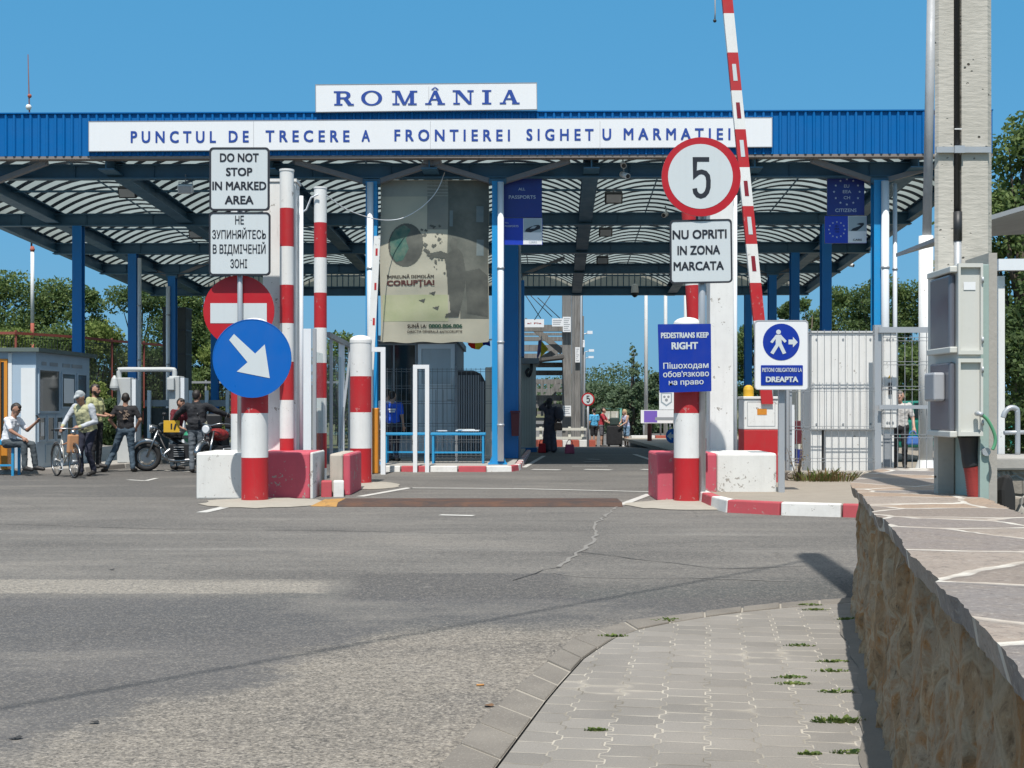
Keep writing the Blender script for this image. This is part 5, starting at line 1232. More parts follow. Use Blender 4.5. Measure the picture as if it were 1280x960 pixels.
# white pole
o = thing('white_pole', 'thick white pole with a thinner grey mast on top left of the concrete pole', 'pole', (X(1157, 24.5), 24.5, .12)); Y = 24.5
mb = MB(); mb.tube([(X(1157, Y), Y, .12), (X(1157.5, Y), Y, Z(295, Y))], .135, M['white'], 18); mb.build('lower_post', o)
mb = MB(); mb.tube([(X(1158.5, Y), Y, Z(298, Y)), (X(1165.5, Y), Y, Z(-60, Y))], .085, paint('mast_grey', (.38, .39, .40), .5, .5, scale=5), 14); mb.build('upper_mast', o)
mb = MB(); mb.lathe((X(1157, Y), Y, .12), [(.24, 0), (.2, .12), (.14, .3)], M['white'], 18); mb.build('base_flare', o)
# yard behind: kiosk wall and maroon bin seen between sign post and cabinet
Y = 30; o = thing('cream_kiosk', 'cream clad kiosk glimpsed between the grey sign post and the white cabinet', 'kiosk', (X(1000, Y), Y, .12))
mb = MB(); mb.box(X(998, Y), X(1060, Y), Y, Y+3, .45, Z(440, Y), M['cream']); mb.build('wall', o)
mb = MB(); x = 1001
while x < 1058: mb.box(X(x, Y)-.01, X(x, Y)+.01, Y-.014, Y-.002, .5, Z(442, Y), M['cream_wall']); x += 3
mb.build('cladding_joints', o)
mb = MB(); mb.box(X(997, Y), X(1061, Y), Y-.02, Y+3.02, .12, .447, M['navy']); mb.build('plinth', o)
Y = 28.5; o = thing('waste_bin', 'maroon waste bin on a stand right of the walking figure sign post', 'bin', (X(996, Y), Y, .12))
mb = MB(); plate(mb, [(989.5, 526), (1004.5, 526), (1003, 555), (991, 555)], plane(Y), .35, M['maroon']); mb.build('bucket', o, bevel=.01)
mb = MB(); mb.tube([(X(1003.5, Y), Y-.03, .12), (X(1006, Y), Y-.03, Z(508, Y))], .02, M['grey'], 6); mb.tube([(X(992, Y), Y-.03, .12), (X(992, Y), Y-.03, Z(512, Y))], .02, M['grey'], 6); mb.build('stand', o)
mb = MB(); mb.box(X(988.5, 26), X(993, 26), 26, 26.1, .12, Z(506, 26), M['pvc']); solo(mb, 'short_post', 'short white post just right of the grey sign post', 'post', (X(990, 26), 26, .12))
# low rubble strip at the fence foot and dry weeds
t = NT('rubble_stone'); v = t.coord(); vo = t.vor(v, 6.5, 'DISTANCE_TO_EDGE'); vc = t.vor(v, 6.5); n = t.noise(v, 9, 6)
hs = t.n('ShaderNodeSeparateColor'); t.link(vc.outputs['Color'], hs.inputs[0])
c = t.mix(hs.outputs[0], (.24, .21, .17), (.40, .37, .32)); c = t.mix(t.range(n, .4, .7, 0, .5), c, (.16, .14, .12)); c = t.mix(t.range(vo.outputs['Distance'], .07, .03), c, (.44, .41, .36))
t.set(Base_Color=c, Roughness=.9); t.bump(t.math('ADD', t.range(vo.outputs['Distance'], 0, .16), t.math('MULTIPLY', n, .4)), .8, .05); M['rubble'] = t.m
mb = MB(); Y = 22.55; mb.box(X(984, Y), X(1180, Y), Y, Y+.3, .1, .30, M['rubble']); solo(mb, 'rubble_edging', 'low rough stone edging at the foot of the right mesh fence', 'edging', (X(1040, Y), Y, .1), bevel=.04)
def weed(loc, label, n=60, h=.12, w_=.14, seed=0, mats=('leaf_bright', 'leaf'), group='weeds in the paving joints'):
    rg = random.Random(seed); mb = MB(); L = Vector(loc)
    for i in range(n):
        a = rg.uniform(0, 2*PI); rr = w_*math.sqrt(rg.random()); b_ = L+Vector((rr*math.cos(a)*(1.7 if h < .2 else 1), rr*math.sin(a)*(.45 if h < .2 else .8), 0)); hh = h*rg.uniform(.3, 1)*(1-.5*rr/w_)
        ln = Vector((math.cos(a), math.sin(a), 0))*hh*rg.uniform(.2, .9); sd = Vector((-math.sin(a), math.cos(a), 0))*(rg.uniform(.006, .013) if h < .2 else rg.uniform(.006, .014)); m = M[mats[0] if rg.random() < .6 else mats[1]]
        mb.add([b_-sd*.4, b_+sd*.4, b_+ln*.6+Vector((0, 0, hh*.75))+sd, b_+ln+Vector((0, 0, hh)), b_+ln*.6+Vector((0, 0, hh*.75))-sd], [(0, 1, 2, 3, 4)], m)
    return solo(mb, 'weed', label, 'weed', loc, group, fixn=False)
M['dry'] = leafmat('dry_stems', (.16, .10, .05), (.28, .20, .10), .2)
for i, (x, y, lab) in enumerate(((1012, 598, 'dry low weed right of the tall dry weed by the fence'), (1030, 599, 'yellowish weed at the fence foot under the white cabinet leg'), (1050, 597, 'dry weed at the fence foot nearest the stone wall'))):
    weed((X(x, 22.4), 22.4-.02*i, .135), lab, 130, .30, .3, 20+i, ('dry', 'leaf_bright'), 'dry weeds along the right fence')
mb = MB(); rg = random.Random(2); L = Vector((X(995, 22.4), 22.3, .135))
for i in range(5):
    top = L+Vector((rg.uniform(-.2, .15), rg.uniform(-.1, .1), rg.uniform(.5, .95))); md = L.lerp(top, .5)+Vector((rg.uniform(-.04, .04), 0, 0)); mb.tube([L, md, top], [.012, .009, .003], M['bark'], 5)
    for k in range(16):
        b_ = (md if k % 3 == 0 else top.lerp(md, rg.random()))+Vector((rg.uniform(-.07, .07), rg.uniform(-.06, .06), rg.uniform(-.05, .05))); e = Vector((rg.uniform(-.05, .05), rg.uniform(-.03, .03), rg.uniform(-.05, .01))); mb.add([b_, b_+e*.5+Vector((.012, 0, .012)), b_+e], [(0, 1, 2)], M['dry'])
solo(mb, 'weed', 'tall dry brown weed beside the grey sign post foot', 'weed', L, 'dry weeds along the right fence', fixn=False)
# ------------------------------------------------------------------ near stone wall
t = NT('wall_face_stone'); v = t.pos(); vq = t.mapping(v, (1.0, .55, 1.0)); vc = t.vor(vq, 4.2); sc_ = t.n('ShaderNodeSeparateColor'); t.link(vc.outputs['Color'], sc_.inputs[0])
n = t.noise(v, 2.0, 9, .72, .6); n2 = t.noise(v, 7, 9, .72, .8); n3 = t.noise(v, 38, 6, .75)
c = t.mix(t.range(n, .40, .60), (.22, .175, .125), (.50, .425, .33)); ve = t.vor(vq, 4.2, 'DISTANCE_TO_EDGE').outputs['Distance']; c = t.mix(t.math('MULTIPLY', sc_.outputs[0], .75), c, (.30, .21, .13)); c = t.mix(t.math('MULTIPLY', t.math('GREATER_THAN', sc_.outputs[1], .6), .6), c, (.38, .35, .31))
c = t.mix(t.range(n2, .49, .62, 0, .9), c, (.33, .18, .075)); c = t.mix(t.range(t.noise(v, 3.3, 7, .7), .54, .68, 0, .8), c, (.42, .385, .34)); c = t.mix(t.range(n2, .44, .32, 0, .9), c, (.13, .095, .065))
c = t.mix(t.range(n3, .56, .70, 0, .55), c, (.55, .49, .40)); c = t.mix(t.range(n3, .44, .32, 0, .75), c, (.10, .08, .06)); c = t.mix(t.range(t.math('ADD', ve, t.math('MULTIPLY', t.math('SUBTRACT', n2, .5), .10)), .045, .015, 0, .75), c, (.44, .40, .335)); c = t.mix(t.range(t.math('ADD', ve, t.math('MULTIPLY', t.math('SUBTRACT', n3, .5), .05)), .016, .004, 0, .22), c, (.16, .125, .09)); c = t.mix(1.0, c, (1.30, 1.15, .97), 'MULTIPLY')
t.set(Base_Color=c, Roughness=.95); t.b.inputs['Specular IOR Level'].default_value = .15; t.bump(t.math('ADD', t.math('MULTIPLY', n2, 1.0), t.math('MULTIPLY', n3, .6)), 1.0, .045); M['wallface'] = t.m
t = NT('flagstone_cap'); v = t.pos(); nz_ = t.n('ShaderNodeTexNoise'); t.link(v, nz_.inputs['Vector']); nz_.inputs['Scale'].default_value = 2.5; vd = t.mix(.10, v, nz_.outputs['Color'])
vo = t.vor(vd, 1.75, 'DISTANCE_TO_EDGE'); vc = t.vor(vd, 1.75); sc_ = t.n('ShaderNodeSeparateColor'); t.link(vc.outputs['Color'], sc_.inputs[0]); n = t.noise(v, 6, 8, .65); n2 = t.noise(v, 60, 3, .7)
c = t.mix(sc_.outputs[0], (.185, .150, .125), (.29, .24, .20)); c = t.mix(t.math('MULTIPLY', t.math('GREATER_THAN', sc_.outputs[1], .70), .8), c, (.34, .24, .165)); c = t.mix(t.math('MULTIPLY', t.math('GREATER_THAN', sc_.outputs[2], .75), .8), c, (.165, .15, .145))
c = t.mix(t.range(n, .45, .7, 0, .6), c, (.22, .18, .145)); c = t.mix(t.range(t.noise(v, 14, 7, .7), .55, .7, 0, .6), c, (.13, .105, .09)); c = t.mix(t.range(n2, .56, .70, 0, .6), c, (.36, .33, .29)); c = t.mix(t.range(n2, .44, .32, 0, .6), c, (.09, .075, .065))
c = t.mix(t.range(t.math('ADD', vo.outputs['Distance'], t.math('MULTIPLY', t.math('SUBTRACT', n, .5), 0.05)), .026, .018), c, t.mix(t.range(t.noise(v, 5, 5), .35, .62), (.58, .55, .49), (.36, .31, .26)))
t.set(Base_Color=c, Roughness=.8); t.bump(t.math('ADD', t.range(vo.outputs['Distance'], 0, .06), t.math('ADD', t.math('MULTIPLY', n2, .4), n)), .7, .02); M['flag'] = t.m
wl = thing('stone_wall', 'low stone faced wall with a flagstone top beside the pavement', 'wall', (1.7, 5.5, 0))
def wall_x(Y_): return .346+.225*Y_
def wall_top(Y_): return 1.034-.0142*Y_
rgw = random.Random(3)
face = [(wall_x(Y_), Y_) for Y_ in np.arange(-1.0, 8.2, .11)]; face += [(2.26, 8.45), (2.42, 8.9), (2.62, 9.5), (2.86, 10.1), (3.02, 10.4)]
def wz(Y_): return wall_top(min(Y_, 8.4))
fd = []
for (xa_, ya_), (xb2, yb2) in zip(face, face[1:]):
    n_ = 3
    for k in range(n_): fd.append((xa_+(xb2-xa_)*k/n_, ya_+(yb2-ya_)*k/n_))
fd.append(face[-1]); nf = len(fd); nzz = 24
rs_ = np.random.RandomState(12); seeds = np.stack([rs_.uniform(-1.2, 10.6, 900), rs_.uniform(-.1, 1.15, 900)], 1); so_ = rs_.uniform(-.020, .022, 900); tl_ = rs_.uniform(-.07, .07, (900, 2))
vs = []
for j in range(nzz+1):
    for (x, y) in fd:
        f_ = j/nzz; h_ = wz(y)-.05; dd = np.hypot((seeds[:, 0]-y)*1.0, (seeds[:, 1]-f_*h_)*1.25); o2 = np.argpartition(dd, 2)[:2]; o2 = o2[np.argsort(dd[o2])]; k0 = o2[0]; edge = dd[o2[1]]-dd[o2[0]]
        off = so_[k0]+tl_[k0, 0]*(y-seeds[k0, 0])+tl_[k0, 1]*(f_*h_-seeds[k0, 1]); off = off*min(1, edge/.025)-.010*max(0, 1-edge/.025)+rgw.uniform(-.004, .004)
        vs.append((x+.035-.045*(1-f_)-off, y, f_*h_))
mb = MB(); mb.add(vs, [(j*nf+i, j*nf+i+1, (j+1)*nf+i+1, (j+1)*nf+i) for j in range(nzz) for i in range(nf-1)], M['wallface'], True)
right = [(x+.58+(.0 if y < 8 else .10*(y-8)*0), y) for x, y in face]
nf = len(face); mb.add([(x, y, 0) for x, y in right]+[(x, y, wz(y)-.06) for x, y in right], [(i, nf+i, nf+i+1, i+1) for i in range(nf-1)], M['rubble'])
x_, y_ = face[-1]; mb.add([(x_, y_, 0), (x_+.58, y_, 0), (x_+.58, y_, wz(y_)-.06), (x_, y_, wz(y_)-.06)], [(0, 1, 2, 3)], M['rubble'])
mb.build('masonry', wl, fixn=False)
# cap slabs: uneven stone edge
mb = MB(); lf, rt = [], []; slab, nxt = 0.0, -9
for i, (x, y) in enumerate(fd):
    if y > nxt: slab = rgw.uniform(-.010, .011); nxt = y+rgw.uniform(.18, .5)
    lf.append((x-.022+slab+rgw.uniform(-.0025, .0025), y)); rt.append((x+.60+rgw.uniform(-.01, .01), y))
L1 = len(lf); hz = [.006*math.sin(3.1*y)+rgw.uniform(-.0012, .0012) for _, y in lf]
top = [(x, y, wz(y)+.0+hz[i]) for i, (x, y) in enumerate(lf)]+[(x, y, wz(y)+hz[i]*.5) for i, (x, y) in enumerate(rt)]
bot = [(x+.012, y, wz(y)-.058+hz[i]) for i, (x, y) in enumerate(lf)]+[(x, y, wz(y)-.055) for i, (x, y) in enumerate(rt)]
mb.add(top, [(i, i+1, L1+i+1, L1+i) for i in range(L1-1)], M['flag']); mb.add(bot, [(i, L1+i, L1+i+1, i+1) for i in range(L1-1)], M['flag'])
mb.add(top[:L1]+bot[:L1], [(i, L1+i, L1+i+1, i+1) for i in range(L1-1)], M['flag']); mb.add(top[L1:]+bot[L1:], [(i, i+1, L1+i+1, L1+i) for i in range(L1-1)], M['flag'])
mb.add([top[L1-1], top[2*L1-1], bot[2*L1-1], bot[L1-1]], [(0, 1, 2, 3)], M['flag'])
mb.build('flagstone_cap', wl, fixn=False)
# rough earthy strip at the wall foot, darkened to widen the wall's shadow
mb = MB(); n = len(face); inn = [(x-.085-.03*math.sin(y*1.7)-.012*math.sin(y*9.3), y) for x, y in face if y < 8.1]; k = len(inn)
mb.add([(x, y, KZ+.006) for x, y in inn]+[(face[i][0]+.02, face[i][1], KZ+.03) for i in range(k)], [(i, k+i, k+i+1, i+1) for i in range(k-1)], paint('earthy_shade_footing', (.15, .135, .115), .95, .5, scale=6, bump=.6), True); structure(mb, 'wall_footing', fixn=False)
wd = [(1040, 828, 'weed tuft by the wall foot at the edge of the shadow, third from far'), (1052, 903, 'largest green weed beside the wall foot'), (1037, 840, 'weed on the wall side of the pavement just below another'), (988, 848, 'small weed in the middle of the right paving joints, upper one of two'), (992, 856, 'small weed in the right paving joints, lower one of two'), (1046, 866, 'weed at the paving edge above the largest weed'), (1000, 808, 'flat weed in the upper right of the paving'), (1068, 942, 'nearest weed at the bottom edge by the wall'), (766, 796, 'weed at the kerb joint, nearest of the kerb weeds'), (826, 777, 'green weed at the curved kerb joint'), (834, 775, 'green weed touching another at the curved kerb joint'), (1012, 757, 'far weed at the top of the paving'), (1020, 763, 'second far weed at the top of the paving by the wall'), (1060, 775, 'dark weed at the far corner of the wall'), (1012, 944, 'lonely small weed low in the paving'), (745, 914, 'tiny dry weed in the paving near the kerb')]
for i, (x, y, lab) in enumerate(wd): weed(tuple(gp(x, y, KZ-.005)), lab, 70 if i != 1 else 130, (.024, .042)[i == 1], (.055, .08)[i == 1]*(1 if i < 14 else .5), 40+i)
# litter
o = g0(600, 858); mb = MB(); mb.tube([o+Vector((-.018, 0, .007)), o+Vector((.02, .006, .007))], .005, paint('cigarette_orange', (.45, .22, .07), .8, .3), 8); solo(mb, 'cigarette_end', 'tiny orange cigarette end on the pale asphalt near the kerb', 'litter', o)
rg = random.Random(5)
for i, (x, y, lab) in enumerate(((610, 882, 'brown dry leaf on the asphalt beside the kerb'), (117, 903, 'dark scrap on the asphalt in the lower left'), (20, 922, 'dark scrap near the left bottom corner'), (140, 712, 'dark scrap above the pale strip on the left'))):
    p = g0(x, y, .006); mb = MB(); mb.add([p+Vector((rg.uniform(.015, .04)*math.cos(a), rg.uniform(.01, .025)*math.sin(a), .003+.004*math.sin(2*a))) for a in (0, 1, 2, 3, 4.2, 5.2)], [tuple(range(6))], M['crack'] if i else paint('dry_leaf', (.14, .075, .035), .8, .3)); solo(mb, 'litter_scrap', lab, 'litter', p, fixn=False)
# ------------------------------------------------------------------ concrete utility pole with meter box
up = thing('utility_pole', 'tall pitted concrete utility pole with a cable down its face', 'utility pole', (X(1206, 7.1), 7.1, 0))
t = NT('pole_concrete'); v = t.coord(); n = t.noise(t.mapping(v, (1, 1, .5)), 5, 8, .65); n2 = t.noise(t.mapping(v, (3, 3, 12)), 4, 4); pit = t.vor(v, 22).outputs['Distance']; pm = t.noise(v, 9, 3)
c = t.mix(t.range(n, .3, .7), (.40, .38, .335), (.50, .475, .425)); c = t.mix(t.range(n2, .58, .8, 0, .25), c, (.30, .28, .245))
pmask = t.math('MULTIPLY', t.range(pit, .20, .12), t.range(pm, .52, .60)); c = t.mix(pmask, c, (.07, .06, .05))
t.set(Base_Color=c, Roughness=.92); t.bump(t.math('SUBTRACT', t.math('MULTIPLY', n2, .5), pmask), .7, .012); M['polec'] = t.m
PY = 7.02
mb = MB()
def pole_section(z):
    k = 1-.012*z; xl, xr = X(1168.5, PY), X(1244, PY); c_ = (xl+xr)/2; h_ = (xr-xl)/2*k; g0_, g1_ = X(1196.5, PY)-.019, X(1196.5, PY)+.024
    return [(c_-h_, PY+.02), (c_-h_+.015, PY), (g0_, PY), (g0_+.006, PY+.035), (g1_-.006, PY+.035), (g1_, PY), (c_+h_-.035, PY), (c_+h_, PY+.04), (c_+h_, PY+.26), (c_-h_+.10, PY+.26)]
zs = [0, 1, 2, 3, 4, 5, 6, 7, 8, 9.7]; sec = [[(x, y, z) for x, y in pole_section(z)] for z in zs]; n = 10
mb.add([p for s_ in sec for p in s_], [(i*n+j, i*n+(j+1) % n, (i+1)*n+(j+1) % n, (i+1)*n+j) for i in range(len(zs)-1) for j in range(n)]+[tuple((len(zs)-1)*n+j for j in range(n))], M['polec']); mb.build('shaft', up)
xc = X(1196.5, PY); mb = MB()
mb.tube([(xc, PY+.0, 2.35), (xc-.002, PY+.0, 5.5), (xc+.006, PY+.0, 9.5)], .0155, M['dark'], 8); mb.tube([(xc+.018, PY+.012, 1.9), (xc+.017, PY+.012, 2.7)], .006, M['dark'], 6); mb.build('cable', up)
mb = MB(); mb.tube([(xc+.001, PY-.004, 2.32), (xc+.001, PY-.004, 2.48)], .024, M['dark'], 10); mb.tube([(xc+.001, PY-.004, 1.9), (xc+.001, PY-.004, 2.321)], .0205, M['galv'], 10); mb.build('conduit', up)
zb_ = Z(188, PY); mb = MB(); mb.box(X(1169, PY), X(1237, PY), PY-.022, PY-.018+.012, zb_-.016, zb_+.016, M['galv']); mb.box(xc-.025, xc+.03, PY-.035, PY-.0225, zb_-.02, zb_+.02, M['galv']); mb.build('steel_strap', up)
mb = MB(); mb.box(xc-.02, xc+.02, PY-.018, PY-.014, Z(162, PY)-.003, Z(162, PY)+.003, M['white']); mb.build('cable_tie', up)
mb = MB(); mb.box(xc-.05, xc+.05, PY-.06, PY-.001, 9.2, 9.3, M['galv']); mb.build('cable_hook', up)
# overhead bundle: its shadow draws the long line over the asphalt
mb = MB(); a, b = Vector((xc, PY-.04, 9.25)), Vector((-14, -10.5, 9.6)); pts = []
for i in range(25):
    t_ = i/24; p = a.lerp(b, t_); p.z -= 4*1.1*t_*(1-t_); pts.append(p)
mb.tube(pts, .017, M['dark'], 6); solo(mb, 'overhead_cable', 'thick overhead cable running from the utility pole across the road', 'cable', a)
# green steel channel + meter box
o = thing('steel_channel', 'pale green painted steel channel standing in front of the concrete pole', 'post', (X(1236, 6.6), 6.6, 0)); M['green_paint'] = paint('pale_green_paint', (.30, .39, .36), .55, .4, scale=4)
YB = 6.55; mb = MB(); xl, xr = X(1229.5, YB), X(1241, YB); mb.box(xl, xr, YB+.05, YB+.42, .3, Z(329, YB), M['green_paint']); mb.build('channel', o, bevel=.004)
mb = MB(); mb.box(xr+.001, xr+.045, YB+.06, YB+.40, .3, Z(329, YB)+.06, M['concrete']); mb.build('concrete_backing', o)
mb = MB(); mb.lathe((X(1236, YB), YB+.05, Z(565, YB)), [(.022, -.02), (.022, 0)], M['galv'], 10, 'Y'); mb.build('clamp', o)
mbx = thing('meter_box', 'cream electricity meter box with smoky clear cover on the concrete pole', 'meter box', (X(1214, YB), YB, Z(545, YB)))
xa, xb_ = X(1198, YB), X(1229, YB); z0_, z1_ = Z(545, YB), Z(329, YB); M['box_cream'] = paint('meter_box_cream', (.56, .56, .52), .45, .12)
mb = MB(); mb.box(xa+.004, xb_-.002, YB+.02, YB+.5, z0_, z1_, M['box_cream']); mb.build('housing', mbx, bevel=.008)
for a_, b_ in ((Z(443, YB), z1_), (z0_, Z(448, YB))):
    mb = MB(); mb.ring([(xa, YB+.0, a_), (xb_, YB+.0, a_), (xb_, YB+.0, b_), (xa, YB+.0, b_)], [(xa+.012, YB, a_+.02), (xb_-.012, YB, a_+.02), (xb_-.012, YB, b_-.02), (xa+.012, YB, b_-.02)], (0, .019, 0), M['box_cream']); mb.build('rim', mbx)
M['smoky'] = paint('smoky_cover', (.12, .125, .15), .18, .3, bump=0, spec=.8)
for a_, b_ in ((Z(438, YB), z1_-.05), (z0_+.02, Z(452, YB))):
    mb = MB(); mb.box(xa-.03, xa+.002, YB+.05, YB+.36, a_, b_, M['smoky']); mb.build('clear_cover', mbx, bevel=.012)
for z in (z1_-.028, (z0_+z1_)/2, z0_+.008):
    mb = MB(); mb.box(xa-.036, xa+.003, YB+.02, YB+.39, z-.016, z+.016, M['box_cream']); mb.build('cover_frame', mbx, bevel=.005)
mb = MB(); mb.add([Vector((X(x, YB), YB+.0165, Z(y, YB))) for x, y in ((1206, 352), (1221, 352), (1221, 362), (1206, 362))], [(0, 1, 2, 3)], M['white_clean']); mb.build('label_plate', mbx, fixn=False)
for y_ in (350, 425, 462, 528): mb = MB(); mb.tube([(xb_-.004, YB-.006, Z(y_, YB)-.015), (xb_-.004, YB-.006, Z(y_, YB)+.015)], .006, M['galv'], 8); mb.build('hinge', mbx)
mb = MB(); mb.obox((xa-.06, YB+.19, Z(483, YB)), (.06, .16, .15), paint('meter_grey', (.34, .35, .37), .4, .2)); mb.build('meter', mbx, bevel=.012)
mb = MB(); mb.tube([(X(1221, YB), YB+.0, Z(517, YB)), (X(1221, YB), YB-.03, Z(517, YB)), (X(1225, YB), YB-.04, Z(519, YB))], .013, M['galv'], 8); mb.build('earth_bolt', mbx)
mb = MB(); pts = smooth_path([Vector((X(x, YB), YB-.03, Z(y, YB))) for x, y in ((1224, 518), (1231, 524), (1237, 534), (1241, 545), (1241, 554), (1238, 562))]); mb.tube(pts, .009, paint('earth_wire', (.09, .30, .16), .5, .2), 8); solo(mb, 'earth_wire', 'green earth wire curving from the meter box to the steel channel', 'wire', pts[0])
mb = MB(); pts = [P(1212, 546, YB+.12), P(1213, 572, YB+.12), P(1217, 596, YB+.12), P(1222, 640, YB+.12)]; pp = smooth_path(pts, 10); n = len(pp); k = n//2
mb.tube(pp[:k+1], [.048*(1.25-.3*min(1, i/8)) for i in range(k+1)], M['dark'], 12); o = thing('cable_duct', 'cable duct under the meter box, black above and dark red below', 'duct', pts[0]); mb.build('black_sleeve', o)
mb = MB(); q = []; rr = []
for i in range(44): t_ = i/43*(n-1-k)+k; a = int(min(t_, n-2)); q.append(pp[a].lerp(pp[a+1], t_-a)); rr.append(.041+(.004 if i % 2 else 0))
mb.tube(q, rr, paint('duct_red', (.33, .035, .03), .5, .2), 12); mb.build('red_conduit', o)
# beyond the pole: shelter, kerb wall, handrail, rubble, tyre-like black lump
o = thing('shelter', 'curved grey shelter roof showing right of the concrete pole', 'shelter', (5.2, 12.5, 0)); Y = 12.5
mb = MB(); pts = [(X(1235, Y)+q, Z(281, Y)+.28*(1-(1-q/1.7)**2)+0.04) for q in np.linspace(0, 2.6, 9)]
for (x0_, z0_), (x1_, z1_) in zip(pts, pts[1:]): mb.prism([(x0_, Y, z0_), (x1_, Y, z1_), (x1_, Y, z1_+.045), (x0_, Y, z0_+.045)], [(x0_, Y+3, z0_), (x1_, Y+3, z1_), (x1_, Y+3, z1_+.045), (x0_, Y+3, z0_+.045)], M['grey'])
mb.build('curved_roof', o)
mb = MB(); mb.bar((X(1244, Y), Y-.05, Z(332, Y)), (X(1244, Y)+2, Y-.05, Z(330, Y)), .08, .11, M['pvc']); mb.build('beam', o)
for x in (1252,): mb = MB(); mb.box(X(x-4, Y), X(x+4, Y), Y, Y+.08, .0, Z(345, Y), M['white']); mb.build('post', o)
mb = MB(); mb.box(X(1250, Y)+2.3, X(1258, Y)+2.3, Y+.2, Y+.28, 0, Z(290, Y), M['white']); mb.build('post', o)
o = thing('handrail', 'short grey pipe handrail beyond the concrete pole', 'handrail', (X(1266, 12), 12, .8)); Y = 12
mb = MB(); mb.tube(smooth_path([P(1272, 572, Y), P(1272, 520, Y), P(1270, 511, Y), P(1262, 510, Y), P(1256, 516, Y), P(1254, 522, Y)], 5), .025, M['galv'], 8); mb.build('rail', o)
mb = MB(); mb.tube([P(1255, 541, Y), P(1290, 540, Y)], .02, M['galv'], 8); mb.build('lower_rail', o)
o = thing('rubble_wall', 'rough rubble stone retaining wall right of the concrete pole', 'wall', (6, 11.5, 0)); Y = 11.5
mb = MB(); mb.box(X(1240, Y), X(1240, Y)+5, Y, Y+.7, 0, Z(588, Y), M['rubble']); mb.build('stonework', o)
mb = MB(); mb.box(X(1238, Y), X(1240, Y)+5.1, Y-.06, Y+.75, Z(588, Y)+.003, Z(571, Y), M['concrete']); mb.build('coping', o, bevel=.02)
mb = MB(); Y = 6.9; p = P(1261, 640, Y); mb.prism([P(x, y, Y) for x, y in ((1252, 640), (1251, 612), (1255, 596), (1261, 590), (1267, 598), (1271, 620), (1271, 642))], [P(x, y, Y)+Vector((0, .12, -.02)) for x, y in ((1252, 640), (1251, 612), (1255, 596), (1261, 590), (1267, 598), (1271, 620), (1271, 642))], M['rubber']); solo(mb, 'rubber_boot', 'black bent rubber piece standing at the foot of the green channel', 'rubber piece', P(1261, 645, Y), bevel=.02)
# bare earth and grass bank on the right behind the wall
mb = MB(); vy = [-4, 0, 3, 6, 8, 10.3]; mb.add([(.346+.225*y+.50, y, .25) for y in vy]+[(30, y, .4) for y in vy], [(i, i+1, len(vy)+i+1, len(vy)+i) for i in range(len(vy)-1)], M['dirt']); structure(mb, 'verge', fixn=False)
# ------------------------------------------------------------------ left: pavement, booth, fence, portal
kerb('painted_kerb', 'worn stone kerb of the left pavement beside the parked bicycle', [Vector((-26, 27.35, 0)), Vector((-10.3, 27.45, 0)), Vector((-9.75, 27.7, 0)), Vector((-9.3, 29.0, 0)), Vector((-9.0, 31, 0)), Vector((-8.6, 36, 0)), Vector((-8.0, 50, -.1))], .9, .16, .11, 'painted kerbs', colours=[M['concrete'], M['concrete'], paint('kerb_stone_dark', (.22, .20, .18), .9, .3)])
mb = MB(); pts = [(-40, 27.5), (-10.3, 27.6), (-9.85, 27.85), (-9.42, 29.05), (-9.12, 31.0), (-8.72, 36), (-8.1, 50), (-40, 50)]; mb.add([(x, y, .095) for x, y in pts], [tuple(range(len(pts)))], M['concrete']); structure(mb, 'left_pavement', fixn=False)
o = thing('guard_booth', 'pale blue and white guard booth with papers in its windows at the left', 'booth', (-11.6, 29, .1))
bY = 27.9; bx = X(45, bY); zt = Z(440, bY); dpt = 3.2; bl_ = paint('booth_blue', (.36, .45, .53), .5, .15); bw = paint('booth_white', (.70, .71, .70), .5, .12)
def bq(a, b, z): return Vector((bx+a+.034*b, bY+b, z))
mb = MB(); mb.box(-2.6, 0, 0, dpt, .1, zt, bl_, bq); mb.build('wall', o)
mb = MB(); mb.box(-2.85, .12, -.15, dpt+.2, zt+.003, zt+.09, paint('booth_roof', (.10, .13, .12), .6, .3), lambda a, b, z: bq(a, b, z+.0)); mb.build('roof', o)
mb = MB(); mb.box(-.32, -.01, -.02, -.002, .12, zt-.35, bw, bq); mb.build('white_panel', o)
mb = MB(); mb.box(-.60, -.52, -.02, -.002, .12, zt-.02, bw, bq); mb.build('corner_post', o)
mb = MB(); mb.box(-1.35, -.64, -.03, -.003, .2, zt-.18, M['glass'], bq); wf = mb.build('door', o)
mb = MB(); mb.ring([bq(-1.38, -.045, .15), bq(-.61, -.045, .15), bq(-.61, -.045, zt-.15), bq(-1.38, -.045, zt-.15)], [bq(-1.31, -.045, .25), bq(-.68, -.045, .25), bq(-.68, -.045, zt-.22), bq(-1.31, -.045, zt-.22)], (0, .04, 0), M['orange']); mb.bar(bq(-.78, -.05, .2), bq(-.78, -.05, zt-.2), .07, .06, M['orange']); mb.build('door_frame', wf)
def swin(b0, b1, z0, z1, paper=False, dark=True):
    mb = MB(); mb.box(-.01, .015, b0, b1, z0, z1, M['glass'], bq); w_ = mb.build('window', o)
    mb = MB(); mb.ring([bq(.03, b0-.05, z0-.05), bq(.03, b1+.05, z0-.05), bq(.03, b1+.05, z1+.05), bq(.03, b0-.05, z1+.05)], [bq(.03, b0, z0), bq(.03, b1, z0), bq(.03, b1, z1), bq(.03, b0, z1)], (-.028, 0, 0), bl_); mb.build('frame', w_)
    if paper: mb = MB(); mb.add([bq(.02, b0+.08, z0+.08), bq(.02, b1-.05, z0+.08), bq(.02, b1-.05, z1-.1), bq(.02, b0+.08, z1-.1)], [(0, 1, 2, 3)], M['white_clean']); mb.build('notice_paper', w_, fixn=False)
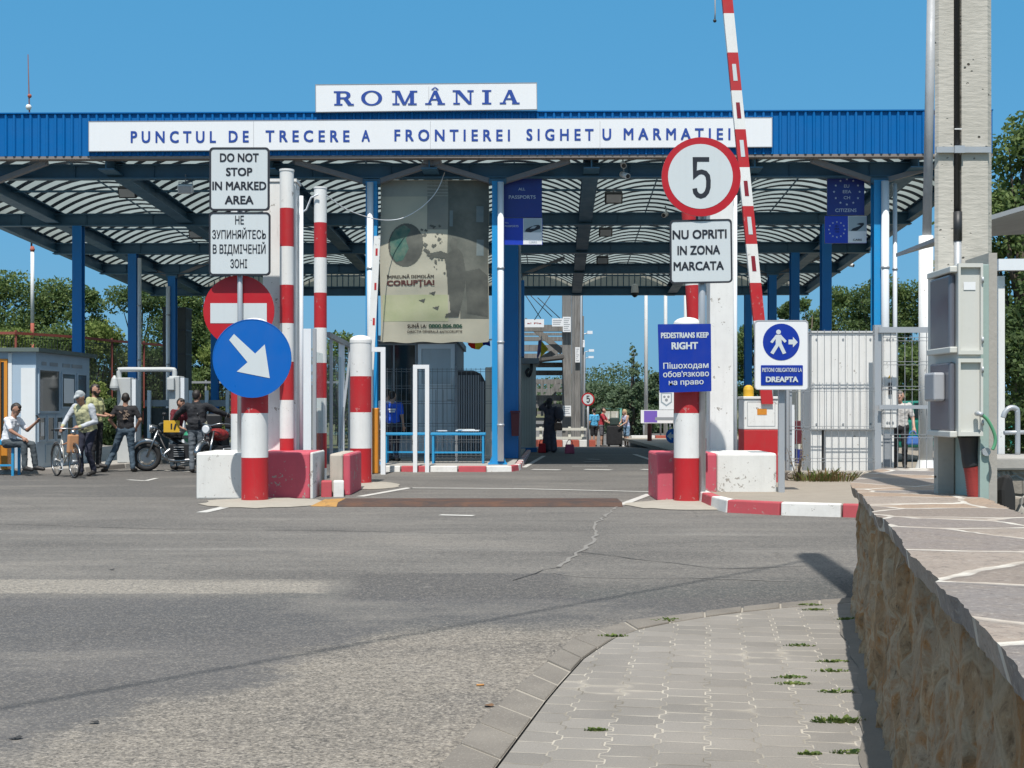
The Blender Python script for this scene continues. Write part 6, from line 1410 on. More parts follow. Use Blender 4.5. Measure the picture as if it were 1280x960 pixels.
swin(.15, 1.25, 1.35, 2.25); swin(1.45, 2.2, 1.45, 2.2, True); swin(2.4, 2.95, 1.6, 2.2)
for b0 in (.12, .62, 1.12, 1.75, 2.4): swin(b0, b0+.33, .72, 1.2, b0 in (1.12, .12))
mb = MB(); mb.box(-.01, .02, .5, 1.7, .2, .6, paint('booth_panel', (.30, .38, .44), .5, .2), bq); mb.build('lower_panel', o)
mb = MB()
for b0, b1 in ((.3, .55), (.75, 1.2), (1.5, 1.95), (2.05, 2.7)): mb.box(.004, .012, b0, b1, 2.36, 2.44, M['grey'], bq)
mb.build('header_lettering', o)
# bench with the sitting man
o = thing('blue_bench', 'bright blue metal bench in front of the guard booth', 'bench', (X(5, 26.8), 26.9, .1)); Y = 26.7
mb = MB(); mb.box(-12.2, X(18.5, Y), Y, Y+.42, Z(556, Y), Z(550, Y), M['cyan']); mb.build('seat', o, bevel=.01)
for x in (-12.0, -11.2, X(17, Y)-.03):
    for y in (Y+.04, Y+.38): mb = MB(); mb.box(x-.025, x+.025, y-.025, y+.025, 0, Z(556, Y)-.002, M['cyan']); mb.build('leg', o)
mb = MB(); mb.box(-12, X(16, Y), Y+.03, Y+.06, .2, .24, M['cyan']); mb.build('stretcher', o)
mb = MB(); mb.box(X(1, 27.3), X(9, 27.3), 27.3, 27.6, .1, Z(557, 27.3), M['orange']); solo(mb, 'orange_box', 'orange box under the blue bench', 'box', (X(5, 27.3), 27.3, .1), bevel=.015)
# tall fence of red rails on dark posts
def left_fence(name, label, pts, ztop, redr, zr):
    o = thing(name, label, 'fence', (*pts[0], 0)); 
    for i, (x, y) in enumerate(pts):
        mb = MB(); mb.box(x-.035, x+.035, y-.035, y+.035, 0, ztop, M['rust'] if redr else M['grey']); mb.build('fence_post', o)
    for (x0_, y0_), (x1_, y1_) in zip(pts, pts[1:]):
        mb = MB(); mb.bar((x0_, y0_-.06, zr), (x1_, y1_-.06, zr), .07, .09, M['rust'] if redr else M['grey']); mb.build('top_rail', o)
        mb = MB(); n = 22; a, b = Vector((x0_, y0_, 0)), Vector((x1_, y1_, 0))
        for k in range(1, n): p = a.lerp(b, k/n); mb.box(p.x-.007, p.x+.007, p.y-.007, p.y+.007, .1, zr-.1, M['dark'])
        for z in (.3, 1.0, 1.7, zr-.15): mb.bar((x0_, y0_-.03, z), (x1_, y1_-.03, z), .014, .014, M['dark'])
        mb.build('bar_panel', o)
Yf = 47
left_fence('boundary_fence', 'tall rusty red railed fence behind the left columns', [(X(-60, 44), 44), (X(20, 44), 44), (X(100, 46.5), 46.5), (X(140, 49), 49), (X(180, 51), 51), (X(214, 53), 53)], 4.1, True, 4.0)
left_fence('boundary_fence', 'dark lower fence with grey posts right of the rusty fence', [(X(214, 53), 53.2), (X(256, 53), 53.2), (X(300, 53), 53.2), (X(360, 53), 53.2), (X(440, 53), 53.2)], 2.6, False, 2.5)
mb = MB(); x = 0
o = thing('low_rail', 'row of short pale posts behind the motorcycles', 'railing', (X(230, 40), 40, .1)); Y = 40
for x in (186, 238, 258, 284): mb = MB(); mb.box(X(x-2, Y), X(x+2, Y), Y, Y+.1, .1, Z(488, Y), M['pvc']); mb.build('post', o)
mb = MB(); mb.box(X(180, Y), X(290, Y), Y+.1, Y+.15, Z(508, Y), Z(500, Y), M['grey']); mb.build('rail', o)
mb = MB(); mb.box(X(178, Y), X(262, Y), Y+.11, Y+.14, .15, Z(510, Y), plain('dark_sheet', (.045, .048, .045), .7)); mb.build('sheet', o)
M['portal'] = paint('portal_grey', (.46, .48, .48), .5, .25)
o = thing('scanner_portal', 'white vehicle scanning portal of two pillars and a top pipe at the left', 'portal', (X(184, 30.8), 30.8, .1)); Y = 30.8
for a, b, c_ in ((146, 163, 472), (211, 224, 470)):
    mb = MB(); mb.box(X(a, Y), X(b, Y), Y, Y+.5, .1, Z(c_, Y), M['portal']); q = mb.build('pillar', o, bevel=.02)
    mb = MB(); mb.box(X(b, Y)+.003, X(b+5, Y), Y+.1, Y+.5, .1, Z(c_+2, Y), M['pvc']); mb.build('side_box', q)
mb = MB(); mb.tube(smooth_path([P(149, 473, Y+.25), P(149, 464, Y+.25), P(152, 462, Y+.25), P(185, 462, Y+.25), P(214, 462, Y+.25), P(218, 464, Y+.25), P(218, 473, Y+.25)], 5), .06, M['portal'], 10); mb.build('top_pipe', o)
mb = MB(); mb.box(X(210, Y), X(219, Y), Y-.12, Y-.003, Z(488, Y), Z(472, Y), M['portal']); mb.build('control_box', o, bevel=.02)
mb = MB(); mb.lathe((X(145, Y), Y-.12, Z(485, Y)), [(.02, .3), (.07, .22), (.11, .05), (.11, 0), (.07, -.05), (.01, -.07)], M['portal'], 12); mb.build('dome_camera', o)
o = thing('dark_tank', 'tall dark ribbed metal tower behind the left column', 'tower', (X(217, 46), 46, .1)); Y = 46
mb = MB(); mb.box(X(203, Y), X(232, Y), Y, Y+.9, .1, Z(384, Y), paint('tower_dark', (.035, .040, .036), .7, .25)); mb.build('body', o, bevel=.02)
for y in (384, 412, 442): mb = MB(); mb.box(X(202.3, Y), X(232.7, Y), Y-.03, Y+.93, Z(y+1.5, Y), Z(y, Y), M['dark']); mb.build('band', o)
# mast with lamps and aerial rods
o = thing('aerial_mast', 'white and red painted aerial mast beyond the left fence', 'mast', (X(40, 58), 58, -.3)); Y = 58
for a, b, m in ((430, 404, 'brick_red'), (404, 315, 'white'), (315, 308, 'brick_red')): mb = MB(); mb.tube([P(40.5, a, Y), P(40.5, b, Y)], .085, M[m], 8); mb.build('mast_section', o)
mb = MB(); mb.tube([P(40.5, 560, Y), P(40.5, 430, Y)], .09, M['brick_red'], 8); mb.build('mast_base', o)
mb = MB(); mb.sphere(P(40.5, 312, Y), .12, M['brick_red'], 8); mb.build('beacon', o)
mb = MB(); mb.tube([P(39.5, 310, Y), P(37, 150, Y), P(35, 68, Y)], [.04, .035, .02], paint('mast_brown', (.12, .05, .05), .6, .2), 6); mb.build('top_rod', o)
mb = MB(); mb.sphere(P(37, 120, Y), .10, M['brick_red'], 8); mb.sphere(P(35.8, 134, Y), .14, M['white'], 8); mb.build('fittings', o)
# hanging wire end at the top
mb = MB(); Y = 24; mb.tube([P(893.5, -30, Y), P(894, 16, Y), P(893.5, 26, Y)], .014, M['grey'], 6); mb.sphere(P(893.5, 26, Y), .035, M['dark'], 8); solo(mb, 'hanging_wire', 'short hanging wire end with a dark bobble at the top of the sky', 'wire', P(893.5, 26, Y))
# ------------------------------------------------------------------ trees and shrubs
def leaf_mesh(name, clumps, size, per, mat, rs, parent=None, base=(0,0,0), flat_=.6):
    """leaf quads spread through clumps (centre, radii): one crown mesh"""
    V, n = [], 0
    for (c, rad, k) in clumps:
        k = int(k*per)
        d = rs.normal(size=(k, 3)); d /= np.linalg.norm(d, axis=1)[:, None]
        r = rs.random(k)**(1/2.2)
        p = np.array(c)+d*r[:, None]*np.array(rad)
        a = rs.normal(size=(k, 3)); a /= np.linalg.norm(a, axis=1)[:, None]
        b = np.cross(a, rs.normal(size=(k, 3))); b /= np.linalg.norm(b, axis=1)[:, None]
        s_ = size*rs.uniform(.55, 1.35, k)[:, None]
        q = np.stack([p-a*s_*.5, p+b*s_*.30, p+a*s_*.5, p-b*s_*.30], 1)
        V.append(q.reshape(-1, 3)); n += k
    V = np.concatenate(V)-np.array(base)
    me = bpy.data.meshes.new(name); me.vertices.add(4*n); me.vertices.foreach_set('co', V.ravel().astype(np.float32))
    me.loops.add(4*n); me.loops.foreach_set('vertex_index', np.arange(4*n, dtype=np.int32)); me.polygons.add(n)
    me.polygons.foreach_set('loop_start', np.arange(0, 4*n, 4, dtype=np.int32)); me.materials.append(mat); me.update(); me.validate()
    o = bpy.data.objects.new(name, me); COL.objects.link(o)
    if parent: o.parent = parent
    return o
def tree(name, label, loc, h, w, seed, mat='leaf', size=.16, n=16000, trunk=.14, group=None, crown0=.10, nclump=38, cat='tree', shape='round'):
    rs = np.random.RandomState(seed); rg = random.Random(seed); L = Vector(loc)
    o = thing(name, label, cat, loc, group)
    cl = []; tips = []
    for i in range(nclump):
        t_ = rg.random()**(1.7 if shape == 'cone' else 1)
        if shape == 'cone': hz_ = crown0+(1-crown0)*t_*.97; env = (1-t_)*.9+.06
        elif shape == 'poplar': hz_ = crown0+(1-crown0)*t_; env = math.sin(PI*min(.97, t_*.9+.12))**.6
        else: hz_ = crown0+(1-crown0)*t_*.92; env = math.sin(PI*(.12+.80*t_))**.7
        a = rg.uniform(0, 2*PI); rr = w/2*env*math.sqrt(rg.uniform(.1, 1))*.85
        c = L+Vector((rr*math.cos(a), rr*math.sin(a), hz_*h)); cr = w*rg.uniform(.13, .24)*(1.0 if shape == 'round' else .62*(1.05-t_))
        cl.append(((c.x, c.y, c.z), (cr*1.15, cr*1.15, cr*rg.uniform(.7, 1.0)), cr**2)); tips.append(c)
    tot = sum(c[2] for c in cl); lo = leaf_mesh('crown', cl, size, n/tot, M[mat], rs, o, loc)
    mb = MB(); top = L+Vector((rg.uniform(-.05, .05)*h, 0, h*.8))
    mb.tube([L+Vector((0, 0, -.3)), L.lerp(top, .3)+Vector((rg.uniform(-.1, .1), 0, 0)), L.lerp(top, .65)+Vector((rg.uniform(-.2, .2), 0, 0)), top], [trunk*1.25, trunk, trunk*.65, trunk*.2], M['bark'], 8)
    for c in tips[::2]:
        s_ = L.lerp(top, max(.15, min(.9, (c.z-L.z)/h*.75))); mb.tube([s_, s_.lerp(c, .5)+Vector((0, 0, -.03*h)), c], [trunk*.4, trunk*.25, trunk*.08], M['bark'], 5)
    mb.build('trunk', o)
    return o
def tree_px(name, label, x, Y, ytop, wpx, seed, z0=None, **kw):
    z0 = prof(Y) if z0 is None else z0
    return tree(name, label, (X(x, Y), Y, z0), Z(ytop, Y)-z0, wpx/F*Y, seed, **kw)
GL = 'trees behind the left fence'
tree_px('broadleaf_tree', 'leafy tree at the far left edge beyond the fence', 2, 60, 338, 120, 1, group=GL)
tree_px('broadleaf_tree', 'leafy tree just right of the aerial mast', 64, 62, 342, 96, 2, group=GL)
tree_px('broadleaf_tree', 'narrow tree behind the leftmost blue column', 106, 60, 346, 60, 3, group=GL, n=11000)
tree_px('broadleaf_tree', 'rounded tree between the second and third left columns', 170, 58, 344, 104, 4, group=GL, mat='leaf_dark')
tree_px('broadleaf_tree', 'tree behind the dark metal tower', 226, 60, 358, 96, 5, group=GL)
tree_px('broadleaf_tree', 'small tree right of the dark tower beside the no entry sign', 258, 62, 376, 44, 6, group=GL, mat='leaf_dark', n=9500)
tree_px('broadleaf_tree', 'tree glimpsed behind the left island poles', 330, 64, 395, 90, 7, group=GL, n=11000)
tree_px('broadleaf_tree', 'low tree behind the glazed screen', 425, 66, 412, 80, 8, group=GL, n=9000)
GS = 'bushes overgrowing the left fence'
for i, (x, Y, yt, w_, m) in enumerate(((10, 50, 408, 120, 'leaf_bright'), (70, 50.5, 412, 110, 'leaf'), (128, 52, 405, 100, 'leaf_bright'), (185, 54.5, 432, 90, 'leaf_dark'), (120, 47.5, 480, 70, 'leaf_bright'), (232, 55.5, 440, 80, 'leaf'), (275, 56, 430, 90, 'leaf_bright'), (330, 56, 450, 90, 'leaf'), (150, 46, 470, 60, 'leaf_dark'))):
    tree_px('bush', ('bright bush behind the guard booth roof', 'bush behind the guard booth right end', 'bright bush left of the second blue column', 'dark bush right of the second blue column', 'low bright bush behind the bearded man', 'bush below the dark metal tower', 'bright bush behind the man in a black jacket', 'bush behind the left island block', 'dark low bush left of the scanner portal')[i], x, Y, yt, w_, 30+i, z0=0, mat=m, size=.14, n=12500, crown0=.02, trunk=.05, nclump=24, cat='bush', group=GS)
GR = 'trees behind the right yard'
for i, (x, Y, yt, w_, m) in enumerate(((1014, 80, 356, 60, 'leaf'), (1050, 82, 344, 80, 'leaf'), (1092, 80, 340, 84, 'leaf_dark'), (1134, 82, 345, 84, 'leaf'), (1174, 80, 346, 80, 'leaf_dark'), (984, 84, 366, 40, 'leaf_dark'), (940, 86, 396, 60, 'leaf'))):
    tree_px('broadleaf_tree', ('slim tree between the two rear right columns', 'rounded tree left of the rightmost front column', 'dark rounded tree behind the rightmost front column', 'rounded tree between the front column and the white pole', 'dark tree behind the white pole', 'slender tree behind the rear right columns', 'low tree right of the tall white column')[i], x, Y, yt, w_, 60+i, mat=m, group=GR, n=14000, size=.2, crown0=.02)
for i, (x, Y, yt, w_) in enumerate(((1075, 60, 440, 90), (1140, 58, 430, 80), (1010, 62, 452, 80))):
    tree_px('bush', ('bush behind the large white cabinet', 'bush seen through the mesh gate', 'bush behind the right kiosk')[i], x, Y, yt, w_, 80+i, z0=0, mat='leaf', size=.2, n=6000, crown0=.02, trunk=.05, cat='bush', group='bushes behind the right yard')
tree_px('spruce', 'dark pointed tree rising above the far wood left of the flagpoles', 790, 92, 416, 74, 91, mat='leaf_far', shape='cone', n=7000, size=.24, nclump=60, crown0=.05)
for i, (x, Y, yt, w_) in enumerate(((752, 120, 480, 60), (818, 100, 466, 50), (838, 105, 474, 60), (868, 110, 468, 60), (775, 110, 492, 60))):
    tree_px('broadleaf_tree', ('bushy far tree right of the timber gate', 'far tree just right of the pointed tree', 'far tree behind the crest board', 'far tree behind the right bollard', 'low far tree below the pointed tree')[i], x, Y, yt, w_, 100+i, mat='leaf_far', n=8000, size=.34, group='far trees beyond the road', crown0=.02)
# big trees by the pole
tree_px('broadleaf_tree', 'large tall tree rising behind the concrete pole at the right edge', 1275, 33, 108, 120, 120, mat='leaf', n=15000, size=.15, nclump=64, trunk=.22, crown0=.03)
tree_px('broadleaf_tree', 'tree with low branches between the white pole and the concrete pole', 1196, 38, 250, 95, 121, mat='leaf', n=5200, size=.17, nclump=26, crown0=.35)
tree_px('broadleaf_tree', 'dense dark tree at the right edge beyond the handrail', 1300, 27, 330, 130, 122, mat='leaf_dark', n=9000, size=.13, nclump=44, crown0=.02)
# distant wooded ridge, one mass
rs = np.random.RandomState(5); cl = []
for i in range(420):
    x = rs.uniform(-330, 330); Y = rs.uniform(255, 330); px_ = 640+F*x/Y
    hgt = 4.5+2.2*math.sin(x*.021+1.2)+1.3*math.sin(x*.06)+5*math.exp(-((px_-756)/38)**2)
    cl.append(((x, Y, max(.2, gz(x, Y))+rs.uniform(.05, 1)*hgt*.75), (7, 5, 2.2), 1.0))
fw = leaf_mesh('distant_wood', cl, .6, 560, M['leaf_far'], rs); tag(fw, 'far wooded ridge closing the view along the horizon', 'wood', kind='stuff')
tree_px('broadleaf_tree', 'leafy tree left of the frame edge beyond the guard booth', -95, 60, 344, 110, 140, group=GL)
tree_px('bush', 'bright bush beyond the left end of the rusty fence', -80, 50, 410, 120, 141, z0=0, mat='leaf_bright', size=.14, n=9000, crown0=.02, trunk=.05, nclump=24, cat='bush', group=GS)
from mathutils import noise as mnoise
# ------------------------------------------------------------------ people: one continuous skin per figure
def skinmat(name, rgb): return plain(name, rgb, .55)
SK, SK2, HAIR, HAIRG, BLOND = skinmat('skin_tan', (.36, .19, .125)), skinmat('skin_light', (.46, .27, .19)), plain('hair_dark', (.018, .013, .011), .6), plain('hair_grey', (.16, .15, .14), .7), plain('hair_blond', (.44, .33, .18), .6)
def fabric(name, rgb, dirt=.3): return paint(name, rgb, .85, dirt, scale=7, bump=.25, grime=tuple(c*.4 for c in rgb))
def figure(label, loc, rotz, cl, joints=None, h=1.75, lean=0.0, head=(0, 0), extra=(), skirt=None, group=None, hat=None, hair=HAIR, sleeve='short', legs='long', bag=None, chest=1.0, skin=SK, name='person'):
    """cl: shirt, trousers, shoes materials; joints override local points (x right, -y forward, z up)"""
    J = dict(ankR=(-.10, .0, .08), ankL=(.10, 0, .08), kneR=(-.105, -.02, .48), kneL=(.105, -.02, .48), hipR=(-.095, 0, .93), hipL=(.095, 0, .93),
             pel=(0, 0, .97), wai=(0, 0, 1.10), che=(0, -.005, 1.32), shR=(-.195, .01, 1.42), shL=(.195, .01, 1.42), nek=(0, .015, 1.49), hed=(0, -.01, 1.63),
             elR=(-.245, .03, 1.14), elL=(.245, .03, 1.14), wrR=(-.255, -.06, .90), wrL=(.255, -.06, .90), toeR=(-.125, -.17, .04), toeL=(.125, -.17, .04))
    ov = joints or {}
    for k, v in ov.items(): J[k] = v
    J = {k: Vector(v) for k, v in J.items()}
    if lean:
        Mr = Matrix.Rotation(lean, 3, 'X'); pv = J['pel'].copy()
        for k in ('wai', 'che', 'shR', 'shL', 'nek', 'hed', 'elR', 'elL', 'wrR', 'wrL'):
            if k in ov and k[:2] in ('el', 'wr'): continue
            J[k] = pv+Mr @ (J[k]-pv)
    prims = []                                                       # (p0, r0, p1, r1, material)
    cap = lambda a, r0, b, r1, m: prims.append((Vector(a), r0, Vector(b), r1, m))
    sh, tr_, shoe = cl
    w_ = Vector((1, 0, 0)); ax = (J['shL']-J['shR']).normalized()
    for off_ in (-.075, .075): cap(J['che']+ax*off_*chest, .115*chest, J['wai']+ax*off_*.85, .105*chest, sh)
    cap(J['shR']+Vector((.05, 0, -.03)), .085*chest, J['shL']+Vector((-.05, 0, -.03)), .085*chest, sh)
    for off_ in (-.07, .07): cap(J['wai']+ax*off_, .108, J['pel']+ax*off_+Vector((0, 0, .03)), .115, sh)
    cap(J['hipR'], .112, J['hipL'], .112, tr_)
    for s_ in 'RL':
        lo = tr_ if legs == 'long' else skin
        cap(J['hip'+s_], .105, J['kne'+s_].lerp(J['hip'+s_], .08 if legs == 'long' else .2), .072 if legs == 'long' else .085, tr_)
        cap(J['kne'+s_], .068 if legs == 'long' else .056, J['ank'+s_]+Vector((0, 0, .03)), .058 if legs == 'long' else .038, lo)
        if legs == 'short': cap(J['kne'+s_].lerp(J['hip'+s_], .3), .062, J['kne'+s_], .056, skin); cap(J['kne'+s_], .055, J['kne'+s_].lerp(J['ank'+s_], .35), .06, skin)
        cap(J['ank'+s_]+Vector((0, 0, -.02)), .05, J['toe'+s_], .04, shoe)
        el, wr, s0 = J['el'+s_], J['wr'+s_], J['sh'+s_]
        up = sh if sleeve != 'none' else skin
        cap(s0, .066, s0.lerp(el, .72), .060 if sleeve != 'none' else .05, up); cap(s0.lerp(el, .5), .046, el, .043, sh if sleeve == 'long' else skin)
        cap(el, .047 if sleeve == 'long' else .041, wr, .04 if sleeve == 'long' else .028, sh if sleeve == 'long' else skin)
        d_ = (wr-el).normalized(); sd = d_.cross(Vector((0, 1, 0)) if abs(d_.y) < .8 else Vector((0, 0, 1))).normalized(); nn = sd.cross(d_).normalized()
        pc = wr+d_*.05; cap(wr, .027, pc+d_*.035+sd*.012, .026, skin); cap(wr, .025, pc+d_*.03-sd*.014, .026, skin)
        for i, (q, ln) in enumerate(((-.030, .062), (-.010, .075), (.010, .070), (.029, .055))):
            a = pc+d_*.045+sd*q; b = a+d_*ln*.55+nn*.012; c = b+d_*ln*.3+nn*ln*.35; cap(a, .0105, b, .0098, skin); cap(b, .0098, c, .0088, skin)
        tb_ = wr+d_*.025-sd*.022; cap(tb_, .013, tb_-sd*.028+d_*.03+nn*.01, .011, skin); cap(tb_-sd*.028+d_*.03+nn*.01, .011, tb_-sd*.026+d_*.06+nn*.022, .0095, skin)
    hd = J['hed']; yaw, tilt = head; Hm = Matrix.Rotation(yaw, 3, 'Z') @ Matrix.Rotation(tilt, 3, 'X'); hp = lambda x, y, z: hd+Hm @ Vector((x, y, z))
    cap(J['nek']+Vector((0, 0, -.05)), .058, hp(0, .02, -.06), .052, skin)
    cap(hp(0, .015, .035), .086, hp(0, -.008, .0), .084, skin); cap(hp(0, -.03, -.03), .066, hp(0, -.045, -.075), .05, skin)
    cap(hp(0, -.088, .012), .011, hp(0, -.108, -.018), .015, skin); cap(hp(-.03, -.078, -.052), .011, hp(.03, -.078, -.052), .011, plain('lips', (.26, .10, .08), .5))
    for q in (-1, 1): cap(hp(q*.084, .01, .015), .016, hp(q*.09, .015, -.02), .013, skin); cap(hp(q*.031, -.082, .014), .0115, hp(q*.031, -.084, .014), .0115, plain('eye_dark', (.05, .04, .035), .3)); cap(hp(q*.014, -.088, .032), .008, hp(q*.048, -.080, .034), .007, hair or HAIR)
    if hat is None and hair:
        cap(hp(0, .03, .055), .082, hp(0, .04, .03), .088, hair); cap(hp(0, -.03, .075), .055, hp(0, .02, .075), .066, hair); cap(hp(0, .055, -.02), .062, hp(0, .05, .02), .075, hair)
    for e in extra: e(cap, J, hp)
    if skirt: skirt(cap, J)
    # union: spheres swept along every bone, then one voxel remesh
    mb = MB(); dummy = M['white']
    for p0, r0, p1, r1, m in prims:
        d_ = p1-p0; L_ = d_.length
        if L_ < 1e-5: d_ = Vector((0, 0, 1)); L_ = 1e-5
        d_ = d_/L_ if L_ > 1e-5 else Vector((0, 0, 1)); pts, rr = [], []
        for i in range(5): a = -PI/2+PI/2*i/4; pts.append(p0+d_*(r0*math.sin(a))); rr.append(max(.0006, r0*math.cos(a)))
        for i in range(5): a = PI/2*i/4; pts.append(p1+d_*(r1*math.sin(a)+1e-4)); rr.append(max(.0006, r1*math.cos(a)))
        mb.tube(pts, rr, dummy, 12)
    o = mb.build('tmp', None); md = o.modifiers.new('r', 'REMESH'); md.mode = 'VOXEL'; md.voxel_size = .0125; sm = o.modifiers.new('s', 'SMOOTH'); sm.factor = .5; sm.iterations = 3
    dg = bpy.context.evaluated_depsgraph_get(); dg.update(); me = bpy.data.meshes.new_from_object(o.evaluated_get(dg)); bpy.data.objects.remove(o)
    mats = []
    for p in prims:
        if p[4] not in mats: mats.append(p[4])
    me.materials.clear()
    for m in mats: me.materials.append(m)
    n = len(me.polygons); cen = np.empty(n*3); me.polygons.foreach_get('center', cen); cen = cen.reshape(-1, 3); best = np.full(n, 9.0); idx = np.zeros(n, np.int32)
    for p0, r0, p1, r1, m in prims:
        a, d_ = np.array(p0), np.array(p1-p0); L2 = max(1e-9, d_ @ d_); t_ = np.clip((cen-a) @ d_/L2, 0, 1); dist = np.linalg.norm(cen-a-t_[:, None]*d_, axis=1)-(r0+(r1-r0)*t_)
        k = dist < best-1e-6; best[k] = dist[k]; idx[k] = mats.index(m)
    nv = len(me.vertices); cv = np.empty(nv*3); me.vertices.foreach_get('co', cv); cv = cv.reshape(-1, 3); nm = np.empty(nv*3); me.vertices.foreach_get('normal', nm); nm = nm.reshape(-1, 3)
    clothv = np.zeros(nv); isc = [('skin' not in m.name and 'hair' not in m.name and 'eye' not in m.name and 'lips' not in m.name and 'shoe' not in m.name) for m in mats]
    for pl in me.polygons:
        if isc[idx[pl.index]]:
            for q in pl.vertices: clothv[q] = 1
    seed_ = Vector((loc[0]*3.7, loc[1], 0)); wr_ = np.array([mnoise.noise(Vector((a*9, b*9, c_*15))+seed_)*.010+mnoise.noise(Vector((a*22, b*22, c_*30))+seed_)*.005 for a, b, c_ in cv])   # cloth folds
    cv = cv+nm*(wr_*clothv)[:, None]; me.vertices.foreach_set('co', cv.ravel())
    me.polygons.foreach_set('material_index', idx); me.polygons.foreach_set('use_smooth', np.ones(n, bool)); me.name = name
    sc_ = h/1.75; me.transform(Matrix.Scale(sc_, 4)); me.update()
    ob = bpy.data.objects.new(name, me); COL.objects.link(ob); ob.location = loc; ob.rotation_euler = (0, 0, rotz); WORLDLOC[ob.name] = Vector(loc)
    tag(ob, label, 'person', group, 'thing'); ob['_s'] = sc_
    return ob
def child(ob, mb, name):
    c = mb.build(name, None); sc_ = ob['_s']; c.data.transform(Matrix.Scale(sc_, 4)); c.parent = ob; c.location = (0, 0, 0); return c
jeans = fabric('blue_jeans', (.055, .085, .115)); jeans2 = fabric('grey_trousers', (.06, .075, .085)); navy = fabric('navy_trousers', (.018, .020, .038)); blk = fabric('black_cloth', (.02, .02, .023)); blk2 = fabric('black_jacket', (.014, .015, .019)); whiteT = fabric('white_tshirt', (.66, .67, .70), .12)
shoeD, shoeB, shoeW = plain('shoe_dark', (.02, .018, .017), .6), plain('shoe_brown', (.05, .035, .025), .6), plain('shoe_white', (.6, .6, .6), .6)
# 1 seated man, facing right (rot 90: -y -> +x)
Yp = 26.85; zg = .095
p = figure('seated man in white t-shirt and grey trousers looking at his raised hand', (X(11, Yp), Yp, zg), R(90)-R(12), (whiteT, jeans2, shoeD),
    dict(pel=(0, 0, .60), hipR=(-.10, -.02, .58), hipL=(.10, -.02, .58), wai=(0, -.02, .74), che=(0, -.07, .96), shR=(-.19, -.09, 1.06), shL=(.19, -.09, 1.06), nek=(0, -.11, 1.13), hed=(0, -.17, 1.27),
         kneR=(-.12, -.43, .57), kneL=(.13, -.46, .55), ankR=(-.12, -.44, .09), ankL=(.14, -.52, .09), toeR=(-.14, -.62, .04), toeL=(.16, -.69, .04),
         elR=(-.26, -.22, .83), wrR=(-.18, -.42, .70), elL=(.23, -.28, .84), wrL=(.16, -.50, .98)), 1.78, head=(0, R(28)))
mb = MB(); mb.obox((.14, -.585, 1.09), (.07, .012, .14), M['dark'], (R(-30), 0, 0)); child(p, mb, 'phone')
# 2 cyclist leaning over handlebar
Yc = 26.3; vest = fabric('pale_yellow_vest', (.42, .41, .24)); sleeveG = fabric('grey_sleeve', (.42, .44, .47)); capm = fabric('grey_cap', (.34, .37, .38))
def cap_hat(cap, J, hp): cap(hp(0, .015, .055), .096, hp(0, .03, .035), .094, capm); cap(hp(0, -.09, .045), .03, hp(0, -.13, .035), .028, capm); cap(hp(-.05, -.08, .048), .025, hp(.05, -.08, .048), .025, capm)
def vest_ex(cap, J, hp):
    for s_ in 'RL':
        cap(J['sh'+s_], .075, J['sh'+s_].lerp(J['el'+s_], .9), .058, sleeveG); cap(J['el'+s_], .055, J['wr'+s_].lerp(J['el'+s_], .12), .043, sleeveG)
    cap(J['pel']+Vector((-.07, 0, .0)), .135, J['pel']+Vector((.07, 0, 0)), .135, vest)
    for q in (-.075, .0, .075): cap(J['che']+Vector((q, -.02, -.02)), .112, J['pel']+Vector((q, -.02, .02)), .135, vest)
figure('man in grey cap and pale yellow vest walking beside his bicycle', (X(110, Yc+.35), Yc+.35, 0), R(-22), (vest, navy, shoeD),
    dict(elR=(-.30, -.24, 1.20), wrR=(-.27, -.42, 1.02), elL=(.29, -.12, 1.10), wrL=(.12, -.38, 1.0), kneL=(.11, -.14, .50), ankL=(.12, .04, .10), toeL=(.13, -.14, .04), ankR=(-.09, -.10, .08), kneR=(-.1, -.12, .49), toeR=(-.1, -.28, .04)), 1.80, lean=R(20), head=(R(-10), R(20)), hat=1, extra=(cap_hat, vest_ex), sleeve='long')
# 3 bearded man
beard = plain('beard', (.02, .014, .012), .8); lime = fabric('faded_lime_tshirt', (.40, .40, .20))
def beard_ex(cap, J, hp): cap(hp(0, -.045, -.078), .056, hp(0, -.03, -.06), .066, beard); cap(hp(-.055, -.02, -.035), .035, hp(.055, -.02, -.035), .035, beard)
figure('bearded man in yellowish t-shirt and black trousers standing behind the cyclist', (X(119, 28.1), 28.1, zg), R(72), (lime, blk, shoeD),
    dict(elR=(-.25, -.02, 1.14), wrR=(-.15, -.27, 1.10), elL=(.25, -.02, 1.14), wrL=(.12, -.28, 1.10)), 1.84, head=(R(4), R(4)), extra=(beard_ex,), chest=1.06)
# 4 man in black T-shirt seen from behind, legs apart
prt = fabric('tshirt_print', (.22, .16, .12), .5); blkT = fabric('black_tshirt', (.014, .013, .015))
p = figure('man in black printed t-shirt and jeans seen from behind with legs apart', (X(157, 28.3), 28.3, 0), R(186), (blkT, jeans, shoeD),
    dict(elR=(-.33, .06, 1.16), wrR=(-.22, -.06, .99), elL=(.33, .06, 1.16), wrL=(.22, -.06, .99), kneL=(.24, -.06, .50), ankL=(.42, .02, .08), toeL=(.52, -.10, .04), kneR=(-.12, -.04, .49), ankR=(-.16, .02, .08), toeR=(-.2, -.15, .04)), 1.74, chest=1.08, head=(R(6), R(6)))
mb = MB(); rg = random.Random(4)
for i in range(12): x_, z_ = rg.uniform(-.10, .10), 1.27+rg.uniform(-.1, .1); mb.obox((x_, .133+.002*math.cos(x_*9)-abs(x_)*.12-.0, z_), (rg.uniform(.03, .08), .012, rg.uniform(.012, .035)), prt, (0, rg.uniform(-1, 1), 0))
child(p, mb, 'shirt_print')
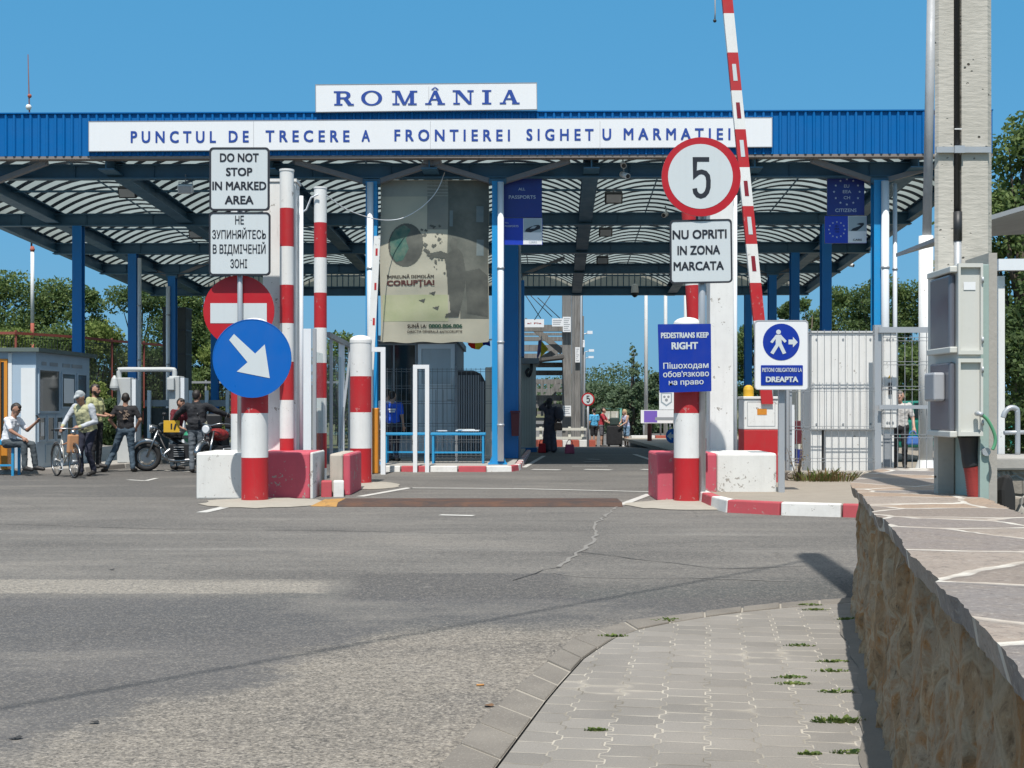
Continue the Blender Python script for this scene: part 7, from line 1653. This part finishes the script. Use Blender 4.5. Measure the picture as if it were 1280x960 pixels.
# 5 man in dark red sitting behind the motorcycle, 6 man in black jacket
dred = fabric('dark_red_shirt', (.13, .014, .022))
def shades(cap, J, hp): cap(hp(-.06, -.04, .07), .022, hp(.06, -.04, .07), .022, plain('sunglasses', (.01, .01, .012), .15))
figure('man in dark red shirt leaning on the motorcycle with sunglasses on his head', (X(219, 29.6), 29.6, 0), R(62), (dred, jeans, shoeD),
    dict(elR=(-.27, -.14, 1.14), wrR=(-.16, -.34, 1.02), elL=(.25, -.16, 1.14), wrL=(.10, -.36, 1.02)), 1.66, lean=R(16), head=(0, R(8)), extra=(shades,))
strip = plain('reflective_strip', (.55, .55, .40), .4)
def jacket(cap, J, hp):
    cap(J['wai']+Vector((-.08, .02, -.03)), .132, J['wai']+Vector((.08, .02, -.03)), .132, blk2); cap(J['pel']+Vector((-.09, 0, .06)), .1395, J['pel']+Vector((.09, 0, .06)), .1395, strip); cap(J['pel']+Vector((-.09, 0, .03)), .142, J['pel']+Vector((.09, 0, .03)), .142, blk2)
    for s_ in 'RL': cap(J['sh'+s_], .082, J['el'+s_], .066, blk2); cap(J['el'+s_], .064, J['wr'+s_], .048, blk2)
    cap(J['nek']+Vector((-.03, 0, -.02)), .066, J['nek']+Vector((.03, 0, -.02)), .066, blk2)
figure('man in black jacket with a pale waist strip, arms spread to the motorcycles', (X(246, 27.9), 27.9, 0), R(180), (blk2, fabric('grey_jeans', (.13, .15, .17)), shoeD),
    dict(elR=(-.44, -.08, 1.30), wrR=(-.60, -.24, 1.22), elL=(.42, -.1, 1.26), wrL=(.55, -.28, 1.12)), 1.80, extra=(jacket,), chest=1.12, sleeve='long', head=(R(-12), R(8)))
# 7 and 8: people by the cabin fence
bluT = fabric('royal_blue_tshirt', (.02, .10, .60))
p = figure('person in royal blue t-shirt with white back print behind the mesh fence', (X(491, 31.2), 31.2, .12), R(172), (bluT, navy, shoeD), dict(elL=(.26, .0, 1.14), wrL=(.25, -.1, .90)), 1.70, head=(R(-20), R(6)), skin=SK2)
mb = MB(); mb.obox((0, .125, 1.30), (.2, .012, .045), M['white_clean']); mb.obox((-.01, .125, 1.245), (.15, .012, .03), M['white_clean']); child(p, mb, 'back_print')
figure('person in white shirt partly hidden behind the person in royal blue', (X(484, 31.7), 31.7, .12), R(150), (whiteT, navy, shoeD), {}, 1.76, skin=SK2, sleeve='long')
# 9 woman in long dark robe with bag
robe = fabric('dark_robe', (.075, .065, .082)); scarf = fabric('dark_scarf', (.04, .034, .038))
def robe_skirt(cap, J):
    for a in range(8):
        q = Vector((math.cos(a*PI/4), math.sin(a*PI/4), 0)); cap(J['wai']+q*.05, .11, Vector((q.x*.17, q.y*.15, .12)), .085, robe)
def scarf_ex(cap, J, hp): cap(hp(0, .02, .04), .098, hp(0, .03, -.03), .09, scarf); cap(J['nek']+Vector((0, .02, -.03)), .085, hp(0, .03, -.05), .08, scarf)
def backp(cap, J, hp):
    for s_ in 'RL': cap(J['sh'+s_], .085, J['el'+s_], .075, robe); cap(J['el'+s_], .07, J['wr'+s_], .06, robe)
Yn = 40.8
p = figure('woman in a long black robe and head covering with one hand raised to her head', (X(687, Yn), Yn, 0), R(165), (robe, robe, shoeD), dict(elR=(-.33, .02, 1.24), wrR=(-.22, -.06, 1.06), elL=(.30, .0, 1.42), wrL=(.13, -.09, 1.60)), 1.74, extra=(scarf_ex, backp), skirt=robe_skirt, hat=1, sleeve='long')
def handbag(name, label, cat, c, w_, h_, d_, mat, strap=True):
    o = thing(name, label, cat, c); mb = MB(); c = Vector(c); mb.prism([c+Vector(q) for q in ((-w_/2, -d_/2, 0), (w_/2, -d_/2, 0), (w_*.42, -d_/2, h_), (-w_*.42, -d_/2, h_))], [c+Vector(q) for q in ((-w_/2, d_/2, 0), (w_/2, d_/2, 0), (w_*.42, d_/2, h_), (-w_*.42, d_/2, h_))], mat); mb.build('bag_body', o, bevel=.03)
    if strap: mb = MB(); mb.tube([c+Vector((w_*.3*math.cos(a), 0, h_+w_*.45*math.sin(a))) for a in np.linspace(0, PI, 9)], .012, mat, 6); mb.build('strap', o)
    return o
handbag('handbag', 'brown handbag hanging at the robed woman\'s right side', 'bag', (X(697.5, Yn), Yn-.2, Z(538, Yn)), .27, .25, .14, fabric('bag_brown', (.22, .13, .09)))
mb = MB(); c = P(699, 518, Yn-.08); mb.sphere(c, .2, robe, 14, (.75, .6, 1.25)); solo(mb, 'shoulder_bag', 'dark rounded bag on the shoulder of the robed woman', 'bag', c)
handbag('red_bag', 'bright red travel bag standing at the robed woman\'s feet', 'bag', (X(677.5, Yn-.1), Yn-.1, .0), .26, .30, .2, fabric('bag_red', (.46, .02, .03)))
handbag('pink_bag', 'pink checked shopping bag standing alone on the road', 'bag', (X(712, 40.0), 40.0, .0), .31, .29, .2, fabric('bag_pink', (.50, .10, .17), .5))
# 10-12 travellers beyond
Yt = 56.5; zt_ = prof(Yt)-.02; lb = fabric('light_blue_tshirt', (.08, .36, .60)); rt_ = fabric('red_tshirt', (.38, .03, .045)); gsh = fabric('grey_shorts', (.12, .115, .13)); den = fabric('denim_shorts', (.16, .27, .40)); lil = fabric('lilac_top', (.44, .46, .62))
figure('man in light blue t-shirt and black shorts, leftmost of the far travellers', (X(743, Yt), Yt+.2, zt_), R(210), (lb, blk, shoeD), {}, 1.70, legs='short', skin=SK2)
figure('man in red t-shirt and grey shorts bending to the black luggage', (X(751.5, Yt), Yt-.2, zt_), R(75), (rt_, gsh, shoeD), dict(elR=(-.22, -.2, 1.16), wrR=(-.16, -.42, 1.04), elL=(.22, -.22, 1.16), wrL=(.14, -.44, 1.02)), 1.74, lean=R(8), legs='short', skin=SK2)
def longhair(cap, J, hp): cap(hp(0, .05, .02), .085, hp(0, .09, -.16), .06, BLOND); cap(hp(0, .03, .05), .09, hp(0, -.0, .06), .085, BLOND); cap(hp(-.06, .02, .0), .05, hp(-.06, .04, -.14), .035, BLOND)
figure('blond woman in lilac top and denim shorts at the far luggage', (X(782, Yt), Yt-.5, zt_), R(-62), (lil, den, shoeW), dict(elR=(-.22, -.16, 1.17), wrR=(-.14, -.36, 1.02), elL=(.22, -.16, 1.16), wrL=(.14, -.38, 1.02)), 1.66, lean=R(10), legs='short', sleeve='none', extra=(longhair,), hair=BLOND, skin=SK2, hat=1)
o = thing('luggage_trolley', 'big black suitcase on a trolley between the far travellers', 'luggage', (X(768, 56), 56, zt_)); c = Vector((X(768, 56), 56, zt_)); sc = fabric('suitcase_black', (.014, .014, .016))
mb = MB(); mb.box(c.x-.34, c.x+.34, 55.8, 56.25, zt_+.1, zt_+.95, sc); mb.build('suitcase', o, bevel=.05); mb = MB(); mb.box(c.x-.2, c.x+.2, 55.9, 56.2, zt_+.953, zt_+1.3, fabric('bag_dark_green', (.03, .05, .045))); mb.build('top_bag', o, bevel=.05)
for q in (-.25, .25): mb = MB(); mb.lathe((c.x+q, 55.9, zt_+.05), [(.06, 0), (.06, .05)], M['rubber'], 10, 'Y'); mb.build('wheel', o)
mb = MB(); mb.tube([c+Vector((-.25, .15, .95)), c+Vector((-.25, .2, 1.5)), c+Vector((.1, .2, 1.5)), c+Vector((.1, .15, .95))], .015, M['galv'], 6); mb.build('handle', o)
# 13 man seen through the gate
p = figure('man in pale shirt and dark trousers seen through the mesh gate', (X(1125, 27.5), 27.5, .12), R(-20), (fabric('pale_grey_shirt', (.48, .46, .44)), blk, shoeD), dict(elL=(.28, -.02, 1.13), wrL=(.31, -.14, .94)), 1.66, hair=HAIRG, skin=SK2)
handbag('shopping_bag', 'blue and white bag held by the man behind the mesh gate', 'bag', (X(1141, 27.2), 27.2, Z(556, 27.2)), .26, .18, .12, fabric('bag_blue', (.06, .16, .45)))
# ------------------------------------------------------------------ vehicles
def wheel(mb_t, mb_r, c, r, rt, ax, spokes=20, rim=.8):
    """tyre and rim with spokes; ax is the axle direction"""
    ax = Vector(ax).normalized(); u = ax.cross(Vector((0, 0, 1))).normalized(); v = u.cross(ax).normalized(); c = Vector(c)
    mb_t.tube([c+(u*math.cos(a)+v*math.sin(a))*(r-rt) for a in np.linspace(0, 2*PI, 36, endpoint=False)], rt, M['rubber'], 8, True)
    rr = r-2*rt+.004; mb_r.tube([c+(u*math.cos(a)+v*math.sin(a))*rr for a in np.linspace(0, 2*PI, 32, endpoint=False)], rt*.45, M['chrome'], 6, True)
    for i in range(spokes): a = 2*PI*i/spokes; mb_r.tube([c+ax*.02*(-1)**i, c+(u*math.cos(a+.15)+v*math.sin(a+.15))*rr], .0022 if rt < .03 else .004, M['chrome'], 4)
    mb_r.tube([c-ax*.05, c+ax*.05], .03 if rt < .03 else .06, M['galv'], 10)
def bicycle():
    L = Vector((X(82, 26.2), 26.2, 0)); o = thing('bicycle', 'old white and orange city bicycle held by the man in the grey cap', 'bicycle', L)
    fw = Vector((math.sin(R(38)), -math.cos(R(38)), 0)).normalized(); sd = Vector((-fw.y, fw.x, 0))
    q = lambda f, z, s_=0: L+fw*f+Vector((0, 0, z))+sd*s_
    for f in (-.53, .53):
        a, b = MB(), MB(); wheel(a, b, q(f, .34), .34, .02, sd, 24); w_ = a.build('wheel', o); c = b.build('rim', None); c.parent = w_; c.location = tuple(-w_.matrix_world.translation) if False else (0, 0, 0); c.data.transform(Matrix.Translation(-L))
        m2 = MB(); m2.tube([q(f, .34)+(fw*math.cos(t_)+Vector((0, 0, 1))*math.sin(t_))*.365 for t_ in np.linspace(.25, 2.9, 14)], .018, M['chrome'], 6); m2.build('mudguard', o)
    fr = paint('bicycle_white', (.55, .52, .46), .4, .4); orr = paint('bicycle_orange', (.50, .17, .05), .4, .3)
    mb = MB(); mb.tube([q(-.53, .34), q(-.08, .30), q(.34, .62), q(.36, .84)], .017, fr, 8); mb.tube([q(-.53, .34), q(-.22, .80)], .012, fr, 8); mb.tube([q(-.08, .30), q(-.25, .92)], .017, fr, 8); mb.tube([q(-.18, .66), q(.34, .74)], .017, orr, 8); mb.build('frame', o)
    mb = MB(); 
    for s_ in (-.05, .05): mb.tube([q(.53, .34, s_), q(.40, .76, s_), q(.37, .80, 0)], .012, M['chrome'], 6)
    mb.build('fork', o)
    mb = MB(); mb.tube(smooth_path([q(.16, .98, -.30), q(.26, 1.0, -.26), q(.36, 1.0, -.1), q(.36, 1.0, .1), q(.26, 1.0, .26), q(.16, .98, .30)], 4), .013, M['chrome'], 8); mb.tube([q(.36, .80), q(.36, 1.0)], .013, M['chrome'], 8)
    for s_ in (-1, 1): mb.tube([q(.2, .985, s_*.29), q(.08, .97, s_*.31)], .018, M['rubber'], 8)
    mb.build('handlebar', o)
    mb = MB(); mb.prism([q(-.38, .93, -.10), q(-.38, .93, .10), q(-.1, .95, .025), q(-.1, .95, -.025)], [q(-.38, .99, -.10), q(-.38, .99, .10), q(-.1, .985, .02), q(-.1, .985, -.02)], M['rubber']); mb.build('saddle', o, bevel=.015)
    mb = MB(); mb.lathe(q(-.08, .30)-sd*.04, [(.09, 0), (.09, .006)], M['galv'], 16, 'Z') if False else mb.tube([q(-.08, .30)-sd*.05, q(-.08, .30)-sd*.045], .09, M['galv'], 18); mb.tube([q(-.08, .30, -.06), q(.02, .16, -.06), q(.02, .16, -.14)], .012, M['galv'], 6); mb.tube([q(-.08, .30, .06), q(-.18, .44, .06), q(-.18, .44, .14)], .012, M['galv'], 6); mb.build('crank', o)
    mb = MB(); mb.sphere(q(.45, .92), .06, M['chrome'], 10); mb.build('headlight', o)
    mb = MB(); mb.prism([q(.34, .50, -.11), q(.34, .50, .11), q(.40, .88, .11), q(.40, .88, -.11)], [q(.46, .50, -.11), q(.46, .50, .11), q(.50, .88, .11), q(.50, .88, -.11)], paint('cloth_orange', (.50, .25, .12), .9, .5)); mb.build('front_bag', o, bevel=.03)
bicycle()
def motorcycle(label, L, heading, col, top=True):
    L = Vector(L); o = thing('motorcycle', label, 'motorcycle', L, 'touring motorcycles parked at the left')
    fw = Vector((math.cos(heading), math.sin(heading), 0)); sd = Vector((-fw.y, fw.x, 0)); q = lambda f, z, s_=0: L+fw*f+Vector((0, 0, z))+sd*s_
    for f, r, rt in ((.74, .32, .06), (-.70, .31, .075)):
        a, b = MB(), MB(); wheel(a, b, q(f, r), r, rt, sd, 10); b.tube([q(f, r, .07), q(f, r, .075)], .13, M['chrome'], 20); w_ = a.build('wheel', o); c = b.build('rim', None); c.parent = w_; c.data.transform(Matrix.Translation(-L))
    mb = MB(); mb.tube([q(.74, .32)+(fw*math.cos(t_)+Vector((0, 0, 1))*math.sin(t_))*.36 for t_ in np.linspace(.3, 2.4, 10)], .07, M['chrome'], 8); mb.build('front_fender', o)
    mb = MB()
    for s_ in (-.1, .1): mb.tube([q(.74, .32, s_), q(.50, .92, s_)], .026, M['chrome'], 8)
    mb.build('fork', o)
    mb = MB(); mb.obox(q(.05, .42), (.42, .36, .36), M['dark'], (0, 0, heading))
    for k in range(5):
        for s_ in (-1, 1): mb.obox(q(.06, .34+.05*k, s_*.24), (.22, .18, .018), M['grey'], (0, 0, heading))
    mb.build('engine', o, bevel=.02)
    mb = MB(); mb.sphere(q(.14, .84), .2, col, 14, (1.0, 1.0, .7)); mb.sphere(q(.02, .83), .19, col, 14, (1.0, 1.0, .7)); mb.sphere(q(.25, .86), .17, col, 14, (1, 1, .7)); mb.build('fuel_tank', o)
    mb = MB(); mb.prism([q(-.08, .76, -.15), q(-.08, .76, .15), q(-.80, .80, .14), q(-.80, .80, -.14)], [q(-.08, .86, -.12), q(-.08, .86, .12), q(-.80, .92, .12), q(-.80, .92, -.12)], M['rubber']); mb.build('seat', o, bevel=.04)
    mb = MB()
    for s_ in (-1, 1): mb.tube(smooth_path([q(.22, .5, s_*.16), q(.38, .36, s_*.2), q(.2, .24, s_*.2), q(-.3, .26, s_*.22), q(-.85, .34, s_*.24)], 4), .04, M['chrome'], 8)
    mb.build('exhaust', o)
    mb = MB(); mb.tube([q(.50, .92), q(.1, .66), q(-.3, .5), q(-.7, .31)], .03, M['dark'], 8); mb.tube([q(.52, .9), q(.25, .3), q(-.2, .26), q(-.7, .31)], .025, M['dark'], 8); mb.tube(smooth_path([q(.45, .55, .3), q(.42, .36, .34), q(.3, .28, .32)], 4), .018, M['chrome'], 6); mb.tube(smooth_path([q(.45, .55, -.3), q(.42, .36, -.34), q(.3, .28, -.32)], 4), .018, M['chrome'], 6); mb.build('frame', o)
    mb = MB(); mb.tube(smooth_path([q(.22, 1.06, -.38), q(.42, 1.08, -.2), q(.46, 1.04, 0), q(.42, 1.08, .2), q(.22, 1.06, .38)], 4), .016, M['chrome'], 8)
    for s_ in (-1, 1): mb.tube([q(.25, 1.065, s_*.35), q(.15, 1.05, s_*.44)], .02, M['rubber'], 8); mb.tube([q(.38, 1.08, s_*.26), q(.36, 1.26, s_*.34)], .007, M['dark'], 6); mb.sphere(q(.36, 1.28, s_*.36), .06, M['dark'], 8, (.5, 1, .7))
    mb.build('handlebar', o)
    d_ = MB(); c = q(.60, .96); d_.tube([c-fw*.1, c+fw*.04, c+fw*.07], [.06, .10, .10], M['chrome'], 14); hl = d_.build('headlight', o); g = MB(); g.tube([c+fw*.071, c+fw*.085], [.092, .07], paint('lamp_glass', (.62, .64, .66), .1, .05, bump=0, spec=.9), 14); c2 = g.build('lens', None); c2.parent = hl; c2.data.transform(Matrix.Translation(-L))
    if top:
        for s_ in (-1, 1): mb = MB(); mb.obox(q(-.62, .60, s_*.32), (.46, .2, .34), M['dark'], (0, 0, heading)); mb.build('pannier', o, bevel=.04)
        mb = MB(); mb.obox(q(-.72, 1.12), (.36, .42, .34), M['dark'], (0, 0, heading)); mb.build('top_case', o, bevel=.05)
    return o
m1 = motorcycle('black touring motorcycle with chrome front wheel facing the scanner portal', (X(226, 28.9), 28.9, 0), R(198), paint('motorcycle_black', (.015, .016, .018), .2, .1))
c = P(214.5, 533, 28.1); mb = MB(); mb.obox(c, (.34, .03, .26), M['yellow'], (0, 0, R(8))); 
for k in range(3): mb.obox(c+Vector((-.08+.08*k, -.017, .0)), (.035, .006, .13), M['dark'], (0, .3*(k-1), R(8)))
o = solo(mb, 'yellow_panel', 'yellow rectangular bag panel on the side of the nearest motorcycle', 'bag', c, bevel=.01)
m2 = motorcycle('second motorcycle with a red tank facing the camera behind the left block', (X(272, 27.6), 27.9, 0), R(255), paint('motorcycle_red', (.20, .02, .02), .2, .1))
def helmet(label, x, y, Y, mat):
    p = P(x, y, Y); mb = MB(); mb.sphere(p, .14, mat, 14, (1, 1.1, 1)); mb.obox(p+Vector((-.02, -.12, .0)), (.2, .08, .07), M['dark']); solo(mb, 'helmet', label, 'helmet', p)
helmet('green helmet hanging beside the black motorcycle', 237, 546, 28.0, paint('helmet_green', (.03, .25, .14), .25, .2))
# green car behind the mesh gate
def car(label, L, heading, col):
    L = Vector(L); o = thing('parked_car', label, 'car', L); fw = Vector((math.cos(heading), math.sin(heading), 0)); sd = Vector((-fw.y, fw.x, 0)); q = lambda f, z, s_=0: L+fw*f+Vector((0, 0, z))+sd*s_
    side = [(-2.1, .35), (-2.15, .75), (-2.0, .98), (-1.15, 1.02), (1.0, 1.0), (1.95, .88), (2.1, .6), (2.05, .35)]
    mb = MB(); mb.prism([q(f, z, -.84) for f, z in side], [q(f, z, .84) for f, z in side], col); mb.build('body', o, bevel=.06)
    cab = [(-1.75, 1.0), (-1.35, 1.46), (.15, 1.48), (.95, 1.0)]
    mb = MB(); mb.prism([q(f, z, -.74) for f, z in cab], [q(f, z, .74) for f, z in cab], col); mb.build('cabin', o, bevel=.05)
    for s_ in (-1, 1):
        for pts in ([(-1.5, 1.06), (-1.25, 1.40), (-.62, 1.42), (-.62, 1.06)], [(-.54, 1.06), (-.54, 1.42), (.1, 1.42), (.72, 1.06)]):
            mb = MB(); mb.prism([q(f, z, s_*.745) for f, z in pts], [q(f, z, s_*.755) for f, z in pts], M['glass']); mb.build('side_window', o)
    mb = MB(); mb.prism([q(.25, 1.44, -.66), q(.98, 1.03, -.7), q(.98, 1.03, .7), q(.25, 1.44, .66)], [q(.27, 1.47, -.66), q(1.0, 1.06, -.7), q(1.0, 1.06, .7), q(.27, 1.47, .66)], M['glass']); mb.build('windscreen', o)
    mb = MB(); mb.prism([q(-1.8, 1.04, -.66), q(-1.4, 1.44, -.62), q(-1.4, 1.44, .62), q(-1.8, 1.04, .66)], [q(-1.83, 1.05, -.66), q(-1.43, 1.45, -.62), q(-1.43, 1.45, .62), q(-1.83, 1.05, .66)], M['glass']); mb.build('rear_window', o)
    for f in (-1.3, 1.32):
        for s_ in (-1, 1):
            a, b = MB(), MB(); a.tube([q(f, .31, s_*.70), q(f, .31, s_*.88)], .31, M['rubber'], 22); w_ = a.build('wheel', o); b.tube([q(f, .31, s_*.881), q(f, .31, s_*.895)], .2, M['galv'], 16); c = b.build('rim', None); c.parent = w_; c.data.transform(Matrix.Translation(-L))
    for s_ in (-1, 1): mb = MB(); mb.obox(q(2.06, .72, s_*.6), (.1, .3, .14), M['chrome'], (0, 0, heading)); mb.build('headlight', o); mb = MB(); mb.obox(q(-2.1, .78, s_*.62), (.08, .26, .16), M['red'], (0, 0, heading)); mb.build('tail_light', o)
    mb = MB(); mb.obox(q(0, .55, -.845), (3.2, .02, .06), M['dark'], (0, 0, heading)); mb.obox(q(0, .55, .845), (3.2, .02, .06), M['dark'], (0, 0, heading)); mb.build('side_strip', o)
    return o
car('teal green car parked behind the mesh gate', (X(1160, 31), 31.5, .12), R(8), paint('car_green', (.015, .17, .13), .2, .06, bump=0))
